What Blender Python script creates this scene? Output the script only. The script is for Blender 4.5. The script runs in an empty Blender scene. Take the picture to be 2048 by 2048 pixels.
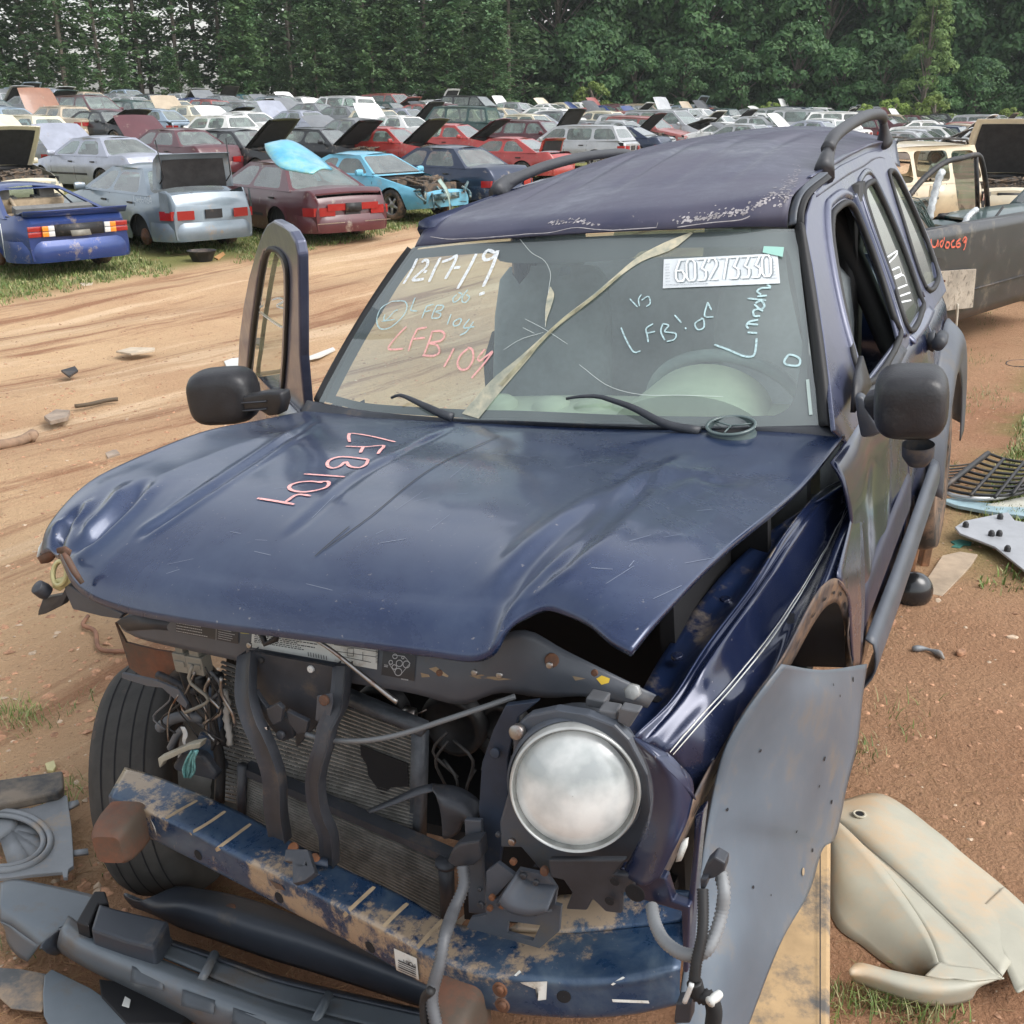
import bpy, bmesh, math, random
from mathutils import Vector, Matrix, noise
from mathutils.bvhtree import BVHTree
from mathutils.geometry import tessellate_polygon
R = math.radians
SC = bpy.context.scene
COL = SC.collection
# ------------------------------------------------------------------ camera
F_PX, HOR, CAM_H = 2150.0, 210.0, 2.05
PITCH = math.atan((1024 - HOR) / F_PX)
cam_d = bpy.data.cameras.new('camera'); cam = bpy.data.objects.new('camera', cam_d); COL.objects.link(cam)
cam_d.sensor_width = 36; cam_d.lens = 36 * F_PX / 2048; cam_d.clip_start = 0.05; cam_d.clip_end = 2000
cam.location = (0, 0, CAM_H); cam.rotation_euler = (math.pi / 2 - PITCH, 0, 0)
SC.camera = cam
SC.render.resolution_x = SC.render.resolution_y = 1024
# ------------------------------------------------------------------ sky and sun
W = bpy.data.worlds.new('World'); SC.world = W; W.use_nodes = True
wn = W.node_tree; wn.nodes.clear()
sky = wn.nodes.new('ShaderNodeTexSky'); sky.sky_type = 'NISHITA'; sky.sun_disc = False
SUN_EL, SUN_AZ = 50, 112
sky.sun_elevation = R(SUN_EL); sky.sun_rotation = R(SUN_AZ); sky.air_density = 1.3; sky.dust_density = 2.6; sky.ozone_density = 1
hs = wn.nodes.new('ShaderNodeHueSaturation'); hs.inputs['Saturation'].default_value = 0.25
bgn = wn.nodes.new('ShaderNodeBackground'); bgn.inputs['Strength'].default_value = 0.15
wo = wn.nodes.new('ShaderNodeOutputWorld')
wn.links.new(sky.outputs[0], hs.inputs['Color']); wn.links.new(hs.outputs[0], bgn.inputs['Color']); wn.links.new(bgn.outputs[0], wo.inputs['Surface'])
sl = bpy.data.lights.new('sun', 'SUN'); sl.energy = 0.9; sl.angle = R(35); sl.color = (1.0, 0.975, 0.94)
sun = bpy.data.objects.new('sun', sl); COL.objects.link(sun)
az = R(SUN_AZ)
sdir = Vector((math.sin(az) * math.cos(R(SUN_EL)), math.cos(az) * math.cos(R(SUN_EL)), math.sin(R(SUN_EL))))
sun.rotation_euler = sdir.to_track_quat('Z', 'Y').to_euler()
SC.view_settings.view_transform = 'Standard'; SC.view_settings.look = 'None'
SC.view_settings.exposure = 0.88; SC.view_settings.gamma = 1
SC.render.engine = 'CYCLES'
# ------------------------------------------------------------------ materials
MATS = {}
def M(name, col, rough=0.5, metal=0.0, coat=0.0, var=0.0, scale=8.0, dirt=None, dirt_amt=0.0, dirt_scale=3.0, bump=0.0, bscale=60, spec=0.5, var2=None):
    """procedural paint / plastic / metal: value mottling plus optional dirt patches and bump"""
    if name in MATS: return MATS[name]
    m = bpy.data.materials.new(name); m.use_nodes = True; nt = m.node_tree; N, Lk = nt.nodes, nt.links
    b = N['Principled BSDF']; c4 = (*col, 1)
    b.inputs['Base Color'].default_value = c4; b.inputs['Roughness'].default_value = rough; b.inputs['Metallic'].default_value = metal
    b.inputs['Coat Weight'].default_value = coat; b.inputs['Coat Roughness'].default_value = 0.08; b.inputs['Specular IOR Level'].default_value = spec
    tc = N.new('ShaderNodeTexCoord'); last = None
    if var or dirt:
        n1 = N.new('ShaderNodeTexNoise'); n1.inputs['Scale'].default_value = scale; n1.inputs['Detail'].default_value = 6; n1.inputs['Roughness'].default_value = .65
        Lk.new(tc.outputs['Object'], n1.inputs['Vector'])
        mx = N.new('ShaderNodeMix'); mx.data_type = 'RGBA'
        d = tuple(max(0, x * (1 - var)) for x in col); h = tuple(min(1, x * (1 + var)) for x in col)
        if var2: h = var2
        mx.inputs['A'].default_value = (*d, 1); mx.inputs['B'].default_value = (*h, 1)
        rp = N.new('ShaderNodeMapRange'); rp.inputs['From Min'].default_value = .35; rp.inputs['From Max'].default_value = .65
        Lk.new(n1.outputs['Fac'], rp.inputs['Value']); Lk.new(rp.outputs[0], mx.inputs['Factor']); last = mx.outputs['Result']
        rr = N.new('ShaderNodeMapRange'); rr.inputs['To Min'].default_value = max(0.02, rough - .12 * (1 if var else 0)); rr.inputs['To Max'].default_value = min(1, rough + .12)
        Lk.new(n1.outputs['Fac'], rr.inputs['Value']); Lk.new(rr.outputs[0], b.inputs['Roughness'])
        if dirt:
            n2 = N.new('ShaderNodeTexNoise'); n2.inputs['Scale'].default_value = dirt_scale; n2.inputs['Detail'].default_value = 9; n2.inputs['Roughness'].default_value = .7
            Lk.new(tc.outputs['Object'], n2.inputs['Vector'])
            r2 = N.new('ShaderNodeMapRange'); r2.inputs['From Min'].default_value = .62 - dirt_amt * .35; r2.inputs['From Max'].default_value = .72 - dirt_amt * .2
            Lk.new(n2.outputs['Fac'], r2.inputs['Value'])
            m2 = N.new('ShaderNodeMix'); m2.data_type = 'RGBA'; m2.inputs['B'].default_value = (*dirt, 1)
            Lk.new(last, m2.inputs['A']); Lk.new(r2.outputs[0], m2.inputs['Factor']); last = m2.outputs['Result']
        Lk.new(last, b.inputs['Base Color'])
    if bump:
        nb = N.new('ShaderNodeTexNoise'); nb.inputs['Scale'].default_value = bscale; nb.inputs['Detail'].default_value = 4
        Lk.new(tc.outputs['Object'], nb.inputs['Vector'])
        bp = N.new('ShaderNodeBump'); bp.inputs['Strength'].default_value = bump; bp.inputs['Distance'].default_value = .01
        Lk.new(nb.outputs['Fac'], bp.inputs['Height']); Lk.new(bp.outputs[0], b.inputs['Normal'])
    MATS[name] = m; return m
def glass(name, tint, film=0.1, filmcol=(.5, .55, .52), rough=0.02, refl=.07):
    if name in MATS: return MATS[name]
    m = bpy.data.materials.new(name); m.use_nodes = True; nt = m.node_tree; N, Lk = nt.nodes, nt.links; N.clear()
    o = N.new('ShaderNodeOutputMaterial'); tr = N.new('ShaderNodeBsdfTransparent'); tr.inputs[0].default_value = (*tint, 1)
    gl = N.new('ShaderNodeBsdfGlossy'); gl.inputs['Roughness'].default_value = rough; gl.inputs[0].default_value = (1, 1, 1, 1)
    df = N.new('ShaderNodeBsdfDiffuse'); df.inputs[0].default_value = (*filmcol, 1)
    fr = N.new('ShaderNodeLayerWeight'); fr.inputs[0].default_value = .5; pw = N.new('ShaderNodeMath'); pw.operation = 'POWER'; pw.inputs[1].default_value = 3.2; Lk.new(fr.outputs['Facing'], pw.inputs[0])
    a = N.new('ShaderNodeMixShader'); c = N.new('ShaderNodeMixShader')
    tc = N.new('ShaderNodeTexCoord'); nz = N.new('ShaderNodeTexNoise'); nz.inputs['Scale'].default_value = 3; nz.inputs['Detail'].default_value = 8
    Lk.new(tc.outputs['Object'], nz.inputs['Vector'])
    mr = N.new('ShaderNodeMapRange'); mr.inputs['From Min'].default_value = .3; mr.inputs['From Max'].default_value = .75; mr.inputs['To Min'].default_value = film * .6; mr.inputs['To Max'].default_value = film * 1.5
    Lk.new(nz.outputs['Fac'], mr.inputs['Value'])
    Lk.new(mr.outputs[0], a.inputs[0]); Lk.new(tr.outputs[0], a.inputs[1]); Lk.new(df.outputs[0], a.inputs[2])
    ad = N.new('ShaderNodeMath'); ad.operation = 'MULTIPLY_ADD'; ad.inputs[1].default_value = .85; ad.inputs[2].default_value = refl; ad.use_clamp = True
    Lk.new(pw.outputs[0], ad.inputs[0]); Lk.new(ad.outputs[0], c.inputs[0]); Lk.new(a.outputs[0], c.inputs[1]); Lk.new(gl.outputs[0], c.inputs[2]); Lk.new(c.outputs[0], o.inputs[0])
    MATS[name] = m; return m
# ------------------------------------------------------------------ object helpers
def tag(o, label=None, cat=None, group=None, kind=None):
    if label: o['label'] = label
    if cat: o['category'] = cat
    if group: o['group'] = group
    if kind: o['kind'] = kind
    return o
def empty(name, label, cat, loc=(0, 0, 0), rz=0, group=None, mat=None):
    o = bpy.data.objects.new(name, None); o.empty_display_size = .2; COL.objects.link(o)
    if mat is not None: o.matrix_world = mat
    else: o.location = loc; o.rotation_euler = (0, 0, rz)
    return tag(o, label, cat, group)
def mk(name, verts, faces, mat, parent=None, smooth=True, thick=0, off=-1, bevel=0, label=None, mats=None, fm=None):
    me = bpy.data.meshes.new(name); me.from_pydata([tuple(v) for v in verts], [], faces)
    for mm in (mats or [mat]): me.materials.append(mm)
    if fm: me.polygons.foreach_set('material_index', fm)
    bm = bmesh.new(); bm.from_mesh(me); bmesh.ops.recalc_face_normals(bm, faces=bm.faces)
    bm.to_mesh(me); bm.free()
    if smooth: me.polygons.foreach_set('use_smooth', [True] * len(me.polygons))
    me.update()
    o = bpy.data.objects.new(name, me); COL.objects.link(o)
    if parent is not None: o.parent = parent
    if thick:
        s = o.modifiers.new('s', 'SOLIDIFY'); s.thickness = thick; s.offset = off
    if bevel:
        b = o.modifiers.new('b', 'BEVEL'); b.width = bevel; b.segments = 2; b.limit_method = 'ANGLE'; b.angle_limit = R(40)
    if label: o['label'] = label
    return o
class B:
    """collects shapes for one mesh"""
    def __init__(s): s.v = []; s.f = []; s.m = []; s.mi = 0
    def add(s, vs, fs):
        n = len(s.v); s.v += [Vector(x) for x in vs]; s.f += [[i + n for i in f] for f in fs]; s.m += [s.mi] * len(fs); return s
    def box(s, c, d, rot=None):
        c = Vector(c); x, y, z = [k / 2 for k in d]
        p = [Vector(q) for q in ((-x, -y, -z), (x, -y, -z), (x, y, -z), (-x, y, -z), (-x, -y, z), (x, -y, z), (x, y, z), (-x, y, z))]
        if rot is not None: p = [rot @ q for q in p]
        return s.add([c + q for q in p], [(0, 3, 2, 1), (4, 5, 6, 7), (0, 1, 5, 4), (1, 2, 6, 5), (2, 3, 7, 6), (3, 0, 4, 7)])
    def tube(s, pts, r, n=8, cap=True, ridge=0):
        pts = [Vector(p) for p in pts]; vs = []; fs = []; up = None
        for i, p in enumerate(pts):
            t = (pts[min(i + 1, len(pts) - 1)] - pts[max(i - 1, 0)]); t.normalize()
            if up is None: up = t.orthogonal()
            a = (up - t * up.dot(t)); a = a.normalized() if a.length > 1e-6 else t.orthogonal().normalized()
            up = a; b = t.cross(a); rr = (r[i] if isinstance(r, (list, tuple)) else r) * (1 + (ridge if i % 2 else 0))
            vs += [p + (a * math.cos(2 * math.pi * k / n) + b * math.sin(2 * math.pi * k / n)) * rr for k in range(n)]
        for i in range(len(pts) - 1):
            for k in range(n): fs.append((i * n + k, i * n + (k + 1) % n, (i + 1) * n + (k + 1) % n, (i + 1) * n + k))
        if cap: fs.append(tuple(range(n))[::-1]); fs.append(tuple(range((len(pts) - 1) * n, len(pts) * n)))
        return s.add(vs, fs)
    def lathe(s, prof, c, ax, n=24, close=False):
        """prof: (radius, distance along axis)"""
        ax = Vector(ax).normalized(); a = ax.orthogonal().normalized(); b = ax.cross(a); c = Vector(c); vs = []; fs = []
        for r, h in prof: vs += [c + ax * h + (a * math.cos(2 * math.pi * k / n) + b * math.sin(2 * math.pi * k / n)) * r for k in range(n)]
        m = len(prof)
        for i in range(m if close else m - 1):
            j = (i + 1) % m
            for k in range(n): fs.append((i * n + k, i * n + (k + 1) % n, j * n + (k + 1) % n, j * n + k))
        return s.add(vs, fs)
    def grid(s, rows):
        n = len(rows[0]); vs = [p for r in rows for p in r]
        return s.add(vs, [(i * n + j, i * n + j + 1, (i + 1) * n + j + 1, (i + 1) * n + j) for i in range(len(rows) - 1) for j in range(n - 1)])
    def prism(s, pts, vec):
        pts = [Vector(p) for p in pts]; vec = Vector(vec); n = len(pts)
        s.add(pts + [p + vec for p in pts], [tuple(range(n)), tuple(range(n, 2 * n))[::-1]] + [(i, (i + 1) % n, (i + 1) % n + n, i + n) for i in range(n)])
        return s
    def obj(s, name, mat, parent=None, **k):
        mats = k.pop('mats', None)
        return mk(name, s.v, s.f, mat, parent, mats=mats, fm=s.m if mats else None, **k)
def cr(pts, n, closed=False):
    """Catmull-Rom resampling by chord length"""
    pts = [Vector(p) for p in pts]
    if len(pts) == 2: return [pts[0].lerp(pts[1], i / (n - 1)) for i in range(n)]
    L = [0]
    for a, b in zip(pts, pts[1:]): L.append(L[-1] + max((b - a).length, 1e-6))
    P = [pts[0] * 2 - pts[1]] + pts + [pts[-1] * 2 - pts[-2]]; out = []
    for i in range(n):
        d = L[-1] * i / (n - 1); k = 0
        while k < len(L) - 2 and L[k + 1] < d: k += 1
        t = (d - L[k]) / (L[k + 1] - L[k]); a, b, c, e = P[k], P[k + 1], P[k + 2], P[k + 3]
        out.append(.5 * ((2 * b) + (c - a) * t + (2 * a - 5 * b + 4 * c - e) * t * t + (-a + 3 * b - 3 * c + e) * t ** 3))
    return out
def loftrows(curves, nu, nv):
    cs = [cr(c, nu) for c in curves]; cols = [cr([c[i] for c in cs], nv) for i in range(nu)]
    return [[cols[i][j] for i in range(nu)] for j in range(nv)]
def loft(name, curves, mat, parent=None, nu=24, nv=10, **k):
    return B().grid(loftrows(curves, nu, nv)).obj(name, mat, parent, **k)
def plate(name, outline, holes, mat, parent, thick=.003, nrm=None, **k):
    """flat or nearly flat sheet with openings; outline and holes are 3D loops"""
    loops = [[Vector(p) for p in l] for l in [outline] + list(holes)]
    vs = [p for l in loops for p in l]; fs = [tuple(t) for t in tessellate_polygon(loops)]
    k.setdefault('smooth', False)
    return mk(name, vs, fs, mat, parent, thick=thick, off=0, **k)
def smoothloop(pts, n): 
    P = [Vector(p) for p in pts]; m = len(P); out = []
    for i in range(m):
        a, b, c, e = P[i - 1], P[i], P[(i + 1) % m], P[(i + 2) % m]
        for j in range(n):
            t = j / n; out.append(.5 * ((2 * b) + (c - a) * t + (2 * a - 5 * b + 4 * c - e) * t * t + (-a + 3 * b - 3 * c + e) * t ** 3))
    return out
# ------------------------------------------------------------------ terrain: level yard falling a little to the track, then rising to the wood
def sstep(a, b, x):
    t = min(1, max(0, (x - a) / (b - a))); return t * t * (3 - 2 * t)
def tz(x, y):
    z = -.40 * sstep(4, 13, y)
    y = min(y, 118)
    if y > 20: z += (y - 20) * (.021 - .04 * max(-.6, min(.5, x / y)))
    return z
def hit(px, py, dz=0.0):
    """where the line of sight of a photo pixel meets the terrain"""
    a, b = (px - 1024) / F_PX, (1024 - py) / F_PX
    d = Vector((a, math.cos(PITCH) + b * math.sin(PITCH), -math.sin(PITCH) + b * math.cos(PITCH)))
    o = Vector((0, 0, CAM_H)); t = .5
    while t < 400:
        q = o + d * t
        if q.z < tz(q.x, q.y) + dz: 
            lo, hi = t / 1.02, t
            for _ in range(20):
                mid = (lo + hi) / 2; q = o + d * mid
                if q.z < tz(q.x, q.y) + dz: hi = mid
                else: lo = mid
            return o + d * hi
        t *= 1.02
    return o + d * 150
# ================================================================== GROUND
E_AX = Vector((.478, .878)); N_AX = Vector((.878, -.478))
def sn(x, y): return x * N_AX.x + y * N_AX.y
def gspace(a, b, fine, lo, hi):
    out = [lo]; x = lo
    while x < hi:
        d = 0 if a <= x <= b else min(abs(x - a), abs(x - b)); x += fine + d * .09; out.append(x)
    return out
def make_ground():
    xs = gspace(-8, 6, .12, -320, 330); ys = gspace(1, 16, .12, -12, 520)
    vs = []; 
    for y in ys:
        for x in xs:
            z = tz(x, y)
            s = sn(x, y)
            if abs(x) < 30 and y < 45:
                nz = noise.noise(Vector((x * .55, y * .55, 0))) * .035 + noise.noise(Vector((x * 1.9, y * 1.9, 3))) * .014
                if -13 < s < -3.6: nz += .055 * math.sin(s * 3.1 + noise.noise(Vector((x * .2, y * .2, 9))) * 2) * sstep(-13, -12, s) * sstep(-3.6, -5, s)
                z += nz * (.45 if y < 3.2 else 1)
            vs.append((x, y, z))
    n = len(xs); fs = [(j * n + i, j * n + i + 1, (j + 1) * n + i + 1, (j + 1) * n + i) for j in range(len(ys) - 1) for i in range(n - 1)]
    m = bpy.data.materials.new('red_clay'); m.use_nodes = True; nt = m.node_tree; N, L = nt.nodes, nt.links; b = N['Principled BSDF']
    b.inputs['Roughness'].default_value = .92; b.inputs['Specular IOR Level'].default_value = .2
    tc = N.new('ShaderNodeTexCoord')
    def nz(scale, detail=8, rough=.6, vec=None):
        t = N.new('ShaderNodeTexNoise'); t.inputs['Scale'].default_value = scale; t.inputs['Detail'].default_value = detail; t.inputs['Roughness'].default_value = rough
        L.new(vec or tc.outputs['Object'], t.inputs['Vector']); return t.outputs['Fac']
    def mr(v, a, c, lo=0, hi=1):
        t = N.new('ShaderNodeMapRange'); t.inputs['From Min'].default_value = a; t.inputs['From Max'].default_value = c; t.inputs['To Min'].default_value = lo; t.inputs['To Max'].default_value = hi
        t.interpolation_type = 'SMOOTHSTEP'; L.new(v, t.inputs['Value']); return t.outputs[0]
    def mix(a, c, f):
        t = N.new('ShaderNodeMix'); t.data_type = 'RGBA'
        for k, v in (('A', a), ('B', c)):
            if isinstance(v, tuple): t.inputs[k].default_value = (*v, 1)
            else: L.new(v, t.inputs[k])
        if isinstance(f, (int, float)): t.inputs['Factor'].default_value = f
        else: L.new(f, t.inputs['Factor'])
        return t.outputs['Result']
    def math_(op, a, c):
        t = N.new('ShaderNodeMath'); t.operation = op; t.use_clamp = True
        for i, v in enumerate((a, c)):
            if isinstance(v, (int, float)): t.inputs[i].default_value = v
            else: L.new(v, t.inputs[i])
        return t.outputs[0]
    dp = N.new('ShaderNodeVectorMath'); dp.operation = 'DOT_PRODUCT'; dp.inputs[1].default_value = (N_AX.x, N_AX.y, 0); L.new(tc.outputs['Object'], dp.inputs[0]); S = dp.outputs['Value']
    mp = N.new('ShaderNodeMapping'); mp.vector_type = 'POINT'; mp.inputs['Rotation'].default_value = (0, 0, math.atan2(N_AX.x, -N_AX.y) - math.pi / 2); L.new(tc.outputs['Object'], mp.inputs['Vector'])
    # rotated frame: stretch along the direction of travel
    rot = N.new('ShaderNodeVectorRotate'); rot.rotation_type = 'Z_AXIS'; rot.inputs['Angle'].default_value = math.atan2(E_AX.x, E_AX.y); L.new(tc.outputs['Object'], rot.inputs['Vector'])
    sc = N.new('ShaderNodeVectorMath'); sc.operation = 'MULTIPLY'; sc.inputs[1].default_value = (1.5, .10, 1); L.new(rot.outputs[0], sc.inputs[0])
    tan, red, dark = (.60, .41, .245), (.33, .165, .092), (.15, .085, .055)
    big = nz(.22, 6); fine = nz(9, 10, .7); peb = nz(70, 4, .6)
    col = mix(red, tan, mr(big, .36, .62))
    # the track itself is dry and pale; right of the parked row the clay is redder
    road = math_('MULTIPLY', mr(S, -13.4, -12.2), mr(S, -1.9, -3.0))
    col = mix(col, tan, math_('MULTIPLY', road, .55))
    col = mix(col, red, math_('MULTIPLY', mr(S, -2.2, -.9), .62))
    streak = nz(1.0, 14, .72, sc.outputs[0])
    col = mix(col, (.30, .15, .085), math_('MULTIPLY', road, mr(streak, .52, .62, 0, .9)))
    col = mix(col, (.72, .53, .35), math_('MULTIPLY', road, mr(streak, .48, .38, 0, .8)))
    col = mix(col, dark, mr(fine, .58, .78, 0, .6)); col = mix(col, (.54, .36, .24), mr(peb, .60, .74, 0, .7)); col = mix(col, dark, mr(peb, .38, .28, 0, .6))
    sx0 = N.new('ShaderNodeSeparateXYZ'); L.new(tc.outputs['Object'], sx0.inputs[0]); sy = sx0.outputs['Y']
    # short grass growing through the clay
    gmask = math_('MAXIMUM', math_('MULTIPLY', mr(S, -12.6, -13.6), mr(nz(.55, 5), .30, .46)), math_('MULTIPLY', math_('MULTIPLY', mr(S, -.7, -.2), mr(nz(.8, 5), .44, .54)), mr(sy, 4.2, 5.2)))
    grn = mix((.10, .15, .035), (.22, .25, .08), nz(14, 6))
    col = mix(col, grn, math_('MULTIPLY', gmask, .8))
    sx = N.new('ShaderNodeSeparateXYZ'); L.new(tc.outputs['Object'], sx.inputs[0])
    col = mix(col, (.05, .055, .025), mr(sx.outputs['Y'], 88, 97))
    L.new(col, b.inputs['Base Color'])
    bp = N.new('ShaderNodeBump'); bp.inputs['Strength'].default_value = 1; bp.inputs['Distance'].default_value = .045
    h = N.new('ShaderNodeMath'); h.operation = 'ADD'; L.new(nz(14, 10, .7), h.inputs[0]); L.new(math_('MULTIPLY', peb, .4), h.inputs[1]); L.new(h.outputs[0], bp.inputs['Height']); L.new(bp.outputs[0], b.inputs['Normal'])
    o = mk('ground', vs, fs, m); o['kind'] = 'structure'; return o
ground = make_ground()
GBV = BVHTree.FromObject(ground, bpy.context.evaluated_depsgraph_get())
def gz(x, y):
    h = GBV.ray_cast(Vector((x, y, 50)), Vector((0, 0, -1)))[0]
    return h.z if h else tz(x, y)
random.seed(5)
def stones(name, n, region, smin, smax, mat, flat=.55):
    b = B()
    for _ in range(n):
        p = region()
        if p is None: continue
        x, y = p; z = gz(x, y); s = smin * (smax / smin) ** (random.random() ** 2.2)
        q = Matrix.Rotation(random.random() * 6.3, 3, 'Z') @ Matrix.Rotation(random.uniform(-.4, .4), 3, 'X')
        vs = [Vector((sx * random.uniform(.6, 1.1), sy * random.uniform(.6, 1.1), sz * random.uniform(.5, 1) * flat)) for sx, sy, sz in ((1, 0, .1), (.5, .8, 0), (-.5, .8, .1), (-1, 0, 0), (-.5, -.8, 0), (.5, -.8, .1), (.2, .1, 1), (0, 0, -1))]
        vs = [Vector((x, y, z)) + (q @ v) * s for v in vs]
        b.add(vs, [(i, (i + 1) % 6, 6) for i in range(6)] + [((i + 1) % 6, i, 7) for i in range(6)])
    return b.obj(name, mat, smooth=False)
m_peb = M('pebble', (.40, .22, .13), .9, var=.45, scale=25)
m_peb2 = M('pale_pebble', (.46, .35, .25), .85, var=.3, scale=25)
def reg_right():
    x, y = random.uniform(.9, 5), 1.8 + 9 * random.random() ** 1.6
    return (x, y) if sn(x, y) > -.9 else None
def reg_road():
    y = 2.0 + 13 * random.random() ** 1.5; x = random.uniform(-.62 * y - .3, 0)
    return (x, y) if sn(x, y) < -2 else None
tag(stones('gravel', 9000, reg_right, .003, .018, m_peb), kind='stuff')
tag(stones('gravel', 7000, reg_road, .003, .022, m_peb), kind='stuff')
tag(stones('gravel', 1800, reg_road, .005, .02, m_peb2), kind='stuff')
tag(stones('gravel', 2600, reg_road, .006, .028, m_peb, .5), kind='stuff')
tag(stones('gravel', 1500, reg_right, .003, .012, m_peb2), kind='stuff')
def grass(name, n, region, h0, h1, mats, w=.006, tuft=5, lean=.5):
    b = B()
    for _ in range(n):
        p = region()
        if p is None: continue
        x0, y0 = p
        for k in range(tuft):
            x, y = x0 + random.gauss(0, .03), y0 + random.gauss(0, .03); z = gz(x, y) - .004
            a = random.random() * 6.283; h = random.uniform(h0, h1); l = h * random.uniform(.1, lean); ww = w * random.uniform(.6, 1.4)
            d = Vector((math.cos(a), math.sin(a), 0)); e = Vector((-d.y, d.x, 0)) * ww; p0 = Vector((x, y, z))
            p1 = p0 + d * l * .35 + Vector((0, 0, h * .6)); p2 = p0 + d * l + Vector((0, 0, h))
            b.mi = random.randrange(len(mats))
            b.add([p0 - e, p0 + e, p1 + e * .7, p1 - e * .7, p2], [(0, 1, 2, 3), (3, 2, 4)])
    return tag(b.obj(name, None, mats=mats, smooth=False), kind='stuff')
gm = [M('grass_mid', (.17, .23, .06), .6, var=.3, scale=3), M('grass_deep', (.11, .17, .045), .6, var=.3, scale=3), M('grass_dry', (.33, .31, .15), .7, var=.3, scale=3)]
def pn(x, y, k=.8, z=0): return noise.noise(Vector((x * k, y * k, z))) 
def reg_g1():
    s = random.uniform(-18.5, -12.7); t = random.uniform(-2, 34); x, y = N_AX.x * s + E_AX.x * t, N_AX.y * s + E_AX.y * t
    if y < 8 or abs(x) > .56 * y + 1: return None
    e = pn(x, y, .5, 2) + .5 * pn(x, y, 1.7, 8) + .30 * sstep(-13.2, -15, s) + .08
    return (x, y) if e > random.uniform(-.1, .3) else None
grass('grass', 42000, reg_g1, .02, .085, gm, w=.008, tuft=4, lean=1.1)
def reg_g2():
    y = random.uniform(4.4, 12); x = random.uniform(1.2, .55 * y + .8); s = sn(x, y)
    if s < -.35: return None
    return (x, y) if pn(x, y, .9, 5) > -.04 + random.uniform(-.1, .15) else None
grass('grass', 22000, reg_g2, .015, .06, gm, w=.005, tuft=4, lean=.9)
SPR = [(20, 1430, 40), (90, 1440, 16), (170, 1410, 8), (140, 1580, 10), (260, 1730, 12), (1290 + 350, 2010, 18), (1750, 2010, 45), (1850, 2030, 30), (1730, 1500, 8), (1700, 1380, 10), (1800, 1430, 8), (1760, 1290, 8),
       (1980, 790, 60), (1900, 820, 60), (1930, 720, 40), (1880, 1010, 16), (1880, 930, 12), (2010, 1000, 10), (35, 1900, 10), (130, 1620, 7), (1690, 1530, 6), (1980, 640, 30)]
def reg_g3():
    a, c, k = random.choices(SPR, [q[2] for q in SPR])[0]
    h = hit(a + random.gauss(0, 30), c + random.gauss(0, 12)); return (h.x, h.y)
grass('grass', 420, reg_g3, .012, .055, gm, w=.0018, tuft=5, lean=1.4)
straw = M('pine_straw', (.36, .22, .11), .8, var=.3)
def needles(n, boxes):
    b = B()
    for _ in range(n):
        x0, y0, x1, y1 = random.choice(boxes); h = hit(random.uniform(x0, x1), random.uniform(y0, y1)); a = random.random() * 6.28; l = random.uniform(.03, .09)
        z = gz(h.x, h.y) + .003; d = Vector((math.cos(a), math.sin(a), random.uniform(-.05, .25))) * l
        b.tube([Vector((h.x, h.y, z)), Vector((h.x, h.y, z)) + d], .0008, 3, cap=False)
    return tag(b.obj('pine_straw', straw), kind='stuff')
needles(900, [(380, 1750, 700, 2040), (0, 1850, 260, 2048), (420, 1780, 620, 1850), (1650, 1500, 2048, 2040), (100, 1650, 420, 1780)])
hz = B(); hz.box((0, 110, 13.5), (330, 236, 35)); hzo = hz.obj('haze', None, None, smooth=False, mats=[bpy.data.materials.new('haze_air')]); hzo['kind'] = 'stuff'
hm = hzo.data.materials[0]; hm.use_nodes = True; hm.node_tree.nodes.clear(); pv = hm.node_tree.nodes.new('ShaderNodeVolumePrincipled'); pv.inputs['Color'].default_value = (.88, .95, .94, 1); pv.inputs['Density'].default_value = .0003
ho = hm.node_tree.nodes.new('ShaderNodeOutputMaterial'); hm.node_tree.links.new(pv.outputs[0], ho.inputs['Volume'])
# ================================================================== TREES
def leafmat(name, c1, c2, sc=.9):
    m = bpy.data.materials.new(name); m.use_nodes = True; nt = m.node_tree; N, L = nt.nodes, nt.links; N.clear()
    o = N.new('ShaderNodeOutputMaterial'); p = N.new('ShaderNodeBsdfPrincipled'); p.inputs['Roughness'].default_value = .55; p.inputs['Specular IOR Level'].default_value = .3
    tr = N.new('ShaderNodeBsdfTranslucent'); ms = N.new('ShaderNodeMixShader'); ms.inputs[0].default_value = .25
    oi = N.new('ShaderNodeObjectInfo'); tc = N.new('ShaderNodeTexCoord'); nz = N.new('ShaderNodeTexNoise'); nz.inputs['Scale'].default_value = sc; nz.inputs['Detail'].default_value = 5
    L.new(tc.outputs['Object'], nz.inputs['Vector']); mx = N.new('ShaderNodeMix'); mx.data_type = 'RGBA'; mx.inputs['A'].default_value = (*c1, 1); mx.inputs['B'].default_value = (*c2, 1)
    mr = N.new('ShaderNodeMapRange'); mr.inputs['From Min'].default_value = .35; mr.inputs['From Max'].default_value = .65; L.new(nz.outputs['Fac'], mr.inputs['Value']); L.new(mr.outputs[0], mx.inputs['Factor'])
    hs = N.new('ShaderNodeHueSaturation'); a = N.new('ShaderNodeMapRange'); a.inputs['To Min'].default_value = .7; a.inputs['To Max'].default_value = 1.35; L.new(oi.outputs['Random'], a.inputs['Value']); L.new(a.outputs[0], hs.inputs['Value'])
    L.new(mx.outputs['Result'], hs.inputs['Color']); L.new(hs.outputs[0], p.inputs['Base Color']); L.new(hs.outputs[0], tr.inputs[0])
    L.new(p.outputs[0], ms.inputs[1]); L.new(tr.outputs[0], ms.inputs[2]); L.new(ms.outputs[0], o.inputs[0]); return m
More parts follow.
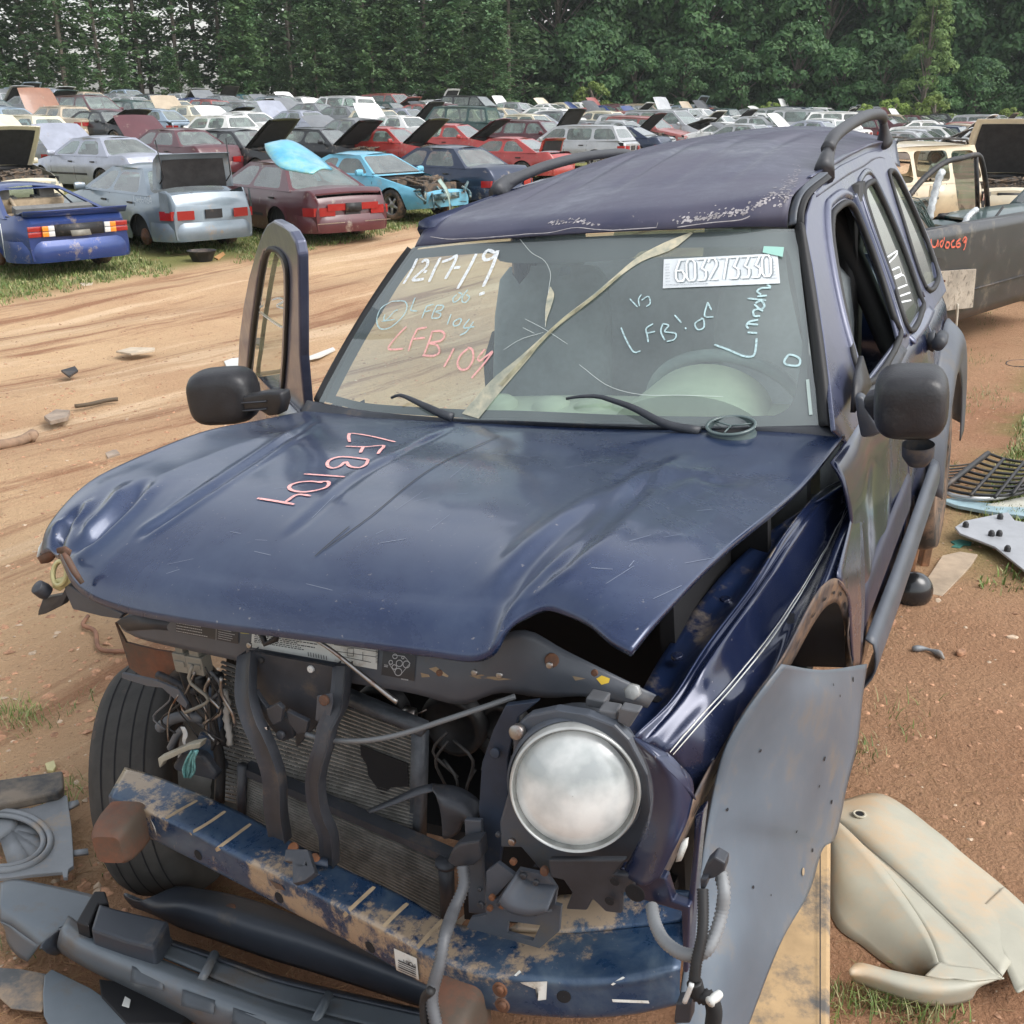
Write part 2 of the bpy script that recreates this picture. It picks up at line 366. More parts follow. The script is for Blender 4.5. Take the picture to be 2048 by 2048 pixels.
lm_dec = leafmat('leaf_deciduous', (.035, .095, .035), (.09, .175, .06)); lm_pine = leafmat('needle_pine', (.060, .125, .055), (.12, .19, .08), .5); lm_light = leafmat('leaf_light', (.12, .20, .06), (.20, .30, .10)); lm_shrub = leafmat('leaf_shrub', (.16, .24, .05), (.26, .34, .09))
m_bark = M('bark', (.17, .14, .115), .9, var=.35, scale=4)
def leaf(vs, fs, c, nrm, s, rnd):
    a = nrm.orthogonal().normalized(); a = Matrix.Rotation(rnd.random() * 6.28, 3, nrm) @ a; b = nrm.cross(a); n = len(vs)
    s2 = s * rnd.uniform(.45, .8)
    vs += [c - a * s, c + b * s2 + nrm * s * .15, c + a * s, c - b * s2 + nrm * s * .15]; fs.append((n, n + 1, n + 2, n + 3))
def decid(seed, h, rad, nclump, per, ls, base=.03, poplar=False):
    r = random.Random(seed); vs, fs = [], []; tb = B()
    for k in range(nclump):
        t = base + (1 - base) * (k + r.random()) / nclump
        prof = math.sin(math.pi * min(1, (t * .85 + .15))) ** .55 if not poplar else math.sin(math.pi * min(1, t * .8 + .2)) ** .9
        a = r.random() * 6.283; rr = rad * prof * r.uniform(.55, 1.0); c = Vector((math.cos(a) * rr, math.sin(a) * rr, h * t)); cs = rad * r.uniform(.20, .38)
        out = Vector((math.cos(a) * .6, math.sin(a) * .6, .75)).normalized()
        for _ in range(per):
            d = Vector((r.gauss(0, 1), r.gauss(0, 1), r.gauss(0, 1))).normalized()
            if d.dot(out) < -.25: d = -d
            d2 = Vector((d.x, d.y, d.z * .72)); q = c + d2 * cs * r.uniform(.8, 1.08)
            nr = (d + Vector((r.gauss(0, .35), r.gauss(0, .35), r.gauss(0, .35) + .2))).normalized(); leaf(vs, fs, q, nr, ls * r.uniform(.7, 1.3), r)
        if k % 3 == 0: tb.tube([Vector((0, 0, h * t * .6)), c * .6 + Vector((0, 0, h * t * .25)), c], [.09, .05, .02], 5, cap=False)
    tb.tube([Vector((0, 0, -.5)), Vector((r.uniform(-.2, .2), 0, h * .4)), Vector((r.uniform(-.4, .4), .1, h * .9))], [.28, .2, .05], 8)
    return vs, fs, tb
def pine(seed, h, rad, nb, per, ls, t0=.06):
    r = random.Random(seed); vs, fs = [], []; tb = B()
    tb.tube([Vector((0, 0, -.5)), Vector((.1, 0, h * .5)), Vector((0, .1, h))], [.20, .14, .03], 7)
    for k in range(nb):
        t = t0 + (1 - t0) * (k / nb) ** .9; z = h * t; a = k * 2.4 + r.uniform(-.5, .5); L_ = rad * (1 - t * .72) * r.uniform(.55, 1.1) * (.75 + .25 * min(1, t * 5))
        d = Vector((math.cos(a), math.sin(a), r.uniform(-.15, .35))); base = Vector((0, 0, z)); tip = base + d * L_ + Vector((0, 0, -.06 * L_))
        tb.tube([base, tip], [.035, .008], 4, cap=False)
        for _ in range(per):
            u = .25 + .8 * r.random(); q = base.lerp(tip, u) + Vector((r.gauss(0, .36), r.gauss(0, .36), r.gauss(0, .20) - .02)) * (.6 + u * .5)
            nr = Vector((r.gauss(0, .45), r.gauss(0, .45), 1)).normalized(); leaf(vs, fs, q, nr, ls * r.uniform(.6, 1.4), r)
    return vs, fs, tb
ARCH = {}
def arch(key, data, lm):
    vs, fs, tb = data
    me = bpy.data.meshes.new('crown'); me.from_pydata([tuple(v) for v in vs], [], fs); me.materials.append(lm)
    mt = bpy.data.meshes.new('trunk'); mt.from_pydata([tuple(v) for v in tb.v], [], tb.f); mt.materials.append(m_bark)
    ARCH[key] = (me, mt)
for i in range(3): arch('dec%d' % i, decid(10 + i, 17 + i, 5.2, 120, 120, .26), lm_dec)
arch('low0', decid(30, 6.5, 3.6, 55, 120, .21, base=.02), lm_dec); arch('low1', decid(31, 8.5, 4.2, 70, 120, .22, base=.02), lm_dec)
arch('poplar', decid(35, 12.5, 2.5, 60, 110, .16, base=.1, poplar=True), lm_light)
arch('shrub', decid(40, 2.4, 1.6, 18, 90, .12), lm_shrub)
for i in range(3): arch('pine%d' % i, pine(50 + i, 17 + i, 4.3, 78, 36, .26), lm_pine)
arch('pinelow', pine(60, 11.5, 3.6, 90, 62, .22, .02), lm_pine)
def tree(name, label, cat, key, x, y, sc, group, rz=None, zs=1):
    o = empty(name, label, cat, (x, y, tz(x, y) - .1), random.random() * 6.28 if rz is None else rz, group); o.scale = (sc, sc, sc * zs)
    for nm, me in zip(('crown', 'trunk'), ARCH[key]):
        c = bpy.data.objects.new(nm, me); COL.objects.link(c); c.parent = o
    return o
def polar(px, D):
    a = (px - 1024) / F_PX * math.cos(0); y = D / math.sqrt(1 + a * a * 1.1); return a * y * 1.068, y
random.seed(11)
ords = ['leftmost', 'second', 'third', 'fourth', 'fifth', 'sixth', 'seventh', 'eighth', 'ninth', 'tenth', 'eleventh', 'twelfth', 'thirteenth', 'fourteenth', 'fifteenth', 'sixteenth', 'seventeenth', 'eighteenth', 'nineteenth', 'twentieth', 'twenty-first', 'twenty-second', 'twenty-third', 'twenty-fourth', 'twenty-fifth', 'twenty-sixth']
def od(i): return 'leftmost' if i == 0 else ords[i] + ' from the left'
NP = 18
for i in range(NP):
    px = -60 + i * 63 + random.uniform(-14, 14); x, y = polar(px, 98 + random.uniform(-2, 4) + i * .5)
    tree('pine_tree', 'tall dark pine in the front rank of the wood, %s' % od(i), 'pine tree', 'pine%d' % (i % 3), x, y, random.uniform(.9, 1.1), 'pines along the left edge of the yard')
NB = 13
for i in range(NB):
    px = -20 + i * 72 + random.uniform(-20, 20); x, y = polar(px, 110 + random.uniform(-2, 4))
    tree('pine_tree', 'tall pine half hidden behind the front rank, %s' % od(i), 'pine tree', 'pine%d' % ((i + 1) % 3), x, y, random.uniform(1.0, 1.25), 'pines of the rear rank')
NL = 15
for i in range(NL):
    px = -20 + i * 72 + random.uniform(-20, 20); x, y = polar(px, 94 + random.uniform(-1, 2))
    tree('young_pine', 'low bushy pine at the foot of the tall pines, %s' % od(i), 'pine tree', 'pinelow', x, y, random.uniform(.30, .42) + (.28 if i > 9 else 0), 'low pines at the foot of the wood')
for i, (px, D, sc) in enumerate(((560, 96, .8), (700, 97, .95), (820, 96, .85), (905, 97, 1.0), (985, 96, .75))):
    x, y = polar(px, D); tree('pine_tree', 'full green pine with branches to the ground, %s of five' % od(i), 'pine tree', 'pinelow', x, y, sc, 'full pines in the middle of the tree line')
ND = 13
for i in range(ND):
    px = 1000 + i * 92 + random.uniform(-18, 18); x, y = polar(px, 116 + i * .6 + random.uniform(-3, 3))
    tree('leafy_tree', 'big dark leafy tree at the edge of the wood, %s' % od(i), 'tree', 'dec%d' % (i % 3), x, y, random.uniform(.95, 1.15), 'broadleaf trees along the right edge of the yard')
ND2 = 10
for i in range(ND2):
    px = 620 + i * 155 + random.uniform(-18, 18); x, y = polar(px, 127 + random.uniform(-3, 3))
    tree('leafy_tree', 'tall broadleaf tree standing behind the first rank, %s' % od(i), 'tree', 'dec%d' % ((i + 1) % 3), x, y, random.uniform(1.05, 1.25), 'broadleaf trees of the rear rank')
for i in range(12):
    px = 1060 + i * 88 + random.uniform(-20, 20); x, y = polar(px, 109 + random.uniform(-1, 2))
    tree('leafy_tree', 'low rounded leafy tree in front of the wood, %s' % od(i), 'tree', 'low%d' % (i % 2), x, y, random.uniform(.6, .95), 'low leafy trees before the wood')
x, y = polar(1742, 106); tree('poplar_tree', 'slender pale green tree standing out before the dark wood', 'tree', 'poplar', x, y, .92, None)
for i, (px, D, sc) in enumerate(((1168, 100, 1.15), (1478, 103, .7), (1642, 102, .75), (1690, 102, .95), (1735, 102, .85), (1765, 102, 1.1), (1900, 103, .8))):
    x, y = polar(px, D); tree('bright_shrub', ['bright yellow-green shrub behind the white sedan', 'small bright shrub behind the dark sedans', 'low bright shrub, leftmost of the row at right', 'bright shrub, second of the row at right', 'bright shrub, third of the row at right', 'bright pointed shrub, fourth of the row at right', 'bright shrub beside the dark van, last of the row'][i], 'shrub', 'shrub', x, y, sc, 'bright shrubs at the foot of the wood')
# ================================================================== CARS
m_tyre = M('tyre_rubber', (.035, .033, .03), .85, var=.3, scale=20, dirt=(.22, .14, .09), dirt_amt=.5, dirt_scale=5)
m_rim = M('alloy_rim', (.38, .38, .37), .4, .7, var=.2)
m_rust = M('rusty_steel', (.20, .085, .04), .8, .2, var=.5, scale=14, dirt=(.10, .06, .045), dirt_amt=.6, dirt_scale=9)
m_blk = M('black_plastic', (.018, .018, .020), .55, var=.25, dirt=(.12, .09, .07), dirt_amt=.25)
m_dark = M('dark_cavity', (.02, .02, .022), .9, var=.3)
m_cloth = M('grey_cloth', (.16, .16, .155), .9, var=.2); m_clothtan = M('tan_cloth', (.36, .28, .19), .9, var=.2)
m_red = M('red_lens', (.30, .015, .015), .15, coat=.6); m_amb = M('amber_lens', (.75, .26, .03), .2, coat=.6); m_white = M('white_lens', (.62, .63, .62), .2, coat=.5)
m_clear = M('clear_lens', (.42, .44, .43), .15, .3, coat=.8); m_chrome = M('chrome', (.6, .6, .6), .2, 1.0)
m_eng = M('engine_grime', (.07, .065, .06), .7, .3, var=.6, scale=18, dirt=(.25, .17, .11), dirt_amt=.5, dirt_scale=8)
m_liner = M('hood_liner', (.022, .021, .022), .95, var=.4, scale=6)
g_side = glass('car_glass', (.50, .60, .55), .22, (.42, .47, .44)); g_ws = glass('car_windshield', (.55, .66, .6), .25, (.45, .50, .47))
PR = {
 'sedan':  dict(L=4.75, W=1.78, H=1.40, xc=.98, xw=.28, xr=-.95, xd=-1.62, xb=-.18, zc=.96, zb=.93, zd=1.00, zn=.70, zr=.72, xf=1.42, xa=-1.33, wr=.56),
 'square': dict(L=5.20, W=1.90, H=1.42, xc=.95, xw=.45, xr=-1.05, xd=-1.35, xb=-.22, zc=.96, zb=.92, zd=.97, zn=.82, zr=.86, xf=1.60, xa=-1.45, wr=.64),
 'cts':    dict(L=4.83, W=1.80, H=1.44, xc=.98, xw=.18, xr=-1.02, xd=-1.72, xb=-.22, zc=1.0, zb=.98, zd=1.12, zn=.74, zr=.80, xf=1.50, xa=-1.38, wr=.56),
 'buick':  dict(L=4.98, W=1.85, H=1.44, xc=1.05, xw=.30, xr=-1.00, xd=-1.75, xb=-.22, zc=.98, zb=.95, zd=1.02, zn=.72, zr=.74, xf=1.50, xa=-1.30, wr=.55),
 'coupe':  dict(L=4.45, W=1.72, H=1.32, xc=.85, xw=.12, xr=-.85, xd=-1.70, xb=-.45, zc=.92, zb=.88, zd=.94, zn=.62, zr=.68, xf=1.32, xa=-1.22, wr=.53),
 'hatch':  dict(L=4.10, W=1.68, H=1.40, xc=.92, xw=.25, xr=-1.35, xd=-1.88, xb=-.25, zc=.95, zb=.92, zd=.96, zn=.68, zr=.80, xf=1.25, xa=-1.25, wr=.55),
 'wagon':  dict(L=4.75, W=1.78, H=1.46, xc=1.0, xw=.35, xr=-1.85, xd=-2.18, xb=-.15, zc=.96, zb=.94, zd=.96, zn=.72, zr=.82, xf=1.42, xa=-1.33, wr=.60, third=1),
 'van':    dict(L=4.90, W=1.92, H=1.76, xc=1.45, xw=.62, xr=-2.02, xd=-2.32, xb=.10, zc=1.12, zb=1.08, zd=1.08, zn=.78, zr=.85, xf=1.50, xa=-1.40, wr=.72, third=1),
 'pony':   dict(L=4.80, W=1.84, H=1.26, xc=.90, xw=.15, xr=-.75, xd=-1.85, xb=-.55, zc=.90, zb=.86, zd=.97, zn=.66, zr=.80, xf=1.45, xa=-1.28, wr=.56),
 'suv':    dict(L=4.65, W=1.82, H=1.76, xc=.98, xw=.50, xr=-1.98, xd=-2.18, xb=-.12, zc=1.12, zb=1.08, zd=1.08, zn=.92, zr=.92, xf=1.40, xa=-1.30, wr=.68, third=1, sill=.36, ra=.41),
}
def li(tab, x):
    if x <= tab[0][0]: return tab[0][1]
    for (a, b), (c, d) in zip(tab, tab[1:]):
        if x <= c: t = (x - a) / (c - a); return b + (d - b) * t
    return tab[-1][1]
def smooth_li(tab, x, r=.10): return sum(li(tab, x + k * r) for k in (-1, -.5, 0, .5, 1)) / 5
def cut_plate(b, outline, holes):
    loops = [outline] + holes; vs = [Vector(p) for l in loops for p in l]
    b.add(vs, [tuple(t) for t in tessellate_polygon([[Vector(p) for p in l] for l in loops])])
def inset_poly(q, d, rnd=.25):
    """shrink a convex 4-corner loop and round its corners"""
    c = sum(q, Vector()) / len(q); out = []
    q2 = []
    n = len(q)
    for i in range(n):
        p, a, e = q[i], q[i - 1], q[(i + 1) % n]; u = (a - p).normalized(); v = (e - p).normalized(); s = max(.3, u.cross(v).length); q2.append(p + (u + v) * d / s)
    for i in range(n):
        p, a, e = q2[i], q2[i - 1], q2[(i + 1) % n]
        k = .12
        A = p + (a - p).normalized() * min(k, (a - p).length * .3); Bq = p + (e - p).normalized() * min(k, (e - p).length * .3)
        for t in (0, .33, .67, 1): out.append(A.lerp(p, t).lerp(p.lerp(Bq, t), t))
    return out
def wheel_mesh(key, r=.315, wd=.20, style='alloy'):
    b = B()
    if style != 'disc':
        b.mi = 0; b.lathe([(r * .66, -wd / 2), (r * .93, -wd / 2), (r, -wd * .36), (r, wd * .36), (r * .93, wd / 2), (r * .66, wd / 2), (r * .62, 0)], (0, 0, 0), (0, 1, 0), 26, close=True)
        b.mi = 1; b.lathe([(r * .66, wd * .44), (r * .60, wd * .30), (r * .58, -.02)], (0, 0, 0), (0, 1, 0), 26)
        if style == 'alloy':
            for k in range(5):
                a = k * 2 * math.pi / 5; b.box((math.cos(a) * r * .34, wd * .26, math.sin(a) * r * .34), (r * .62, .03, r * .16), Matrix.Rotation(-a, 3, 'Y'))
        else: b.lathe([(r * .62, wd * .22), (r * .45, wd * .10), (r * .28, wd * .20), (0.001, wd * .24)], (0, 0, 0), (0, 1, 0), 20)
        b.lathe([(.075, wd * .30), (.06, wd * .36), (.001, wd * .37)], (0, 0, 0), (0, 1, 0), 12)
        b.mi = 2; b.lathe([(r * .6, -.02), (.001, -.03)], (0, 0, 0), (0, 1, 0), 16)
        mats = [m_tyre, m_rim if style == 'alloy' else m_rust, m_dark]
    else:
        b.lathe([(.06, -.05), (.14, -.05), (.145, .0), (.14, .02), (.075, .025), (.07, .06), (.001, .065)], (0, 0, 0), (0, 1, 0), 20)
        b.box((.0, -.08, .1), (.08, .1, .16)); mats = [m_rust]
    me = bpy.data.meshes.new('wheel'); me.from_pydata([tuple(v) for v in b.v], [], b.f)
    for q in mats: me.materials.append(q)
    me.polygons.foreach_set('material_index', b.m); me.polygons.foreach_set('use_smooth', [True] * len(b.f)); return me
WM = {}
def car_body(P, hood, trunk, lightstyle=0):
    """list of (name, B, mats, matrix) ; material slot 0 is the car's own paint"""
    L, W_, H = P['L'], P['W'] / 2, P['H']; xc, xw, xr, xd, xb = P['xc'], P['xw'], P['xr'], P['xd'], P['xb']; zb = P['zb']; sill = P.get('sill', .22); ra = P.get('ra', .36)
    f, r = L / 2, -L / 2; out = []
    top = [(r, P['zr'] - .04), (r + .10, P['zr'] + (P['zd'] - P['zr']) * .8), (r + .22, P['zd'] - .03), (xd, zb + .01), (xb, zb), (xc, P['zc'] - .04), (f - .45, P['zn'] + .06), (f - .12, P['zn'] - .02), (f, P['zn'] - .12)]
    ctop = [(r, P['zr']), (r + .10, P['zd'] - .03), (r + .2, P['zd']), (xd, P['zd'] + .02), (xc, P['zc'] + .03), (f - .5, P['zn'] + .13), (f - .15, P['zn'] + .05), (f, P['zn'] - .06)]
    hw = [(r, .80), (r + .12, .90), (r + .5, .965), (r + 1.2, 1.0), (f - 1.3, 1.0), (f - .55, .955), (f - .16, .87), (f, .72)]
    xs = sorted(set([round(r + L * i / 44, 3) for i in range(45)] + [round(w + ra * k, 3) for w in (P['xf'], P['xa']) for k in (-1, -.93, -.8, -.6, -.3, 0, .3, .6, .8, .93, 1)] + [xd, xc, r + .06, f - .06]))
    zc = P.get('rw', .315)
    b = B(); rows = []
    for x in xs:
        w = W_ * smooth_li(hw, x, .12); zs = smooth_li(top, x, .08); zl = sill + .06 * max(0, (abs(x) - f + .6) / .6)
        for wx in (P['xf'], P['xa']):
            if abs(x - wx) <= ra: zl = max(zl, zc + math.sqrt(max(0, ra * ra - (x - wx) ** 2)))
        arch_ = zl > sill + .1; row = []
        zm = .58 * zs / .93
        for t, k in ((0, .955), (.12, .975), (.35, .995), (.6, 1.0), (.72, .992), (.76, .982), (.9, .955), (1, .92)):
            z = sill + (zs - sill) * t; z = max(z, zl + .012 * t); kk = k if not (arch_ and z <= zl + .03) else 1.012
            row.append(Vector((x, w * kk, z)))
        row.append(Vector((x, w * .885, zs + .012))); rows.append(row)
    for s in (1, -1): b.grid([[Vector((p.x, p.y * s, p.z)) for p in row] for row in rows])
    # deck / hood tops and end fascias
    def toprow(x, i0=.885):
        w = W_ * smooth_li(hw, x, .12); zs = smooth_li(top, x, .08) + .012; zt = smooth_li(ctop, x, .08)
        return [Vector((x, w * k * s_, zs + (zt - zs) * (1 - (k / i0) ** 2))) for k, s_ in ((i0, 1), (i0 * .8, 1), (i0 * .5, 1), (.0, 1), (i0 * .5, -1), (i0 * .8, -1), (i0, -1))]
    hoodx = [x for x in xs if x >= xc - .01 and x <= f - .12]; deckx = [x for x in xs if x <= xd + .01 and x >= r + .10]
    b.grid([toprow(x) for x in xs if x >= f - .13]); b.grid([toprow(x) for x in xs if x <= r + .11])
    for row, x in ((rows[0], r), (rows[-1], f)):
        tr = toprow(x); b.add([p for p in row] + [Vector((p.x, -p.y, p.z)) for p in reversed(row)], [tuple(range(2 * len(row)))])
        b.add(tr, [tuple(range(len(tr)))])
    # cowl, parcel shelf and roof
    b.grid([toprow(x) for x in (xc - .10, xc)]) if hood != 'x' else None
    zr = H - .015; wB = W_ * .93; wr = P['wr']
    yz = lambda z: wB + (wr - wB) * (z - zb) / (H - .04 - zb)
    b.grid([[Vector((xw + (xr - xw) * t, wr * k * (1 - .06 * (2 * t - 1) ** 2), H - .04 + .055 * (1 - k * k) - .03 * (2 * t - 1) ** 4 + .012 * math.sin(math.pi * t))) for k in (-1, -.92, -.6, -.2, .2, .6, .92, 1)] for t in [i / 10 for i in range(11)]])
    Ab = lambda s: Vector((xc - .02, s * yz(zb), zb)); At = lambda s: Vector((xw, s * wr * .94, H - .07)); Ct = lambda s: Vector((xr, s * wr * .94, H - .07)); Cb = lambda s: Vector((xd, s * yz(zb), zb))
    panes = []
    for s in (1, -1):
        A, A2, C2, C = Ab(s), At(s), Ct(s), Cb(s)
        Mt = A2.lerp(C2, (xw - xb) / (xw - xr)); Mb = A.lerp(C, (xc - xb) / (xc - xd)); o_ = Vector((0, 0, 0))
        hs_ = [inset_poly([A + Vector((-.10, 0, 0)), A2, Mt, Mb], .05)]
        if P.get('third'):
            Nt, Nb = A2.lerp(C2, .68), A.lerp(C, .68); hs_ += [inset_poly([Mb, Mt, Nt, Nb], .045), inset_poly([Nb, Nt, C2, C], .06)]
        else: hs_ += [inset_poly([Mb, Mt, C2 + Vector((.03, 0, 0)), C + Vector((.30, 0, 0))], .05)]
        top_ = [A2.lerp(C2, k / 4) + Vector((0, s * .02 * (1 - abs(k - 2) / 2) ** .5 if 0 < k < 4 else 0, .03)) for k in range(5)]
        cut_plate(b, [A] + top_ + [C] + [C + (A - C) * .5], hs_); panes += [('side_window', h) for h in hs_]
    fo = [Ab(1), At(1) + Vector((0, 0, .03)), At(-1) + Vector((0, 0, .03)), Ab(-1)]; fh = inset_poly(fo, .05); cut_plate(b, fo, [fh]); panes.append(('windshield', fh))
    ro = [Cb(1), Ct(1) + Vector((0, 0, .03)), Ct(-1) + Vector((0, 0, .03)), Cb(-1)]
    ro = [Vector((p.x, p.y, p.z)) for p in ro]; rh = inset_poly(ro, .07 if not P.get('third') else .12); cut_plate(b, ro, [rh]); panes.append(('rear_window', rh))
    # seams, handles, side trim
    b.mi = 1
    for s in (1, -1):
        for x in (xb, xc - .08, xd + .45 if not P.get('third') else -1.0):
            pts = []
            for t in (.05, .3, .6, .8, 1.0):
                w = W_ * smooth_li(hw, x, .12); zs = smooth_li(top, x, .08); z = sill + (zs - sill) * t; k = li([(0, .957), (.12, .977), (.35, .997), (.6, 1.002), (.76, .984), (.9, .957), (1, .922)], t); pts.append(Vector((x, s * (w * k + .001), z)))
            b.grid([[p + Vector((-.007, 0, 0)) for p in pts], [p + Vector((.007, 0, 0)) for p in pts]])
        for x in (xb + .17, xd + .62 if not P.get('third') else -.80): b.box((x, s * (W_ * .985), zb - .13), (.17, .03, .03))
        b.grid([[Vector((x, s * W_ * smooth_li(hw, x, .12) * 1.006, z)) for x in [r + .9 + (L - 1.8) * k / 12 for k in range(13)] if abs(x - P['xf']) > ra and abs(x - P['xa']) > ra] for z in (.47, .52)])
    # closed inner cavities and underbody
    b.mi = 2
    b.box((0, 0, sill + .05), (L - .5, W_ * 1.7, .04)); b.box((xc - .1, 0, .6), (.04, W_ * 1.8, .66)); b.box((xd, 0, .55), (.04, W_ * 1.75, .6))
    for s in (1, -1):
        b.box((xc - .5 + (xd - xc + .5) / 2, s * W_ * .86, .58), (abs(xd - xc) - .2, .03, .62))
        for wx in (P['xf'], P['xa']):
            b.grid([[Vector((wx + ra * 1.03 * math.cos(a), s * y, zc + ra * 1.03 * math.sin(a))) for a in [math.pi * k / 10 for k in range(11)]] for y in (W_ * .94, W_ * .5)])
            b.add([Vector((wx + ra * 1.03 * math.cos(a), s * W_ * .5, max(sill, zc + ra * 1.03 * math.sin(a)))) for a in [math.pi * k / 10 for k in range(11)]], [tuple(range(11))])
    b.box(((f + xc) / 2, W_ * .78, .55), (f - xc - .15, .03, .35)); b.box(((f + xc) / 2, -W_ * .78, .55), (f - xc - .15, .03, .35))
    out.append(('body', b, [None, m_blk, m_dark], None))
    for nm, h in panes:
        g = B(); g.add(h, [tuple(range(len(h)))]); out.append((nm, g, [g_ws if nm != 'side_window' else g_side], None))
    # hood
    def lid(rows_, hinge, ang, under):
        g = B(); hv = Vector(hinge); rr = [[p - hv for p in row] for row in rows_]; g.grid(rr); g.mi = 1
        g.grid([[Vector((p.x, p.y * (.80 if 0 < k < len(rr) - 1 else .93), p.z - .034)) for p in row] for k, row in enumerate(rr)][1:-1]); g.mi = 0; g.grid([[Vector((p.x, p.y * .93, p.z - .026)) for p in row] for row in rr]); g.mi = 0 if not under else 0
        n = len(rr[0]); edge = [row[0] for row in rr] + rr[-1][1:] + [row[-1] for row in rr[::-1]][1:] + rr[0][::-1][1:]
        g.grid([edge, [Vector((p.x, p.y * .93, p.z - .028)) for p in edge]])
        return g, Matrix.Translation(hv) @ Matrix.Rotation(ang, 4, 'Y')
    hr = [toprow(x) for x in hoodx]
    if hood is not None and hood != 'x' and len(hr) > 1:
        g, mt = lid(hr, (xc, 0, P['zc'] - .02), -R(hood), 1); out.append(('hood', g, [None, m_liner], mt))
    if hood == 'x' or (hood and hood > 5):
        g = B(); rr_ = random.Random(int(L * 100))
        g.box(((xc + f) / 2 - .1, 0, .62), (.55, .45, .35)); g.box(((xc + f) / 2, .1, .80), (.35, .3, .1)); g.box((xc + .35, -.5, .72), (.3, .3, .2)); g.box((xc + .5, .55, .72), (.3, .22, .22)); g.box((f - .28, 0, .55), (.05, 1.1, .40))
        for k in range(8): g.tube([(xc + .1 + rr_.random() * .9, rr_.uniform(-.6, .6), .75), (xc + .3 + rr_.random() * .7, rr_.uniform(-.6, .6), .86), (xc + .2 + rr_.random() * .9, rr_.uniform(-.6, .6), .72)], .022, 6)
        out.append(('engine', g, [m_eng], None))
    dr = [toprow(x) for x in deckx]
    if len(dr) > 1 and trunk != 'x' and not P.get('third'):
        g, mt = lid(dr[::-1], (xd, 0, P['zd'] + .0), R(trunk or 0), 1); out.append(('trunk_lid', g, [None, m_liner], mt))
    # bumpers
    for e, sgn in ((f, 1), (r, -1)):
        path = [(e - sgn * .55, 1.0), (e - sgn * .30, .985), (e - sgn * .10, .90), (e + sgn * .015, .74), (e + sgn * .05, .4), (e + sgn * .06, 0)]
        path += [(x, -k) for x, k in path[::-1][1:]]
        kk = [smooth_li(hw, x, .12) / max(.001, 1) for x, _ in path]
        sec = [(-.16, .24), (.0, .25), (.02, .34), (.018, .44), (.0, .49), (-.03, .56)]
        g = B(); z0 = sill - .22; rows_ = [cr([Vector((x + (dx if abs(x) > abs(e) - .2 else 0) * sgn, k * (W_ + .008 + min(dx, 0) * .3) * (1 if abs(x) < abs(e) - .2 else .97), z + z0)) for x, k in path], 25) for dx, z in sec]
        g.grid(rows_); out.append(('bumper', g, [None], None))
    # lamps
    zh = P['zn'] - .06
    for s in (1, -1):
        g = B(); pts = [(f + .01, .50), (f - .01, .64), (f - .11, .83), (f - .32, .93)]
        g.grid([[Vector((x + .012, s * k * W_, z)) for x, k in pts] for z in (zh - .16, zh - .02)]); out.append(('headlight', g, [m_clear], None))
        g = B(); zt = P['zr'] - .02; pts = [(r - .03, .42), (r - .01, .68), (r + .03, .87), (r + .24, .985)]
        g.grid([[Vector((x - .006, s * k * (W_ + .004), z)) for x, k in pts] for z in (zt - .17, zt - .02)]); out.append(('taillight', g, [m_red], None))
        g = B(); g.lathe([(.001, -.11), (.06, -.10), (.075, 0), (.065, .09), (.001, .10)], (xc - .32, s * (W_ + .10), zb + .07), (0, 1, 0), 12); g.v = [Vector((xc - .32 + (p.x - xc + .32) * .6, p.y, p.z)) for p in g.v]; g.box((xc - .30, s * (W_ - .0), zb + .03), (.06, .12, .04)); out.append(('mirror', g, [None], None))
    g = B(); g.box((r - .02, 0, P['zr'] - .11), (.02, .32, .15)); out.append(('licence_panel', g, [m_blk], None))
    g = B(); g.box((f + .012, 0, zh - .10), (.03, .62, .13)); out.append(('grille', g, [m_blk], None))
    # seats and dash
    g = B()
    for s in (.36, -.36):
        g.box((xb + .25, s, .50), (.5, .48, .18)); g.box((xb + .02, s, .80), (.14, .46, .56), Matrix.Rotation(-.2, 3, 'Y')); g.box((xb - .05, s, 1.14), (.09, .24, .15))
    g.box((xd + .55, 0, .48), (.5, 1.2, .18)); g.box((xd + .30, 0, .75), (.14, 1.2, .5), Matrix.Rotation(-.3, 3, 'Y')); out.append(('seats', g, [m_cloth], None))
    g = B(); g.box((xc - .28, 0, zb - .08), (.42, W_ * 1.7, .14)); out.append(('dashboard', g, [m_blk], None))
    return out
PROTO = {}
def proto(kind, hood, trunk):
    key = (kind, hood, trunk)
    if key in PROTO: return PROTO[key]
    lst = []
    for nm, b, mats, mt in car_body(PR[kind], hood, trunk):
        me = bpy.data.meshes.new(nm); me.from_pydata([tuple(v) for v in b.v], [], b.f)
        for q in mats: me.materials.append(q or m_blk)
        me.polygons.foreach_set('material_index', [min(x, len(mats) - 1) for x in b.m])
        bm = bmesh.new(); bm.from_mesh(me); bmesh.ops.remove_doubles(bm, verts=bm.verts, dist=.0005) if nm == 'body' else None; bmesh.ops.recalc_face_normals(bm, faces=bm.faces); 
        for e in bm.edges:
            if len(e.link_faces) == 2 and e.calc_face_angle(0) > R(38): e.smooth = False
        bm.to_mesh(me); bm.free(); me.polygons.foreach_set('use_smooth', [nm not in ('seats', 'licence_panel', 'engine', 'side_window')] * len(me.polygons))
        lst.append((nm, me, mats, mt))
    PROTO[key] = lst; return lst
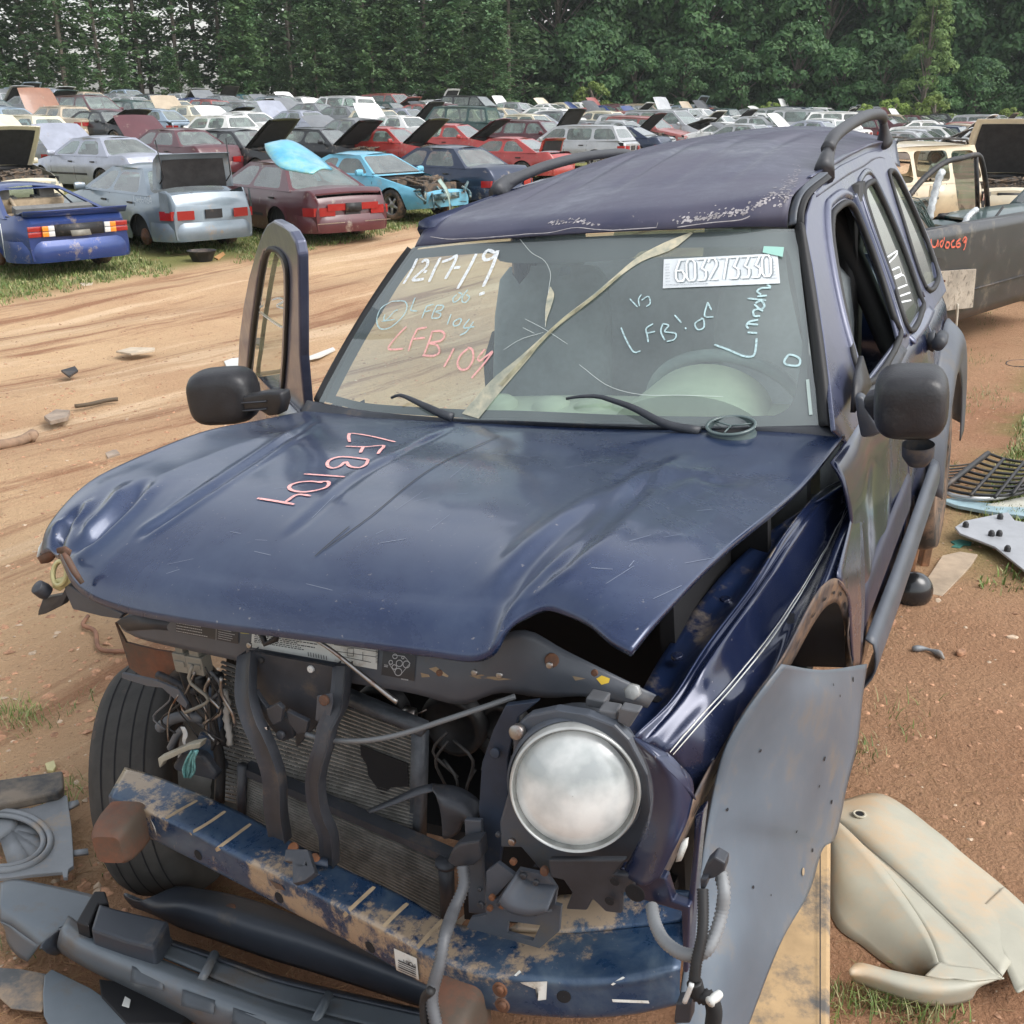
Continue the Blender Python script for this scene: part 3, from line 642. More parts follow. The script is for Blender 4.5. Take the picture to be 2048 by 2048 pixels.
PAINT = {
 'white': (.74, .74, .72), 'cream': (.62, .56, .42), 'silver': (.42, .43, .44), 'grey': (.20, .21, .22), 'pale blue': (.30, .38, .46), 'blue grey': (.20, .245, .285), 'maroon': (.085, .018, .024), 'red': (.34, .04, .035), 'faded red': (.30, .08, .07),
 'navy': (.018, .03, .065), 'black': (.016, .017, .019), 'dark green': (.02, .055, .05), 'teal': (.05, .14, .16), 'tan': (.42, .34, .24), 'beige': (.62, .52, .36), 'sky blue': (.12, .38, .52), 'blue': (.022, .05, .19), 'lavender': (.36, .38, .45), 'rusty brown': (.26, .12, .07)}
def paint(c):
    base = PAINT[c]; met = .35 if c in ('silver', 'grey', 'pale blue', 'blue grey', 'lavender', 'navy', 'teal', 'blue') else 0
    return M('paint_' + c.replace(' ', '_'), base, .34, met, coat=.5, var=.12, scale=2.2, dirt=(.30, .25, .20), dirt_amt=.08, dirt_scale=3)
def car(kind, color, x, y, head, label, hood=0, trunk=0, wheels='aaaa', group=None, lift=.02, name=None, hoodc=None, roll=0, skip=(), ztop=None, pitch=0):
    cat = {'van': 'van', 'suv': 'suv', 'wagon': 'station wagon', 'hatch': 'hatchback', 'coupe': 'coupe'}.get(kind, 'car')
    P = PR[kind]; z = gz(x, y) + lift
    o = empty(name or {'van': 'parked_van', 'suv': 'parked_suv', 'wagon': 'parked_wagon'}.get(kind, 'scrap_car'), label, cat, (x, y, z), R(head), group)
    o.rotation_euler = (R(roll), R(pitch), R(head)); pm = paint(color); seen = 0
    for nm, me, mats, mt in proto(kind, hood, trunk):
        if nm in skip: continue
        c = bpy.data.objects.new(nm, me); COL.objects.link(c); c.parent = o
        if mt is not None: c.matrix_local = mt
        for i, q in enumerate(mats):
            if q is None:
                c.material_slots[i].link = 'OBJECT'; c.material_slots[i].material = paint(hoodc) if (nm == 'hood' and hoodc) else pm
    for i, (wx, s) in enumerate(((P['xf'], 1), (P['xf'], -1), (P['xa'], 1), (P['xa'], -1))):
        st = {'a': 'alloy', 's': 'steel', 'd': 'disc'}.get(wheels[i])
        if not st: continue
        if (st) not in WM: WM[st] = wheel_mesh(st, style=st)
        c = bpy.data.objects.new('brake_disc' if st == 'disc' else 'wheel', WM[st]); COL.objects.link(c); c.parent = o; c.location = (wx, s * (P['W'] / 2 - .11), .315 - (0 if st != 'disc' else .04)); c.rotation_euler = (0, random.random(), 0 if s > 0 else math.pi)
    return o
K = 2048 / 1932
PLACED = []
def ground_at(px, py):
    h = hit(px * K, py * K); return h.x, h.y
def carp(px, py, kind, color, head, label, **k):
    """car whose footprint centre is seen at a photo position"""
    x, y = ground_at(px, py); PLACED.append((x, y)); return car(kind, color, x, y, head, label, **k)
random.seed(21)
AW, TO = 143, 325        # noses away from / towards the track
# ---- nearest row, one by one
caddy = carp(288, 452, 'cts', 'blue grey', 134, 'blue-grey sedan with its trunk lid wide open and rear wheel missing', trunk=78, wheels='aada', lift=-.04)
buick = carp(540, 434, 'buick', 'maroon', 131, 'maroon sedan with red taillights beside the open-trunk sedan', wheels='ssds', lift=-.10)
wreck = carp(708, 404, 'coupe', 'sky blue', 322, 'smashed sky-blue coupe with its bare engine and torn nose', hood='x', wheels='saaa', skip=('bumper', 'headlight', 'grille'))
navy_c = carp(832, 378, 'sedan', 'navy', 140, 'dark navy sedan with one orange-red taillight showing', wheels='aada', lift=-.08)
# ---- more cars by position in the photo
L1 = [
 (945, 332, 'coupe', 'red', 152, 'bright red coupe with its trunk lid raised behind the roof rail', dict(trunk=70)),
 (860, 300, 'sedan', 'red', 335, 'red sedan with dark red hood raised', dict(hood=42, hoodc='maroon')),
 (735, 318, 'sedan', 'red', 335, 'red sedan behind the black raised hood', dict(hood=48, hoodc='black')),
 (965, 287, 'sedan', 'silver', 165, 'silver sedan behind the bright red coupe', {}),
 (850, 272, 'suv', 'dark green', 160, 'dark green wagon with a boxy roof behind the red sedans', {}),
 (60, 322, 'sedan', 'grey', AW, 'dark grey sedan with a long pale hood raised', dict(hood=50, hoodc='cream')),
 (195, 352, 'sedan', 'lavender', AW, 'lavender sedan whose wide hood stands open behind the open-trunk sedan', dict(hood=50, hoodc='lavender')),
 (-25, 372, 'sedan', 'cream', 322, 'cream sedan at the left edge with its hood up', dict(hood=58)),
 (330, 330, 'sedan', 'maroon', AW, 'maroon car with its hood propped behind the raised trunk lid', dict(hood=52)),
 (455, 330, 'sedan', 'black', 331, 'black car with a rounded black hood raised behind the maroon sedan', dict(hood=50)),
 (610, 318, 'sedan', 'black', 331, 'black car with its hood raised high behind the sky-blue hood', dict(hood=48)),
 (560, 262, 'sedan', 'lavender', AW, 'pale lavender car with its hood raised, behind the sky-blue hood', dict(hood=55)),
 (415, 283, 'square', 'white', 151, 'white square sedan with a large rear window', {}),
 (455, 272, 'sedan', 'white', AW, 'white car with a broad white hood up, beside the white square sedan', dict(hood=45)),
 (272, 262, 'hatch', 'pale blue', 160, 'pale blue hatchback with a number marked on its door', {}),
 (120, 262, 'square', 'tan', AW, 'tan car under a rust-stained hood', dict(hood=60, hoodc='rusty brown')),
 (205, 268, 'sedan', 'black', 331, 'black car with a flat raised hood beside the rusty hood', dict(hood=35)),
 (8, 262, 'sedan', 'pale blue', AW, 'pale blue sedan at the left edge with its hood raised', dict(hood=55)),
 (30, 290, 'wagon', 'cream', 151, 'cream wagon near the left edge', {}),
 (160, 228, 'sedan', 'white', 151, 'white sedan with a full-width red rear lamp', {}),
 (240, 224, 'sedan', 'silver', 155, 'silver sedan with dented rear beside the white sedan', {}),
 (75, 213, 'coupe', 'white', 165, 'white coupe with its rear hatch standing open', dict(trunk=60)),
 (55, 228, 'hatch', 'grey', 160, 'grey hatchback below the white coupe', {}),
 (505, 222, 'sedan', 'blue grey', 165, 'grey-green sedan seen from its rear quarter at mid left', {}),
 (450, 240, 'sedan', 'grey', 150, 'dark grey sedan with sloping rear glass', {}),
 (415, 250, 'hatch', 'black', 331, 'black car with blue hood raised at mid left', dict(hood=35, hoodc='navy')),
 (355, 252, 'sedan', 'cream', AW, 'cream car with a beige hood upright', dict(hood=60, hoodc='tan')),
 (625, 228, 'coupe', 'faded red', 335, 'faded red coupe with a pale door frame', {}),
 (690, 226, 'sedan', 'maroon', 335, 'dull maroon sedan facing the track', {}),
 (672, 246, 'sedan', 'navy', 335, 'navy car with its black hood folded up', dict(hood=30, hoodc='black')),
 (735, 234, 'wagon', 'dark green', 332, 'dark green wagon standing before the pines', {}),
 (800, 236, 'coupe', 'faded red', 335, 'faded red car without a front bumper', dict(hood='x', skip=('bumper',))),
 (838, 230, 'sedan', 'white', 335, 'white sedan beside the stripped faded red car', {}),
 (893, 228, 'van', 'black', 335, 'black van before the full pines', {}),
 (880, 254, 'sedan', 'cream', AW, 'cream car with its hood up and engine bare', dict(hood=38)),
 (640, 250, 'sedan', 'grey', 151, 'grey car with a dull roof at mid left', {}),
 (1000, 268, 'square', 'cream', 331, 'rusty cream car wreck beside the white rounded sedan', dict(hood='x')),
 (1025, 254, 'sedan', 'white', 167, 'white rounded sedan with a red rear lamp', {}),
 (972, 226, 'coupe', 'white', AW, 'white coupe with its hood upright before the leafy trees', dict(hood=62)),
 (1172, 266, 'square', 'silver', 350, 'long silver-white square sedan with its hood removed', dict(hood=30, hoodc='black')),
 (1240, 258, 'sedan', 'cream', 350, 'cream car with a dark raised hood beside the long square sedan', dict(hood=30, hoodc='black')),
 (1290, 262, 'sedan', 'dark green', 345, 'dark green sedan with a muddy front wheel', dict(wheels='saaa')),
 (1160, 293, 'coupe', 'navy', 155, 'dark low coupe just beyond the blue roof', {}),
 (1075, 312, 'wagon', 'silver', 155, 'grey-white wagon seen over the roof rail', {}),
 (1405, 268, 'sedan', 'silver', 160, 'silver-white sedan with its front door hanging open', dict(wheels='saaa')),
 (1350, 282, 'coupe', 'white', 160, 'white coupe behind the blue roof', {}),
 (1540, 268, 'suv', 'white', 170, 'white suv beyond the roof rail', {}),
 (1480, 262, 'van', 'silver', 165, 'silver van beyond the roof rail', {}),
 (1600, 262, 'hatch', 'teal', 150, 'teal hatchback beyond the roof rail', {}),
 (1470, 231, 'sedan', 'grey', 335, 'grey sedan facing left before the leafy trees', {}),
 (1420, 236, 'sedan', 'grey', 335, 'dark grey saloon with shiny roof', dict(hood='x')),
 (1510, 240, 'sedan', 'white', 335, 'white sedan with a small windshield before the bright shrubs', {}),
 (1560, 238, 'hatch', 'teal', AW, 'teal car with its hood upright', dict(hood=65)),
 (1640, 232, 'sedan', 'faded red', 331, 'faded red sedan before the bright shrubs', {}),
 (1685, 252, 'square', 'tan', 335, 'tan sedan with stripped front at the far right', dict(hood='x')),
 (1735, 238, 'van', 'black', 335, 'black van at the far right', {}),
 (1795, 242, 'sedan', 'silver', 335, 'silver sedan at the far right edge', {}),
 (1725, 272, 'sedan', 'white', 165, 'white sedan just beyond the beige vehicle', {}),
 (1325, 235, 'sedan', 'faded red', AW, 'dull red sedan before the dark trees', dict(hood=60, hoodc='tan')),
 (1150, 228, 'sedan', 'maroon', AW, 'maroon car with its red hood raised before the bright shrub', dict(hood=60, hoodc='faded red')),
 (1225, 228, 'wagon', 'tan', 335, 'tan wagon before the dark trees', {}),
 (1095, 240, 'coupe', 'red', 160, 'small red coupe beside the bright shrub', {}),
 (1120, 236, 'sedan', 'blue', 160, 'blue car with a bonnet propped beside the bright shrub', dict(hood=45)),
]
for px, py, kind, c, hd, lab, kw in L1:
    carp(px, py + 3, kind, c, hd + random.uniform(-3, 3), lab, lift=random.uniform(-.12, -.03), roll=random.uniform(-1, 1), pitch=random.uniform(-1, 1), **kw)
# ---- the remaining rows of the yard, filled along their own lines
fill = []
cols = ['white'] * 5 + ['silver'] * 4 + ['grey'] * 3 + ['cream', 'pale blue', 'blue grey', 'maroon', 'faded red', 'navy', 'silver', 'grey', 'navy', 'black', 'black', 'dark green', 'teal', 'tan', 'beige', 'blue', 'lavender']
kinds = ['sedan'] * 12 + ['coupe', 'hatch', 'wagon', 'van', 'square', 'square', 'coupe', 'coupe']
RN = ['first', 'second', 'third', 'fourth', 'fifth', 'sixth', 'seventh', 'eighth', 'ninth', 'tenth', 'eleventh', 'twelfth', 'thirteenth', 'fourteenth', 'fifteenth', 'sixteenth']
s = 22.0; row = 0
while s > -104:
    n_in_row = 0; t = -10 + random.random() * 2
    while t < 130:
        x, y = N_AX.x * s + E_AX.x * t, N_AX.y * s + E_AX.y * t
        lim = 88 + 22 * sstep(-.1, .3, x / max(y, 1))
        if (40 if s < -20 else 46) < y < lim - 4 and abs(x) < .5 * y and random.random() < .80 and all((x - a) ** 2 + (y - b) ** 2 > 2.4 ** 2 for a, b in PLACED) and len(fill) < 222:
            fill.append((row, x, y)); PLACED.append((x, y)); n_in_row += 1
        t += random.uniform(2.5, 3.1)
    s -= 6.6 if row % 2 else 5.6; row += 1
from collections import defaultdict
byrow = defaultdict(list); USED = set()
for r_, x, y in fill: byrow[r_].append((x / y, x, y))
def nth(i):
    t = ['first', 'second', 'third', 'fourth', 'fifth', 'sixth', 'seventh', 'eighth', 'ninth', 'tenth', 'eleventh', 'twelfth', 'thirteenth', 'fourteenth', 'fifteenth', 'sixteenth', 'seventeenth', 'eighteenth', 'nineteenth', 'twentieth', 'twenty-first', 'twenty-second', 'twenty-third', 'twenty-fourth']
    return t[i] if i < 24 else 'number %d' % (i + 1)
for r_ in sorted(byrow):
    for i, (_, x, y) in enumerate(sorted(byrow[r_])):
        kind = random.choice(kinds); c = random.choice(cols); up = random.random(); hood = 0; hc = None
        if up < .52: hood = random.choice([38, 50, 62]); hc = random.choice([None, None, None, 'black', 'white'])
        elif up < .60: hood = 'x'
        tr = 60 if (hood == 0 and random.random() < .08) else 0
        lab = '%s %s%s, %s from the left in the %s background row' % (c, {'square': 'square sedan', 'hatch': 'hatchback'}.get(kind, kind), ' with hood up' if hood and hood != 'x' else (' with bare engine' if hood == 'x' else (' with trunk open' if tr else '')), nth(i), nth(r_))
        if lab in USED: lab = lab.replace(' from the left', ' counted from the left')
        USED.add(lab)
        car(kind, c, x, y, (TO if r_ % 2 else AW) + random.uniform(-5, 5), lab, hood=hood, trunk=tr, hoodc=hc, group='scrap cars in the far rows', wheels=''.join(random.choice('aaass') for _ in range(4)), lift=random.uniform(-.14, -.02), roll=random.uniform(-1.5, 1.5), pitch=random.uniform(-1.2, 1.2))
print('cars', len(L1) + 4, 'fill', len(fill))
# ================================================================== THE BLUE SUV IN FRONT
PW = (1.24178788, -1.92795161, 1.94928274)
PR_ = ((0.89440856, -0.07926944, -0.44017005), (0.43773508, 0.3570831, 0.82515433), (-0.09176776, 0.93070297, -0.3540772))
CJ = Matrix(((PR_[0][0], PR_[0][1], -PR_[0][2], PW[0]), (PR_[1][0], PR_[1][1], -PR_[1][2], PW[1]), (PR_[2][0], PR_[2][1], -PR_[2][2], PW[2]), (0, 0, 0, 1)))
cp_, sp_ = math.cos(PITCH), math.sin(PITCH)
CW = Matrix(((1, 0, 0, 0), (0, sp_, -cp_, 0), (0, cp_, sp_, CAM_H), (0, 0, 0, 1)))
MJ = CW @ CJ.inverted()          # body frame of the suv: u to its left side, v towards its tail, w up
EYE = Vector(PW)
def jray(px, py):
    a, b = (px - 1024) / F_PX, (1024 - py) / F_PX
    return Vector([PR_[i][0] * a + PR_[i][1] * b + PR_[i][2] for i in range(3)])
def J(px, py, u=None, v=None, w=None, pl=None):
    d = jray(px, py)
    if pl: n, c = Vector(pl[0]), pl[1]
    elif u is not None: n, c = Vector((1, 0, 0)), u
    elif v is not None: n, c = Vector((0, 1, 0)), v
    else: n, c = Vector((0, 0, 1)), w
    return EYE + d * ((c - n.dot(EYE)) / n.dot(d))
def Jl(pts, **k): return [J(*p, **k) for p in pts]
def Ju(pts): return [J(p[0], p[1], u=p[2]) for p in pts]
def Jv(pts): return [J(p[0], p[1], v=p[2]) for p in pts]
def Jw(pts): return [J(p[0], p[1], w=p[2]) for p in pts]
suv = empty('wrecked_suv', 'dark blue suv with a buckled hood and its front end stripped, nearest vehicle', 'suv', mat=MJ)
# ---- materials
def faded(name, c1, c2, fade, rough, lo, hi, scale=1.6, coat=.4, metal=.3, chips=0, cth=.60):
    m = M(name, c1, rough, metal, coat=coat, var=.15, scale=scale, spec=.5); nt = m.node_tree; N, L = nt.nodes, nt.links; b = N['Principled BSDF']
    old = b.inputs['Base Color'].links[0].from_socket; tc = [n for n in N if n.type == 'TEX_COORD'][0]
    n = N.new('ShaderNodeTexNoise'); n.inputs['Scale'].default_value = scale * 1.3; n.inputs['Detail'].default_value = 12; n.inputs['Roughness'].default_value = .72; n.inputs['Distortion'].default_value = .4; L.new(tc.outputs['Object'], n.inputs['Vector'])
    r = N.new('ShaderNodeMapRange'); r.inputs['From Min'].default_value = lo; r.inputs['From Max'].default_value = hi; r.inputs['To Max'].default_value = fade; L.new(n.outputs['Fac'], r.inputs['Value'])
    x = N.new('ShaderNodeMix'); x.data_type = 'RGBA'; x.inputs['B'].default_value = (*c2, 1); L.new(old, x.inputs['A']); L.new(r.outputs[0], x.inputs['Factor']); last = x.outputs['Result']
    rr = N.new('ShaderNodeMapRange'); rr.inputs['From Min'].default_value = lo; rr.inputs['From Max'].default_value = hi; rr.inputs['To Min'].default_value = rough * .7; rr.inputs['To Max'].default_value = min(.8, rough * 1.7); L.new(n.outputs['Fac'], rr.inputs['Value']); L.new(rr.outputs[0], b.inputs['Roughness'])
    if coat: b.inputs['Coat Roughness'].default_value = .12
    # dust specks and fine chips
    v = N.new('ShaderNodeTexNoise'); v.inputs['Scale'].default_value = 95; v.inputs['Detail'].default_value = 3; L.new(tc.outputs['Object'], v.inputs['Vector'])
    q = N.new('ShaderNodeMapRange'); q.inputs['From Min'].default_value = .70; q.inputs['From Max'].default_value = .78; q.inputs['To Max'].default_value = .55; L.new(v.outputs['Fac'], q.inputs['Value'])
    y = N.new('ShaderNodeMix'); y.data_type = 'RGBA'; y.inputs['B'].default_value = (.36, .33, .31, 1); L.new(last, y.inputs['A']); L.new(q.outputs[0], y.inputs['Factor']); last = y.outputs['Result']
    if chips:
        c = N.new('ShaderNodeTexNoise'); c.inputs['Scale'].default_value = chips; c.inputs['Detail'].default_value = 10; c.inputs['Roughness'].default_value = .75; L.new(tc.outputs['Object'], c.inputs['Vector'])
        q = N.new('ShaderNodeMapRange'); q.inputs['From Min'].default_value = cth; q.inputs['From Max'].default_value = cth + .05; L.new(c.outputs['Fac'], q.inputs['Value'])
        y = N.new('ShaderNodeMix'); y.data_type = 'RGBA'; y.inputs['B'].default_value = (.35, .27, .19, 1); L.new(last, y.inputs['A']); L.new(q.outputs[0], y.inputs['Factor']); last = y.outputs['Result']
    L.new(last, b.inputs['Base Color']); return m
j_hood = faded('suv_hood_paint', (.010, .024, .078), (.056, .082, .140), .85, .30, .40, .66, coat=.6, scale=1.1)
j_paint = faded('suv_paint', (.012, .020, .060), (.045, .055, .100), .5, .24, .42, .70, coat=.55)
j_roof = faded('suv_roof_paint', (.028, .030, .066), (.080, .076, .112), .9, .42, .35, .62, coat=.15, metal=.1)
j_side = faded('suv_side_paint', (.050, .060, .115), (.15, .16, .23), .7, .30, .35, .65, coat=.5, metal=.3)
j_beam = faded('suv_beam_paint', (.014, .040, .095), (.10, .14, .18), .8, .35, .4, .7, scale=6, coat=.2, chips=3.2, cth=.535)
j_struct = M('suv_inner_steel', (.030, .045, .075), .55, .2, var=.3, scale=6, dirt=(.12, .10, .08), dirt_amt=.2, dirt_scale=7)
j_grey = M('grey_trim', (.070, .080, .098), .42, var=.2, scale=4, dirt=(.10, .095, .09), dirt_amt=.15, dirt_scale=6)
j_flap = M('grey_flap', (.105, .130, .160), .42, var=.14, scale=2.5, dirt=(.16, .145, .13), dirt_amt=.25, dirt_scale=5, bump=.08, bscale=9)
j_blk = M('dull_black', (.034, .038, .047), .5, var=.3, scale=9, dirt=(.10, .08, .065), dirt_amt=.12, dirt_scale=9)
j_rub = M('black_rubber', (.016, .016, .017), .6, var=.2, scale=20)
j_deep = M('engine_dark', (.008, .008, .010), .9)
j_rustcap = M('rust_cap', (.17, .065, .035), .75, var=.35, scale=9, dirt=(.08, .06, .045), dirt_amt=.7, dirt_scale=7, bump=.15, bscale=30)
j_mud = M('dried_mud', (.33, .25, .16), .9, var=.3, scale=14)
j_steel = M('bare_steel', (.35, .34, .33), .35, .9, var=.2, scale=20, dirt=(.2, .1, .06), dirt_amt=.3, dirt_scale=20)
m_paper = M('label_white', (.62, .63, .60), .5, var=.08, scale=12, dirt=(.4, .36, .3), dirt_amt=.2, dirt_scale=12)
m_ink = M('ink_black', (.02, .02, .025), .6); m_pale = M('print_pale', (.42, .44, .46), .6)
m_markw = M('marker_white', (.72, .76, .78), .7, var=.12, scale=60); m_markp = M('marker_pink', (.80, .40, .38), .7, var=.12, scale=60); m_markb = M('marker_pale_blue', (.42, .58, .60), .7, var=.15, scale=60); m_marko = M('marker_orange', (.70, .14, .08), .7, var=.2, scale=60)
for mk_ in (m_markw, m_markp, m_markb, m_marko):      # wax pencil skips where it drags
    nt = mk_.node_tree; N, L = nt.nodes, nt.links; o_ = [n for n in N if n.type == 'OUTPUT_MATERIAL'][0]; tr_ = N.new('ShaderNodeBsdfTransparent'); ms_ = N.new('ShaderNodeMixShader'); nz_ = N.new('ShaderNodeTexNoise'); nz_.inputs['Scale'].default_value = 130; nz_.inputs['Detail'].default_value = 6; tc_ = N.new('ShaderNodeTexCoord'); L.new(tc_.outputs['Object'], nz_.inputs['Vector'])
    mr2 = N.new('ShaderNodeMapRange'); mr2.inputs['From Min'].default_value = .36; mr2.inputs['From Max'].default_value = .50; mr2.inputs['To Min'].default_value = .62; L.new(nz_.outputs['Fac'], mr2.inputs['Value']); L.new(mr2.outputs[0], ms_.inputs[0]); L.new(tr_.outputs[0], ms_.inputs[1]); L.new(N['Principled BSDF'].outputs[0], ms_.inputs[2]); L.new(ms_.outputs[0], o_.inputs[0])
# ---- ribbons of ink on a surface
def bvh(o):
    m = o.data; return BVHTree.FromPolygons([v.co.copy() for v in m.vertices], [tuple(p.vertices) for p in m.polygons])
def cast(tree, px, py, off=.002):
    d = jray(px, py).normalized(); h, n, i, dd = tree.ray_cast(EYE, d)
    if h is None: return None
    if n.dot(d) > 0: n = -n
    return h + n * off, n
def ribbon(b, pts, wd, n=None, nseg=None):
    """pts: list of (point, normal); flat ribbon of width wd"""
    for i in range(len(pts)): pass
    L_ = []; 
    for i, (p, nn) in enumerate(pts):
        t = pts[min(i + 1, len(pts) - 1)][0] - pts[max(i - 1, 0)][0]
        if t.length < 1e-7: t = nn.orthogonal()
        s = t.normalized().cross(nn).normalized() * wd * .5 * (1 if 0 < i < len(pts) - 1 else .75); L_.append((p - s, p + s))
    b.grid([[a for a, _ in L_], [c for _, c in L_]])
def strokes(name, tree, lines, wd, mat, parent, smooth=True, label=None, off=.002):
    b = B()
    for ln in lines:
        q = cr([(x, y, 0) for x, y in ln], max(4, len(ln) * 4)) if smooth and len(ln) > 2 else [Vector((*ln[0], 0)).lerp(Vector((*ln[-1], 0)), k / 5) for k in range(6)] if len(ln) == 2 else [Vector((*p, 0)) for p in ln]
        pts = [cast(tree, p.x, p.y, off) for p in q]; pts = [p for p in pts if p]
        if len(pts) > 1: ribbon(b, pts, wd)
    return b.obj(name, mat, parent, smooth=False, label=label)
def Z5(pts): return [(350 + x * .3882, 400 + y * .3882) for x, y in pts]      # from the detail views of the photo
def Z6(pts): return [(1000 + x * .3882, 400 + y * .3882) for x, y in pts]
def ZA(pts): return [(x * .3623, 900 + y * .3623) for x, y in pts]
def ZB(pts): return [(600 + x * .4141, 1200 + y * .4141) for x, y in pts]
def ZC(pts): return [(x * .3623, 1450 + y * .3623) for x, y in pts]
def ZD(pts): return [(600 + x * .4141, 1450 + y * .4141) for x, y in pts]
def ZE(pts): return [(1200 + x * .4389, 1450 + y * .4389) for x, y in pts]
def ZF(pts): return [(1200 + x * .4389, 900 + y * .4389) for x, y in pts]
def Z3(pts): return [(1300 + x * .3872, 120 + y * .3872) for x, y in pts]
def Z4(pts): return [(1600 + x * .3624, 400 + y * .3624) for x, y in pts]
# ---------------------------------------------------------------- hood
HL = Ju([(80, 1108, -.74), (97, 1050, -.75), (160, 978, -.76), (240, 930, -.77), (400, 865, -.78), (520, 840, -.775), (610, 822, -.765)])
HR = Ju([(1262, 1302, .715), (1330, 1222, .735), (1450, 1100, .75), (1600, 975, .765), (1690, 872, .79)])
HR[-1] = J(1690, 868, v=.66)
front = [(80, 1108, -.44), (110, 1100, -.47), (150, 1172, -.55), (240, 1215, -.58), (400, 1245, -.60), (640, 1275, -.615), (850, 1302, -.62), (958, 1313, -.615), (1000, 1275, -.60), (1050, 1247, -.575), (1110, 1236, -.56), (1170, 1250, -.57), (1222, 1282, -.60), (1262, 1302, -.65)]
HF = Jv(front); HF[0] = HL[0]; HF[-1] = HR[0]
back = [HL[-1]] + Jv([(740, 832, .60), (900, 842, .565), (1050, 850, .555), (1271, 858, .56), (1450, 860, .585)]) + [HR[-1]]
def coons(F, Bk, L_, R_, nu, nv, fpow=2.2):
    """surface through four edge curves; the detail of the front edge fades quickly"""
    f = cr(F, nu + 1); b = cr(Bk, nu + 1); l = cr(L_, nv + 1); r = cr(R_, nv + 1); f0, f1 = F[0], F[-1]
    sm = cr([F[0], F[2] * .25 + F[3] * .75, F[5], F[-3] * .5 + F[-5] * .5 + Vector((0, -.03, .0)), F[-1]], nu + 1)
    rows = []
    for j in range(nv + 1):
        t = j / nv; row = []
        for i in range(nu + 1):
            s = i / nu; base = sm[i].lerp(b[i], t); dl = l[j] - sm[0].lerp(b[0], t); dr = r[j] - sm[-1].lerp(b[-1], t)
            row.append(base + dl * (1 - s) + dr * s + (f[i] - sm[i]) * (1 - t) ** 5)
        rows.append(row)
    return rows
def bump2(x, c, wd): return math.exp(-((x - c) / wd) ** 2)
rows = coons(HF, back, HL, HR, 210, 110)
for j, row in enumerate(rows):
    t = j / 110
    for i, p in enumerate(row):
        s = i / 210; edge = min(1, 9 * s * (1 - s)) * math.sin(math.pi * min(1, t * 1.02 + .0)) ** .5
        z = .030 * edge * (1 - (2 * s - 1) ** 4)
        cs1, cs2 = .36 + .02 * t, .66 - .02 * t          # the raised centre panel
        c3 = .80 + .055 * t; z += .014 * bump2(s, c3 - .03, .022) * sstep(.0, .25, t) * (1 - sstep(.62, .85, t))   # swelling beside the lamp
        z += .03 * bump2(s, .88, .06) * bump2(t, .12, .18)
        # buckles of the struck corner
        z -= .035 * bump2(s, .055, .02) * bump2(t, .05, .05); z += .006 * noise.noise(Vector((s * 6, t * 5, 1))) * edge
        # rolled front lip
        z -= .009 * (1 - sstep(0, .03, t)) * (sstep(.12, .2, s)) * (1 - sstep(.9, .96, s))
        row[i] = Vector((p.x, p.y - (.0), p.z + z))
# creases and dents follow lines seen on the panel
_v = [p for r_ in rows for p in r_]; _n = len(rows[0]); T0 = BVHTree.FromPolygons(_v, [(j * _n + i, j * _n + i + 1, (j + 1) * _n + i + 1, (j + 1) * _n + i) for j in range(len(rows) - 1) for i in range(_n - 1)])
def crease(px, n, wd, dep, side=0.0, fade=.15):
    q = [cast(T0, p.x, p.y, 0) for p in cr([(x, y, 0) for x, y in px], n)]; q = [c[0] for c in q if c]; m = len(q) - 1
    for r_ in rows:
        for i, p in enumerate(r_):
            bd, bt, bs = 9, 0, 0
            for k in range(0, m):
                a_, e_ = q[k], q[k + 1]
                if abs(p.x - a_.x) > .12 or abs(p.y - a_.y) > .12: continue
                d_ = e_ - a_; L2 = d_.x ** 2 + d_.y ** 2 or 1e-9; t = max(0, min(1, ((p.x - a_.x) * d_.x + (p.y - a_.y) * d_.y) / L2)); dx, dy = p.x - a_.x - d_.x * t, p.y - a_.y - d_.y * t; dd_ = math.hypot(dx, dy)
                if dd_ < bd: bd, bt, bs = dd_, (k + t) / m, (1 if d_.x * dy - d_.y * dx > 0 else -1)
            if bd < .1:
                f = sstep(0, fade, bt) * sstep(0, fade, 1 - bt); p.z += f * (-dep * math.exp(-(bd / wd) ** 2) + dep * .45 * math.exp(-((bd - 2.2 * wd) / wd) ** 2) + side * bs * math.exp(-bd / (wd * 3)) * min(1, bd / wd))
crease([(265, 1080), (330, 1040), (536, 902), (640, 836)], 14, .010, .0085)
crease([(130, 1095), (175, 1080), (204, 1055), (240, 1020), (268, 985), (290, 955)], 14, .016, .020, .006, .2)
crease([(115, 1085), (140, 1058), (150, 1035), (148, 1018)], 8, .012, .018)
crease([(560, 1085), (700, 964), (814, 900), (915, 850)], 16, .010, .0015, .0035)
crease([(1030, 1215), (1056, 1188), (1150, 1108), (1262, 1002), (1332, 900)], 16, .014, .006, -.005)
crease([(985, 1190), (1080, 1090), (1200, 985), (1312, 896)], 14, .014, .0015, .004)
crease([(1395, 1150), (1500, 1060), (1590, 985), (1670, 905)], 14, .016, .003, .003)
crease([(1250, 1000), (1380, 950), (1440, 965), (1560, 930)], 12, .02, .002, .002)
hb = B(); hb.grid(rows)
hood = hb.obj('hood', j_hood, suv, thick=.012, off=-1, label='faded blue hood, buckled at one corner')
HT = bvh(hood)
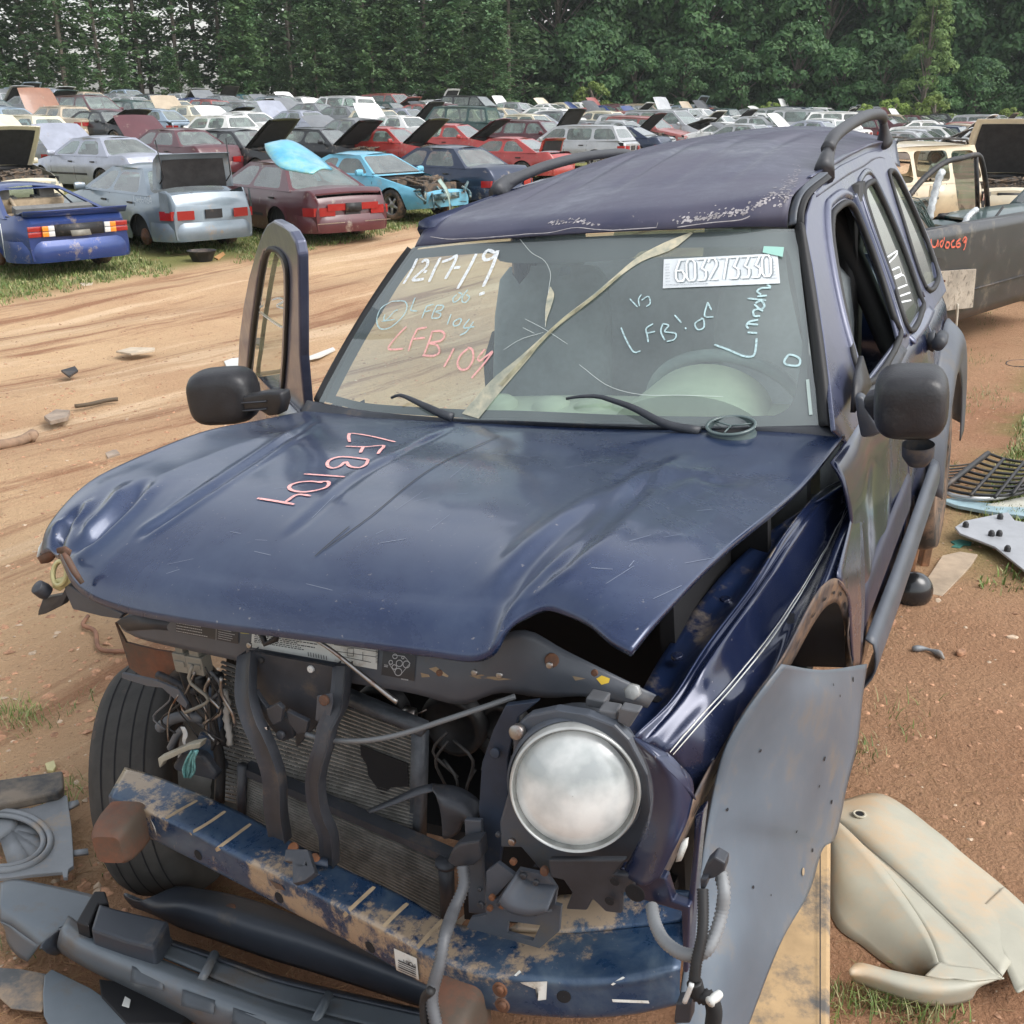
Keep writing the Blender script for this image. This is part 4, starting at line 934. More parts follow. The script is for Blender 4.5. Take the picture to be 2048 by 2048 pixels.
# edge grime and rust on the broken corner
b = B(); 
for q in (ZA([(205, 590), (215, 540), (250, 480), (285, 400), (300, 375), (290, 450), (250, 540), (225, 600)]),): b.prism(Jl(q, u=-.757), (-.002, 0, 0))
b.obj('chipped_edge', m_paper, hood, label='bare white edge of the bent corner')
b = B(); b.prism(Jl(ZA([(310, 545), (350, 535), (385, 560), (370, 610), (350, 600), (345, 575), (315, 570)]), v=-.53), (0, .006, 0)); b.tube(Jl(ZA([(350, 570), (372, 600), (410, 670), (455, 735)]), v=-.56), [.004, .007, .007, .005], 6); b.obj('torn_edge', j_rustcap, hood); b = B(); b.prism(Jl(ZA([(205, 595), (250, 560), (330, 560), (285, 600), (265, 625), (225, 628)]), v=-.45), (0, .012, -.0)); b.obj('torn_edge', j_rustcap, hood)
strokes('wax_pencil_mark', HT, [Z5([(900, 1250), (895, 1225), (905, 1205), (1010, 1220), (1135, 1250)]), Z5([(880, 1272), (980, 1275), (1075, 1268), (1060, 1290), (1045, 1312)]), Z5([(970, 1275), (955, 1305)]),
  Z5([(995, 1340), (900, 1328), (840, 1328), (795, 1345), (785, 1370), (810, 1385), (850, 1375), (880, 1352), (900, 1375), (950, 1382), (985, 1365), (995, 1340)]), Z5([(665, 1415), (770, 1422), (875, 1430)]),
  Z5([(735, 1455), (790, 1455), (785, 1480), (735, 1498), (660, 1508), (600, 1498), (590, 1478), (630, 1460), (700, 1453), (760, 1460)]),
  Z5([(425, 1540), (520, 1555), (615, 1572)]), Z5([(570, 1560), (630, 1522), (700, 1528)])], .0085, m_markp, suv, label='code handwritten in pink on the hood')
strokes('crease_line', HT, [ZA([(1740, 590), (1830, 510), (1930, 425)]) , [(650, 1100), (740, 1035), (860, 940), (1000, 872)]], .0025, j_rub, suv)  # thin hood crease drawn as a dark line, its shade put into the colour
# ---------------------------------------------------------------- front support panel across the nose
def strip(name, top, bot, mat, th=.01, nu=30, nv=4, parent=None, **k): return loft(name, [top, bot], mat, parent or suv, nu=nu, nv=nv, thick=th, **k)
bar_t = Jv([(243, 1236, -.50), (330, 1200, -.50), (480, 1225, -.50), (640, 1250, -.49), (860, 1290, -.49), (960, 1310, -.49), (1010, 1268, -.49), (1060, 1262, -.48), (1130, 1300, -.46), (1220, 1345, -.44), (1312, 1390, -.42)])
bar_b = Jv([(250, 1262, -.50), (300, 1282, -.50), (480, 1322, -.52), (640, 1355, -.52), (820, 1385, -.52), (920, 1408, -.51), (1000, 1385, -.50), (1090, 1395, -.49), (1170, 1392, -.47), (1240, 1405, -.45), (1295, 1415, -.43)])
bar_m = [a.lerp(c, .5) + Vector((0, -.007, 0)) for a, c in zip(bar_t, bar_b)]
support = loft('core_support', [bar_t, bar_m, bar_b], j_grey, suv, nu=60, nv=8, thick=.003, off=0)
ST = bvh(support)
m_barlab = M('sticker_black', (.025, .027, .033), .4)
def quad(name, tree, pts, mat, parent, off=.0035, label=None, mi=6):
    pts = [pts[0], pts[1], pts[2], pts[3]]; g = B(); rr = []
    for j in range(mi + 1):
        row = []
        for i in range(mi * 2 + 1):
            s, t = i / (mi * 2), j / mi; x = (pts[0][0] * (1 - s) + pts[1][0] * s) * (1 - t) + (pts[3][0] * (1 - s) + pts[2][0] * s) * t; y = (pts[0][1] * (1 - s) + pts[1][1] * s) * (1 - t) + (pts[3][1] * (1 - s) + pts[2][1] * s) * t
            c = cast(tree, x, y, off); row.append(c[0] if c else (row[-1] if row else Vector()))
        rr.append(row)
    g.grid(rr); return g.obj(name, mat, parent, label=label)
def textrows(b, tree, quadp, nrow, seed, wd, off=.0045, fill=.9):
    r = random.Random(seed); (ax, ay), (bx, by), (cx, cy), (dx, dy) = quadp
    for k in range(nrow):
        t = (k + .5) / nrow; x0, y0 = ax + (dx - ax) * t, ay + (dy - ay) * t; x1, y1 = bx + (cx - bx) * t, by + (cy - by) * t; s = 0; end = r.uniform(fill * .6, fill)
        while s < end:
            l = r.uniform(.01, .05); p = [cast(tree, x0 + (x1 - x0) * q, y0 + (y1 - y0) * q, off) for q in (s, s + l)]
            if all(p): ribbon(b, p, wd)
            s += l + .012
lab = quad('warning_label', ST, ZA([(980, 925), (1325, 985), (1322, 1068), (978, 1000)]), m_barlab, suv)
b = B(); textrows(b, ST, ZA([(985, 930), (1195, 965), (1192, 1040), (982, 1000)]), 5, 1, .0022); textrows(b, ST, ZA([(1215, 970), (1315, 988), (1312, 1062), (1212, 1040)]), 6, 2, .0018, fill=.95)
lx = [cast(ST, *p, off=.0045) for p in ZA([(1203, 965), (1201, 1045)])]; ribbon(b, lx, .001) if all(lx) else None
b.obj('printed_text', m_pale, lab, smooth=False)
y_ = quad('caution_symbol', ST, ZA([(1337, 988), (1385, 992), (1382, 1015), (1334, 1010)]), M('label_yellow', (.50, .48, .10), .5), suv)
lab2 = quad('refrigerant_label', ST, [ZA([(1398, 992)])[0], (758, 1298), (756, 1338), ZA([(1392, 1085)])[0]], m_paper, suv, label='long white label printed in black')
b = B(); textrows(b, ST, ZA([(1415, 1005), (1810, 1065), (1800, 1125), (1410, 1060)]), 6, 3, .0022)
q = ZB([(165, 205), (385, 240), (380, 320), (160, 285)])
for e in ([(170, 215), (380, 250)], [(168, 245), (375, 275)], [(235, 235), (265, 235), (265, 270), (235, 268), (235, 235)], [(310, 250), (310, 290)], [(205, 270), (350, 300)]):
    p = [cast(ST, *z, off=.0045) for z in ZB(e)]
    if all(p): ribbon(b, p, .0014)
for k in range(9):
    p = [cast(ST, *z, off=.0045) for z in ZB([(372 - k * .0, 245 + k * 7), (384, 247 + k * 7)])]
    if all(p): ribbon(b, p, .0012)
b.obj('printed_text', m_ink, lab2, smooth=False)
strokes('stamped_code', ST, [[(x, y), (x + 1, y + 8)] for x, y in [(619 + i * 5.2, 1303 + i * 1.1) for i in range(8)]], .0014, m_ink, lab2, off=.0048)
lab3 = quad('belt_routing_label', ST, ZB([(408, 230), (565, 255), (556, 388), (398, 358)]), m_barlab, suv, label='small black label with a belt diagram')
b = B()
def ring(cx, cy, rx, ry, n=16): return ZB([(cx + rx * math.cos(2 * math.pi * i / n), cy + ry * math.sin(2 * math.pi * i / n)) for i in range(n + 1)])
for cx, cy, r_ in ((465, 272, 11), (445, 300, 9), (486, 305, 15), (520, 310, 16), (462, 322, 11), (481, 345, 17), (503, 278, 6)):
    p = [cast(ST, *z, off=.0045) for z in ring(cx, cy, r_, r_)]; p = [k for k in p if k]; ribbon(b, p, .0016)
for e in ([(455, 265), (510, 272), (538, 305), (498, 350)], [(436, 305), (466, 350)]):
    p = [cast(ST, *z, off=.0045) for z in ZB(e)]; p = [k for k in p if k]; ribbon(b, p, .0014)
textrows(b, ST, ZB([(448, 238), (540, 255), (538, 268), (446, 250)]), 1, 5, .0035); textrows(b, ST, ZB([(414, 308), (435, 312), (434, 326), (412, 322)]), 2, 6, .0022); textrows(b, ST, ZB([(495, 372), (548, 380), (546, 390), (494, 382)]), 1, 7, .0035)
b.obj('diagram', m_pale, lab3, smooth=False)
def patch(name, tree, poly, mat, parent, off=.002, label=None, sub=1):
    P = [Vector((x, y, 0)) for x, y in poly]; vs = [cast(tree, p.x, p.y, off) for p in P]
    c = sum(P, Vector()) / len(P); cc = cast(tree, c.x, c.y, off)
    if not cc or not all(vs): return None
    g = B(); g.add([v[0] for v in vs] + [cc[0]], [(i, (i + 1) % len(vs), len(vs)) for i in range(len(vs))]); return g.obj(name, mat, parent, label=label)
def disc(name, c, ax, r, h, mat, parent, n=16, prof=None, label=None):
    g = B(); g.lathe(prof or [(r, 0), (r, h), (r * .85, h * 1.1), (.0005, h * 1.1)], c, ax, n); return g.obj(name, mat, parent, label=label)
for q in (ZB([(820, 365), (880, 358), (960, 370), (1025, 380), (960, 385), (860, 378)]), ZB([(585, 350), (625, 360), (630, 370), (590, 372)]), ZB([(625, 330), (660, 322), (720, 365), (715, 372), (665, 355)]), ZB([(1315, 365), (1380, 378), (1330, 388)])):
    patch('rust_scar', ST, q, j_mud, support)
SF = Vector((0, -1, .25)).normalized()
for (x, y, r_, mt_) in (*[(*ZB([(1215, 290)])[0], .014, m_rust)], *[(*ZB([(125, 485)])[0], .010, m_rust)]):
    pass
patch('hole', ST, ZB([(1205, 355), (1240, 348), (1285, 370), (1290, 405), (1270, 418), (1225, 395)]), j_deep, support, .001)
patch('hole', ST, ring(1463, 395, 36, 32), j_deep, support, .001); patch('fuse_box_edge', ST, ZB([(1430, 380), (1455, 365), (1495, 380), (1490, 400), (1455, 408)]), M('yellow_plastic', (.62, .42, .02), .5, var=.15), support, .003)
c = cast(ST, *ZB([(1215, 290)])[0]); disc('bolt', c[0], c[1], .0125, .004, m_rust, support, 12)
c = cast(ST, *ZB([(1612, 435)])[0]) or (J(*ZB([(1612, 435)])[0], v=-.44), SF); c = (J(*ZB([(1612, 440)])[0], v=-.46), Vector((.2, -1, .5)).normalized())
disc('headlight_adjuster', c[0], c[1], .014, .02, M('clear_grey_plastic', (.30, .31, .31), .3, coat=.4), suv, 6)
# ---------------------------------------------------------------- latch bracket, radiator and cables
def vplate(name, poly, v, mat, th=.004, parent=None, holes=(), bevel=0, label=None, tilt=None):
    pl = tilt or ((0, 1, 0), v); return plate(name, Jl(poly, pl=pl), [Jl(h, pl=pl) for h in holes], mat, parent or suv, thick=th, bevel=bevel, label=label)
vplate('latch_support', ZA([(1375, 1105), (1885, 1200), (1870, 1480), (1770, 1500), (1640, 1640), (1620, 1450), (1330, 1400), (1335, 1180)]), -.545, j_blk, .006, bevel=.002, label='dark stamped bracket that held the hood latch')
for lr, w_ in ((ZA([(1345, 1130), (1335, 1250), (1335, 1380), (1375, 1520), (1430, 1640)]) + ZC([(1490, 300), (1500, 480), (1525, 640)]), .040), (ZA([(1870, 1200), (1860, 1330), (1840, 1440), (1790, 1530), (1770, 1640)]) + ZC([(1750, 180), (1720, 330), (1740, 500), (1790, 620), (1800, 780)]), .030)):
    pts = [J(*p, v=-.555 - .045 * math.sin(math.pi * i / (len(lr) - 1)) - .06 * i / (len(lr) - 1)) for i, p in enumerate(lr)]; pts = cr(pts, 24)
    g = B(); rr = []
    for i, p in enumerate(pts):
        t = (pts[min(i + 1, 23)] - pts[max(i - 1, 0)]).normalized(); sx = t.cross(Vector((0, -1, 0))).normalized(); rr.append([p - sx * w_ / 2 + Vector((0, .025, 0)), p - sx * w_ / 2, p - sx * w_ * .3 + Vector((0, .006, 0)), p + sx * w_ * .3 + Vector((0, .006, 0)), p + sx * w_ / 2, p + sx * w_ / 2 + Vector((0, .025, 0))])
    g.grid(rr); g.obj('support_leg', j_blk, suv, thick=.003, bevel=.001)
g = B()
for poly, v_ in ((ZA([(1355, 1370), (1410, 1330), (1440, 1380), (1470, 1420), (1540, 1440), (1610, 1500), (1620, 1590), (1560, 1610), (1500, 1540), (1430, 1440), (1375, 1440)]), -.585), (ZA([(1580, 1440), (1640, 1470), (1700, 1500), (1690, 1560), (1640, 1570), (1590, 1500)]), -.60), (ZA([(1470, 1430), (1530, 1400), (1560, 1430), (1550, 1500), (1510, 1520), (1480, 1480)]), -.61)):
    g.prism(Jl(poly, v=v_), (0, .01, 0))
g.obj('hood_latch', j_blk, suv, bevel=.0015, smooth=False)
g = B(); g.prism(Jl(ZA([(1750, 1360), (1830, 1345), (1835, 1400), (1820, 1480), (1770, 1510), (1740, 1490)]), v=-.60), (0, .004, 0)); g.obj('latch_lever', j_grey, suv, bevel=.001, smooth=False)
for p, v_, r_, mt_ in ((ZA([(1795, 1378)])[0], -.602, .010, m_rust), (ZA([(1450, 1158)])[0], -.547, .006, j_rub), (ZA([(1722, 1206)])[0], -.547, .007, m_white), (ZA([(1555, 1572)])[0], -.60, .009, j_blk)):
    disc('bolt', J(*p, v=v_), (0, -1, .2), r_, .006, mt_, suv, 10)
g = B(); g.lathe([(.006, 0), (.0065, .03), (.006, .034), (.001, .034)], J(*ZA([(1465, 1525)])[0], v=-.61), Vector((.1, -.2, -1)), 10); g.obj('spring', m_chrome, suv)
g = B(); g.tube(cr([J(*p, v=v_) for p, v_ in ((ZA([(1690, 1570)])[0], -.60), (ZB([(130, 675)])[0], -.60), (ZB([(300, 680)])[0], -.61), (ZB([(480, 650)])[0], -.60), (ZB([(700, 580)])[0], -.58), (ZB([(880, 520)])[0], -.55), (ZB([(1040, 465)])[0], -.515))], 40), .0052, 8); g.obj('release_cable', M('cable_grey', (.14, .15, .16), .4, var=.1), suv)
g = B(); g.tube(cr([J(*p, v=-.60) for p in ZB([(55, 180), (150, 240), (300, 360), (400, 440), (470, 495)])], 20), [.003 + .002 * i / 19 for i in range(20)], 6); g.obj('prop_rod', j_steel, suv)
g = B(); g.tube([J(*p, v=-.59) for p in ZA([(1440, 1000), (1465, 1070), (1520, 1045), (1530, 1010)])], .006, 8); g.obj('latch_hook', j_rub, suv)
g = B(); g.box(J(*ZB([(530, 560)])[0], v=-.40), (.025, .02, .03)); g.tube(Jl(ZB([(545, 560), (610, 530)]), v=-.40), .0015, 4); g.tube(Jl(ZB([(535, 575), (550, 598)]), v=-.40), .004, 5); g.obj('wire_clip', j_steel, suv)
# radiator and condenser cores: finned sheets built as many thin tubes and fin rows
def core(name, quadpx, v0, v1, ntube, mat, fmat, parent, gap=None):
    (a, b_, c_, d_) = quadpx; A, Bq, Cq, D = J(*a, v=v0), J(*b_, v=v0 + .0), J(*c_, v=v1), J(*d_, v=v1)
    g = B(); g.add([A + Vector((0, .012, 0)), Bq + Vector((0, .012, 0)), Cq + Vector((0, .012, 0)), D + Vector((0, .012, 0))], [(0, 1, 2, 3)]); o = g.obj(name, mat, parent, smooth=False)
    g = B()
    for k in range(ntube):
        t = (k + .5) / ntube; p, q = A.lerp(D, t), Bq.lerp(Cq, t); h = (A - D).length / ntube * .20; up = (A - D).normalized() * h
        g.add([p + up, q + up, q - up, p - up, p + up * .6 + Vector((0, -.006, 0)), q + up * .6 + Vector((0, -.006, 0)), q - up * .6 + Vector((0, -.006, 0)), p - up * .6 + Vector((0, -.006, 0))], [(4, 5, 6, 7), (0, 1, 5, 4), (3, 2, 6, 7)])
    t_ = g.obj('cooling_tubes', fmat, o, smooth=False); return o, (A, Bq, Cq, D)
def fins(name, base, dark, bright):
    m = bpy.data.materials.new(name); m.use_nodes = True; nt = m.node_tree; N, L = nt.nodes, nt.links; b = N['Principled BSDF']; b.inputs['Roughness'].default_value = .5; b.inputs['Metallic'].default_value = .4
    tc = N.new('ShaderNodeTexCoord'); mp = N.new('ShaderNodeMapping'); mp.inputs['Scale'].default_value = (260, 1, 60); L.new(tc.outputs['Object'], mp.inputs[0])
    n = N.new('ShaderNodeTexNoise'); n.inputs['Scale'].default_value = 1; n.inputs['Detail'].default_value = 2; L.new(mp.outputs[0], n.inputs['Vector'])
    n2 = N.new('ShaderNodeTexNoise'); n2.inputs['Scale'].default_value = 9; n2.inputs['Detail'].default_value = 5; L.new(tc.outputs['Object'], n2.inputs['Vector'])
    ad = N.new('ShaderNodeMath'); ad.operation = 'ADD'; L.new(n.outputs['Fac'], ad.inputs[0]); L.new(n2.outputs['Fac'], ad.inputs[1])
    r = N.new('ShaderNodeValToRGB'); e = r.color_ramp.elements; e[0].position = .44; e[0].color = (*dark, 1); e[1].position = .60; e[1].color = (*bright, 1); q = e.new(.52); q.color = (*base, 1)
    h = N.new('ShaderNodeMath'); h.operation = 'MULTIPLY'; h.inputs[1].default_value = .5; L.new(ad.outputs[0], h.inputs[0]); L.new(h.outputs[0], r.inputs[0]); L.new(r.outputs[0], b.inputs['Base Color']); return m
m_fin = fins('radiator_fins', (.05, .048, .045), (.008, .008, .008), (.75, .75, .72)); m_tubes = M('radiator_tubes', (.21, .205, .19), .45, .2, var=.35, scale=30)
rad, rq = core('condenser', ((445, 1318), (840, 1465), (825, 1690), (446, 1600)), -.43, -.45, 32, m_fin, m_tubes, suv)
vplate('fin_damage', ZB([(292, 700), (520, 790), (525, 900), (440, 905), (400, 945), (330, 845), (325, 800), (295, 750)]), -.446, j_deep, .002, rad)
rad2, rq2 = core('radiator', ((490, 1548), (892, 1725), (884, 1848), (490, 1640)), -.475, -.485, 19, m_fin, m_tubes, suv)
g = B(); g.tube([J(485, 1530, v=-.49), J(482, 1640, v=-.50)], .011, 8); g.obj('side_tank', j_blk, rad2)
g = B(); g.tube([J(892, 1728, v=-.50), J(897, 1850, v=-.51)], .016, 10); g.tube([J(892, 1722, v=-.50), J(892, 1729, v=-.50)], .022, 10); g.obj('side_tank', j_blk, rad2)
g = B(); g.prism(Jl([(484, 1536), (895, 1715), (895, 1728), (484, 1550)], v=-.492), (0, .03, 0)); g.obj('top_rail', j_blk, rad2, smooth=False)
g = B(); g.prism(Jl([(822, 1470), (843, 1476), (838, 1700), (818, 1690)], v=-.45), (0, .03, 0)); g.prism(Jl([(640, 1372), (842, 1458), (842, 1474), (640, 1388)], v=-.45), (0, .03, 0)); g.obj('end_tank', M('tank_grey', (.075, .085, .10), .5, var=.4, scale=25), rad)
g = B(); g.tube(cr(Jl(ZA([(1235, 1320), (1255, 1400), (1250, 1480), (1265, 1560), (1270, 1620)]), v=-.46), 14), [.006 + .003 * (i % 2) for i in range(14)], 6); g.obj('torn_seal', M('pale_seal', (.42, .42, .40), .7), rad)
# ---------------------------------------------------------------- dark engine bay behind
g = B()
g.box((0, .30, .62), (1.40, .03, .85)); g.box((-.42, .06, .66), (.03, .45, .6)); g.box((.60, .1, .62), (.03, .45, .80)); g.box((.1, .1, .34), (1.0, .5, .03)); g.obj('engine_bay', j_deep, suv, smooth=False)
rr_ = random.Random(4); g = B()
for k in range(16):
    p = Vector((rr_.uniform(-.5, .5), rr_.uniform(-.38, -.2), rr_.uniform(.6, .95))); q = p + Vector((rr_.uniform(-.15, .15), 0, rr_.uniform(-.2, .1))); g.tube(cr([p, (p + q) / 2 + Vector((.03, -.03, .02)), q], 8), rr_.uniform(.006, .02), 6)
for x, y, r_ in ((.22, -.33, .07), (.32, -.30, .05), (.05, -.33, .06)): g.lathe([(r_, 0), (r_, .03), (r_ * .8, .035), (r_ * .7, .01), (.001, .01)], (x, y, .80), (0, -1, 0), 20)
g.obj('engine', M('engine_black', (.02, .02, .022), .5, .2, var=.4, scale=12), suv)
# right-hand (picture left) wreckage around the missing lamp: brackets, hoses, connectors
g = B()
g.tube(cr(Jv([(*ZA([(1205, 1240)])[0], -.46), (*ZA([(1190, 1400)])[0], -.46), (*ZC([(1190, 60)])[0], -.47), (*ZC([(1215, 220)])[0], -.47), (*ZC([(1210, 430)])[0], -.48)]), 16), .012, 8); g.obj('hose', j_rub, suv)
def cor(name, pts, r, mat=None, parent=None, n=90):
    g = B(); g.tube(cr(pts, n), [r * (1 if i % 2 else .78) for i in range(n)], 10); return g.obj(name, mat or j_rub, parent or suv)
m_loom = M('grey_conduit', (.11, .115, .125), .5, var=.15, scale=20)
cor('corrugated_tube', Jl(ZA([(880, 1535), (930, 1495), (1010, 1470), (1090, 1475), (1120, 1480)]), v=-.46), .013, m_loom, n=44)
cor('corrugated_tube', Jl(ZC([(940, 130), (975, 60), (1010, 20)]), v=-.47), .009, m_loom, n=24)
for ps, r_, mt_ in ((ZA([(1010, 1200), (1040, 1300), (1100, 1420), (1180, 1500), (1200, 1600)]), .011, j_rub), (ZA([(1100, 1260), (1140, 1380), (1200, 1500), (1235, 1620)]), .012, j_rub), (ZA([(870, 1240), (960, 1280), (1060, 1330), (1120, 1300)]), .009, j_blk), (ZA([(1020, 1330), (1060, 1460), (1160, 1540)]), .008, j_blk)):
    g = B(); g.tube(cr(Jl(ps, v=-.46), 18), r_, 8); g.obj('hose', mt_, suv)
m_conn = M('connector_tan', (.20, .19, .16), .5, var=.2)
for p, s_ in ((ZA([(1020, 1160)])[0], (.036, .03, .045)), (ZA([(1100, 1175)])[0], (.044, .03, .042))):
    g = B(); c = J(*p, v=-.47); g.box(c, s_); g.box(c + Vector((0, 0, .03)), (s_[0] * .6, s_[1] * .7, .03)); g.box(c + Vector((0, -.016, 0)), (s_[0] * .8, .004, s_[2] * .3)); g.obj('wiring_connector', m_conn, suv, bevel=.003, smooth=False)
vplate('bent_bracket', ZA([(680, 1228), (870, 1270), (990, 1320), (1040, 1400), (1030, 1425), (1000, 1400), (900, 1310), (820, 1300), (675, 1255)]), -.50, j_grey, .006, bevel=.001)
vplate('headlight_bracket', ZA([(1160, 1300), (1215, 1350), (1225, 1500), (1210, 1650), (1165, 1650), (1150, 1480)]), -.465, j_beam, .008)
vplate('torn_fender_apron', ZA([(640, 950), (700, 1060), (860, 1100), (990, 1120), (980, 1200), (900, 1270), (780, 1240), (720, 1200), (690, 1100)]), -.42, j_rustcap, .006)
g = B(); P_ = Jl(ZA([(350, 750), (380, 745), (470, 810), (560, 850), (680, 905), (660, 935), (560, 920), (400, 880), (365, 800)]), v=-.50); g.prism(P_, (0, .03, 0)); g.obj('bent_rail_end', j_grey, suv, bevel=.003, smooth=False)
g = B(); g.tube(cr(Jl(ZA([(395, 750), (440, 745), (520, 790), (540, 830), (600, 850)]), v=-.47), 12), .006, 6); g.prism(Jl(ZA([(660, 935), (760, 910), (970, 960), (960, 1000), (850, 990), (700, 1000), (640, 950)]), v=-.51), (0, .02, 0)); g.obj('bent_lip', j_blk, suv)
m_yel = M('aged_yellow_plastic', (.48, .44, .22), .45, var=.2)
g = B(); c = J(*ZA([(330, 680)])[0], v=-.50); g.lathe([(.022, -.004), (.030, -.004), (.030, .004), (.022, .004)], c, (-.2, -1, .5), 20, close=True); g.prism(Jl(ZA([(290, 720), (385, 690), (390, 730), (330, 780), (290, 760)]), v=-.505), (0, .006, 0)); g.obj('yellow_clip_ring', m_yel, suv)
g = B(); g.prism(Jl(ZA([(235, 820), (340, 800), (360, 760), (370, 800), (340, 860), (250, 905), (208, 915), (210, 890)]), v=-.50), (0, .02, 0)); g.lathe([(.016, 0), (.018, .01), (.016, .03), (.001, .032)], J(*ZA([(262, 790)])[0], v=-.50), (-.2, -.6, .8), 14); g.obj('loose_mount', j_blk, suv, bevel=.002)
# looms and the torn lamp wiring above the beam
g = B(); g.prism(Jl(ZC([(870, 185), (1040, 110), (1110, 95), (1100, 130), (1040, 140), (900, 205), (880, 240)]), v=-.52), (0, .02, 0)); g.obj('cream_bracket', M('aged_cream', (.38, .36, .29), .5, var=.2), suv, bevel=.002, smooth=False)
g = B(); g.prism(Jl(ZC([(945, 230), (1000, 150), (1110, 170), (1190, 280), (1180, 310), (1060, 280), (970, 260)]), v=-.50), (0, .05, 0)); g.obj('horn_cover', j_blk, suv, bevel=.008, smooth=False)
g = B(); rr_ = random.Random(8)
for k in range(12):
    g.tube(cr(Jl(ZC([(1060 + k * 3, 140), (1030 + k * 4, 190), (1010 + k * 6, 240 + rr_.random() * 30), (1020 + k * 3, 290)]), v=-.535 - rr_.random() * .01), 10), .0022, 5)
g.obj('lamp_wires', M('wire_teal', (.12, .30, .30), .4, var=.5, scale=60), suv)
g = B()
for k in range(5): g.tube(cr(Jl(ZC([(1000 + k * 4, 10), (1015 + k * 5, 50), (1010 + k * 3, 90), (1030, 120)]), v=-.48), 8), .0018, 4)
g.obj('loose_wires', m_white, suv)
vplate('frame_gusset', ZC([(1110, 40), (1190, 90), (1215, 200), (1190, 300), (1120, 220), (1080, 110)]), -.475, j_beam, .008)
# ---------------------------------------------------------------- front wheel (picture left)
g = B(); ax = Vector((-.90, -.42, -.03)).normalized(); cw = J(330, 1560, v=.04) ; cw = J(345, 1545, u=-.86)
g.lathe([(.19, -.09), (.28, -.105), (.305, -.095), (.318, -.072), (.321, -.05), (.321, .05), (.318, .072), (.305, .095), (.28, .105), (.19, .09)], cw, ax, 56, close=True); wh = g.obj('front_wheel', None, suv, mats=[M('tyre_front', (.045, .043, .040), .8, var=.25, scale=14, dirt=(.17, .12, .085), dirt_amt=.2, dirt_scale=4)]); 
g = B(); g.lathe([(.205, -.09), (.19, -.04), (.18, .08), (.05, .07), (.04, .09), (.001, .09)], cw, ax, 28); g.obj('rim', m_rim, wh)
g = B()
for k in range(0, 56, 1):
    pass
for off in (-.055, -.02, .02, .055):
    g.lathe([(.3218, off - .002), (.3218, off + .002)], cw, ax, 56)
g.obj('tread_grooves', j_deep, wh)
g = B(); g.lathe([(.30, -.12), (.34, -.122), (.368, -.09), (.371, -.02)], cw, ax, 56); 
# ---------------------------------------------------------------- bumper beam
def bj(pts): return [J(x, y, w=w_) for x, y, w_ in pts]
bt = bj([(222, 1585, .61), (285, 1610, .61), (400, 1665, .605), (560, 1745, .60), (720, 1825, .60), (850, 1895, .60), (960, 1938, .60), (1120, 1955, .60), (1250, 1950, .60), (1362, 1928, .60)])
bb_ = bj([(250, 1535, .61), (330, 1560, .61), (480, 1625, .61), (640, 1715, .605), (800, 1790, .60), (900, 1845, .60), (1010, 1860, .60), (1130, 1862, .60), (1250, 1852, .60), (1372, 1840, .60)])
bt2 = [p + Vector((0, -.008, -.012)) for p in bt]; bf = [p + Vector((0, -.010, -.074)) for p in bt]; bf2 = [p + Vector((0, .03, -.086)) for p in bt]
beam = loft('bumper_beam', [bb_, bt, bt2, bf, bf2], j_beam, suv, nu=80, nv=26, thick=.003, off=0, label='scratched blue steel bumper beam')
BT = bvh(beam)
for _l in ([ZC([(1090, 420), (1000, 470), (915, 520)]), ZC([(1245, 480), (1150, 545), (1055, 600)]), ZC([(1385, 550), (1290, 620), (1195, 690)]), ZD([(360, 785), (290, 850), (215, 920)]), ZD([(520, 865), (450, 930), (385, 1000)]), ZD([(690, 945), (620, 1020), (545, 1105)])]): strokes('beam_rib', BT, [_l], .0095, j_mud, beam, off=.002)
for q in (ZC([(1360, 560), (1560, 640), (1640, 700), (1560, 700), (1400, 620)]), ZC([(1700, 760), (1900, 860), (1925, 1000), (1780, 950), (1700, 880)]), ZD([(90, 690), (350, 790), (280, 860), (140, 840), (40, 790)]), ZC([(700, 330), (760, 300), (880, 340), (760, 360)]), ZD([(820, 1060), (900, 1075), (880, 1110), (790, 1100)]), ZD([(1200, 1000), (1340, 960), (1460, 1000), (1440, 1080), (1250, 1090)]), ZD([(1560, 960), (1700, 960), (1760, 1040), (1640, 1100), (1560, 1060)])):
    pass
for p in (ZC([(1098, 715)])[0], ZC([(1545, 950)])[0], ZD([(342, 1070)])[0], ZD([(1275, 1308)])[0]):
    c = cast(BT, *p); 
    if c: disc('hole', c[0], c[1], .012, .0005, j_deep, beam, 14)
for q in (ZD([(1035, 1215), (1060, 1190), (1070, 1200), (1045, 1220)]), ZD([(1065, 1235), (1195, 1235), (1190, 1320), (1150, 1325), (1155, 1260), (1075, 1245)]), ZD([(1500, 1245), (1560, 1220), (1570, 1226), (1510, 1250)]), ZD([(1505, 1318), (1680, 1325), (1685, 1338), (1510, 1332)]), ZC([(835, 510), (855, 560), (872, 608), (862, 560)])):
    patch('scrape', BT, q, m_paper, beam, .003)
# paint worn through along the edge
for q in (ZC([(1490, 850), (1560, 880), (1580, 910), (1530, 900)]),): patch('rust_spot', BT, q, j_rustcap, beam, .003)
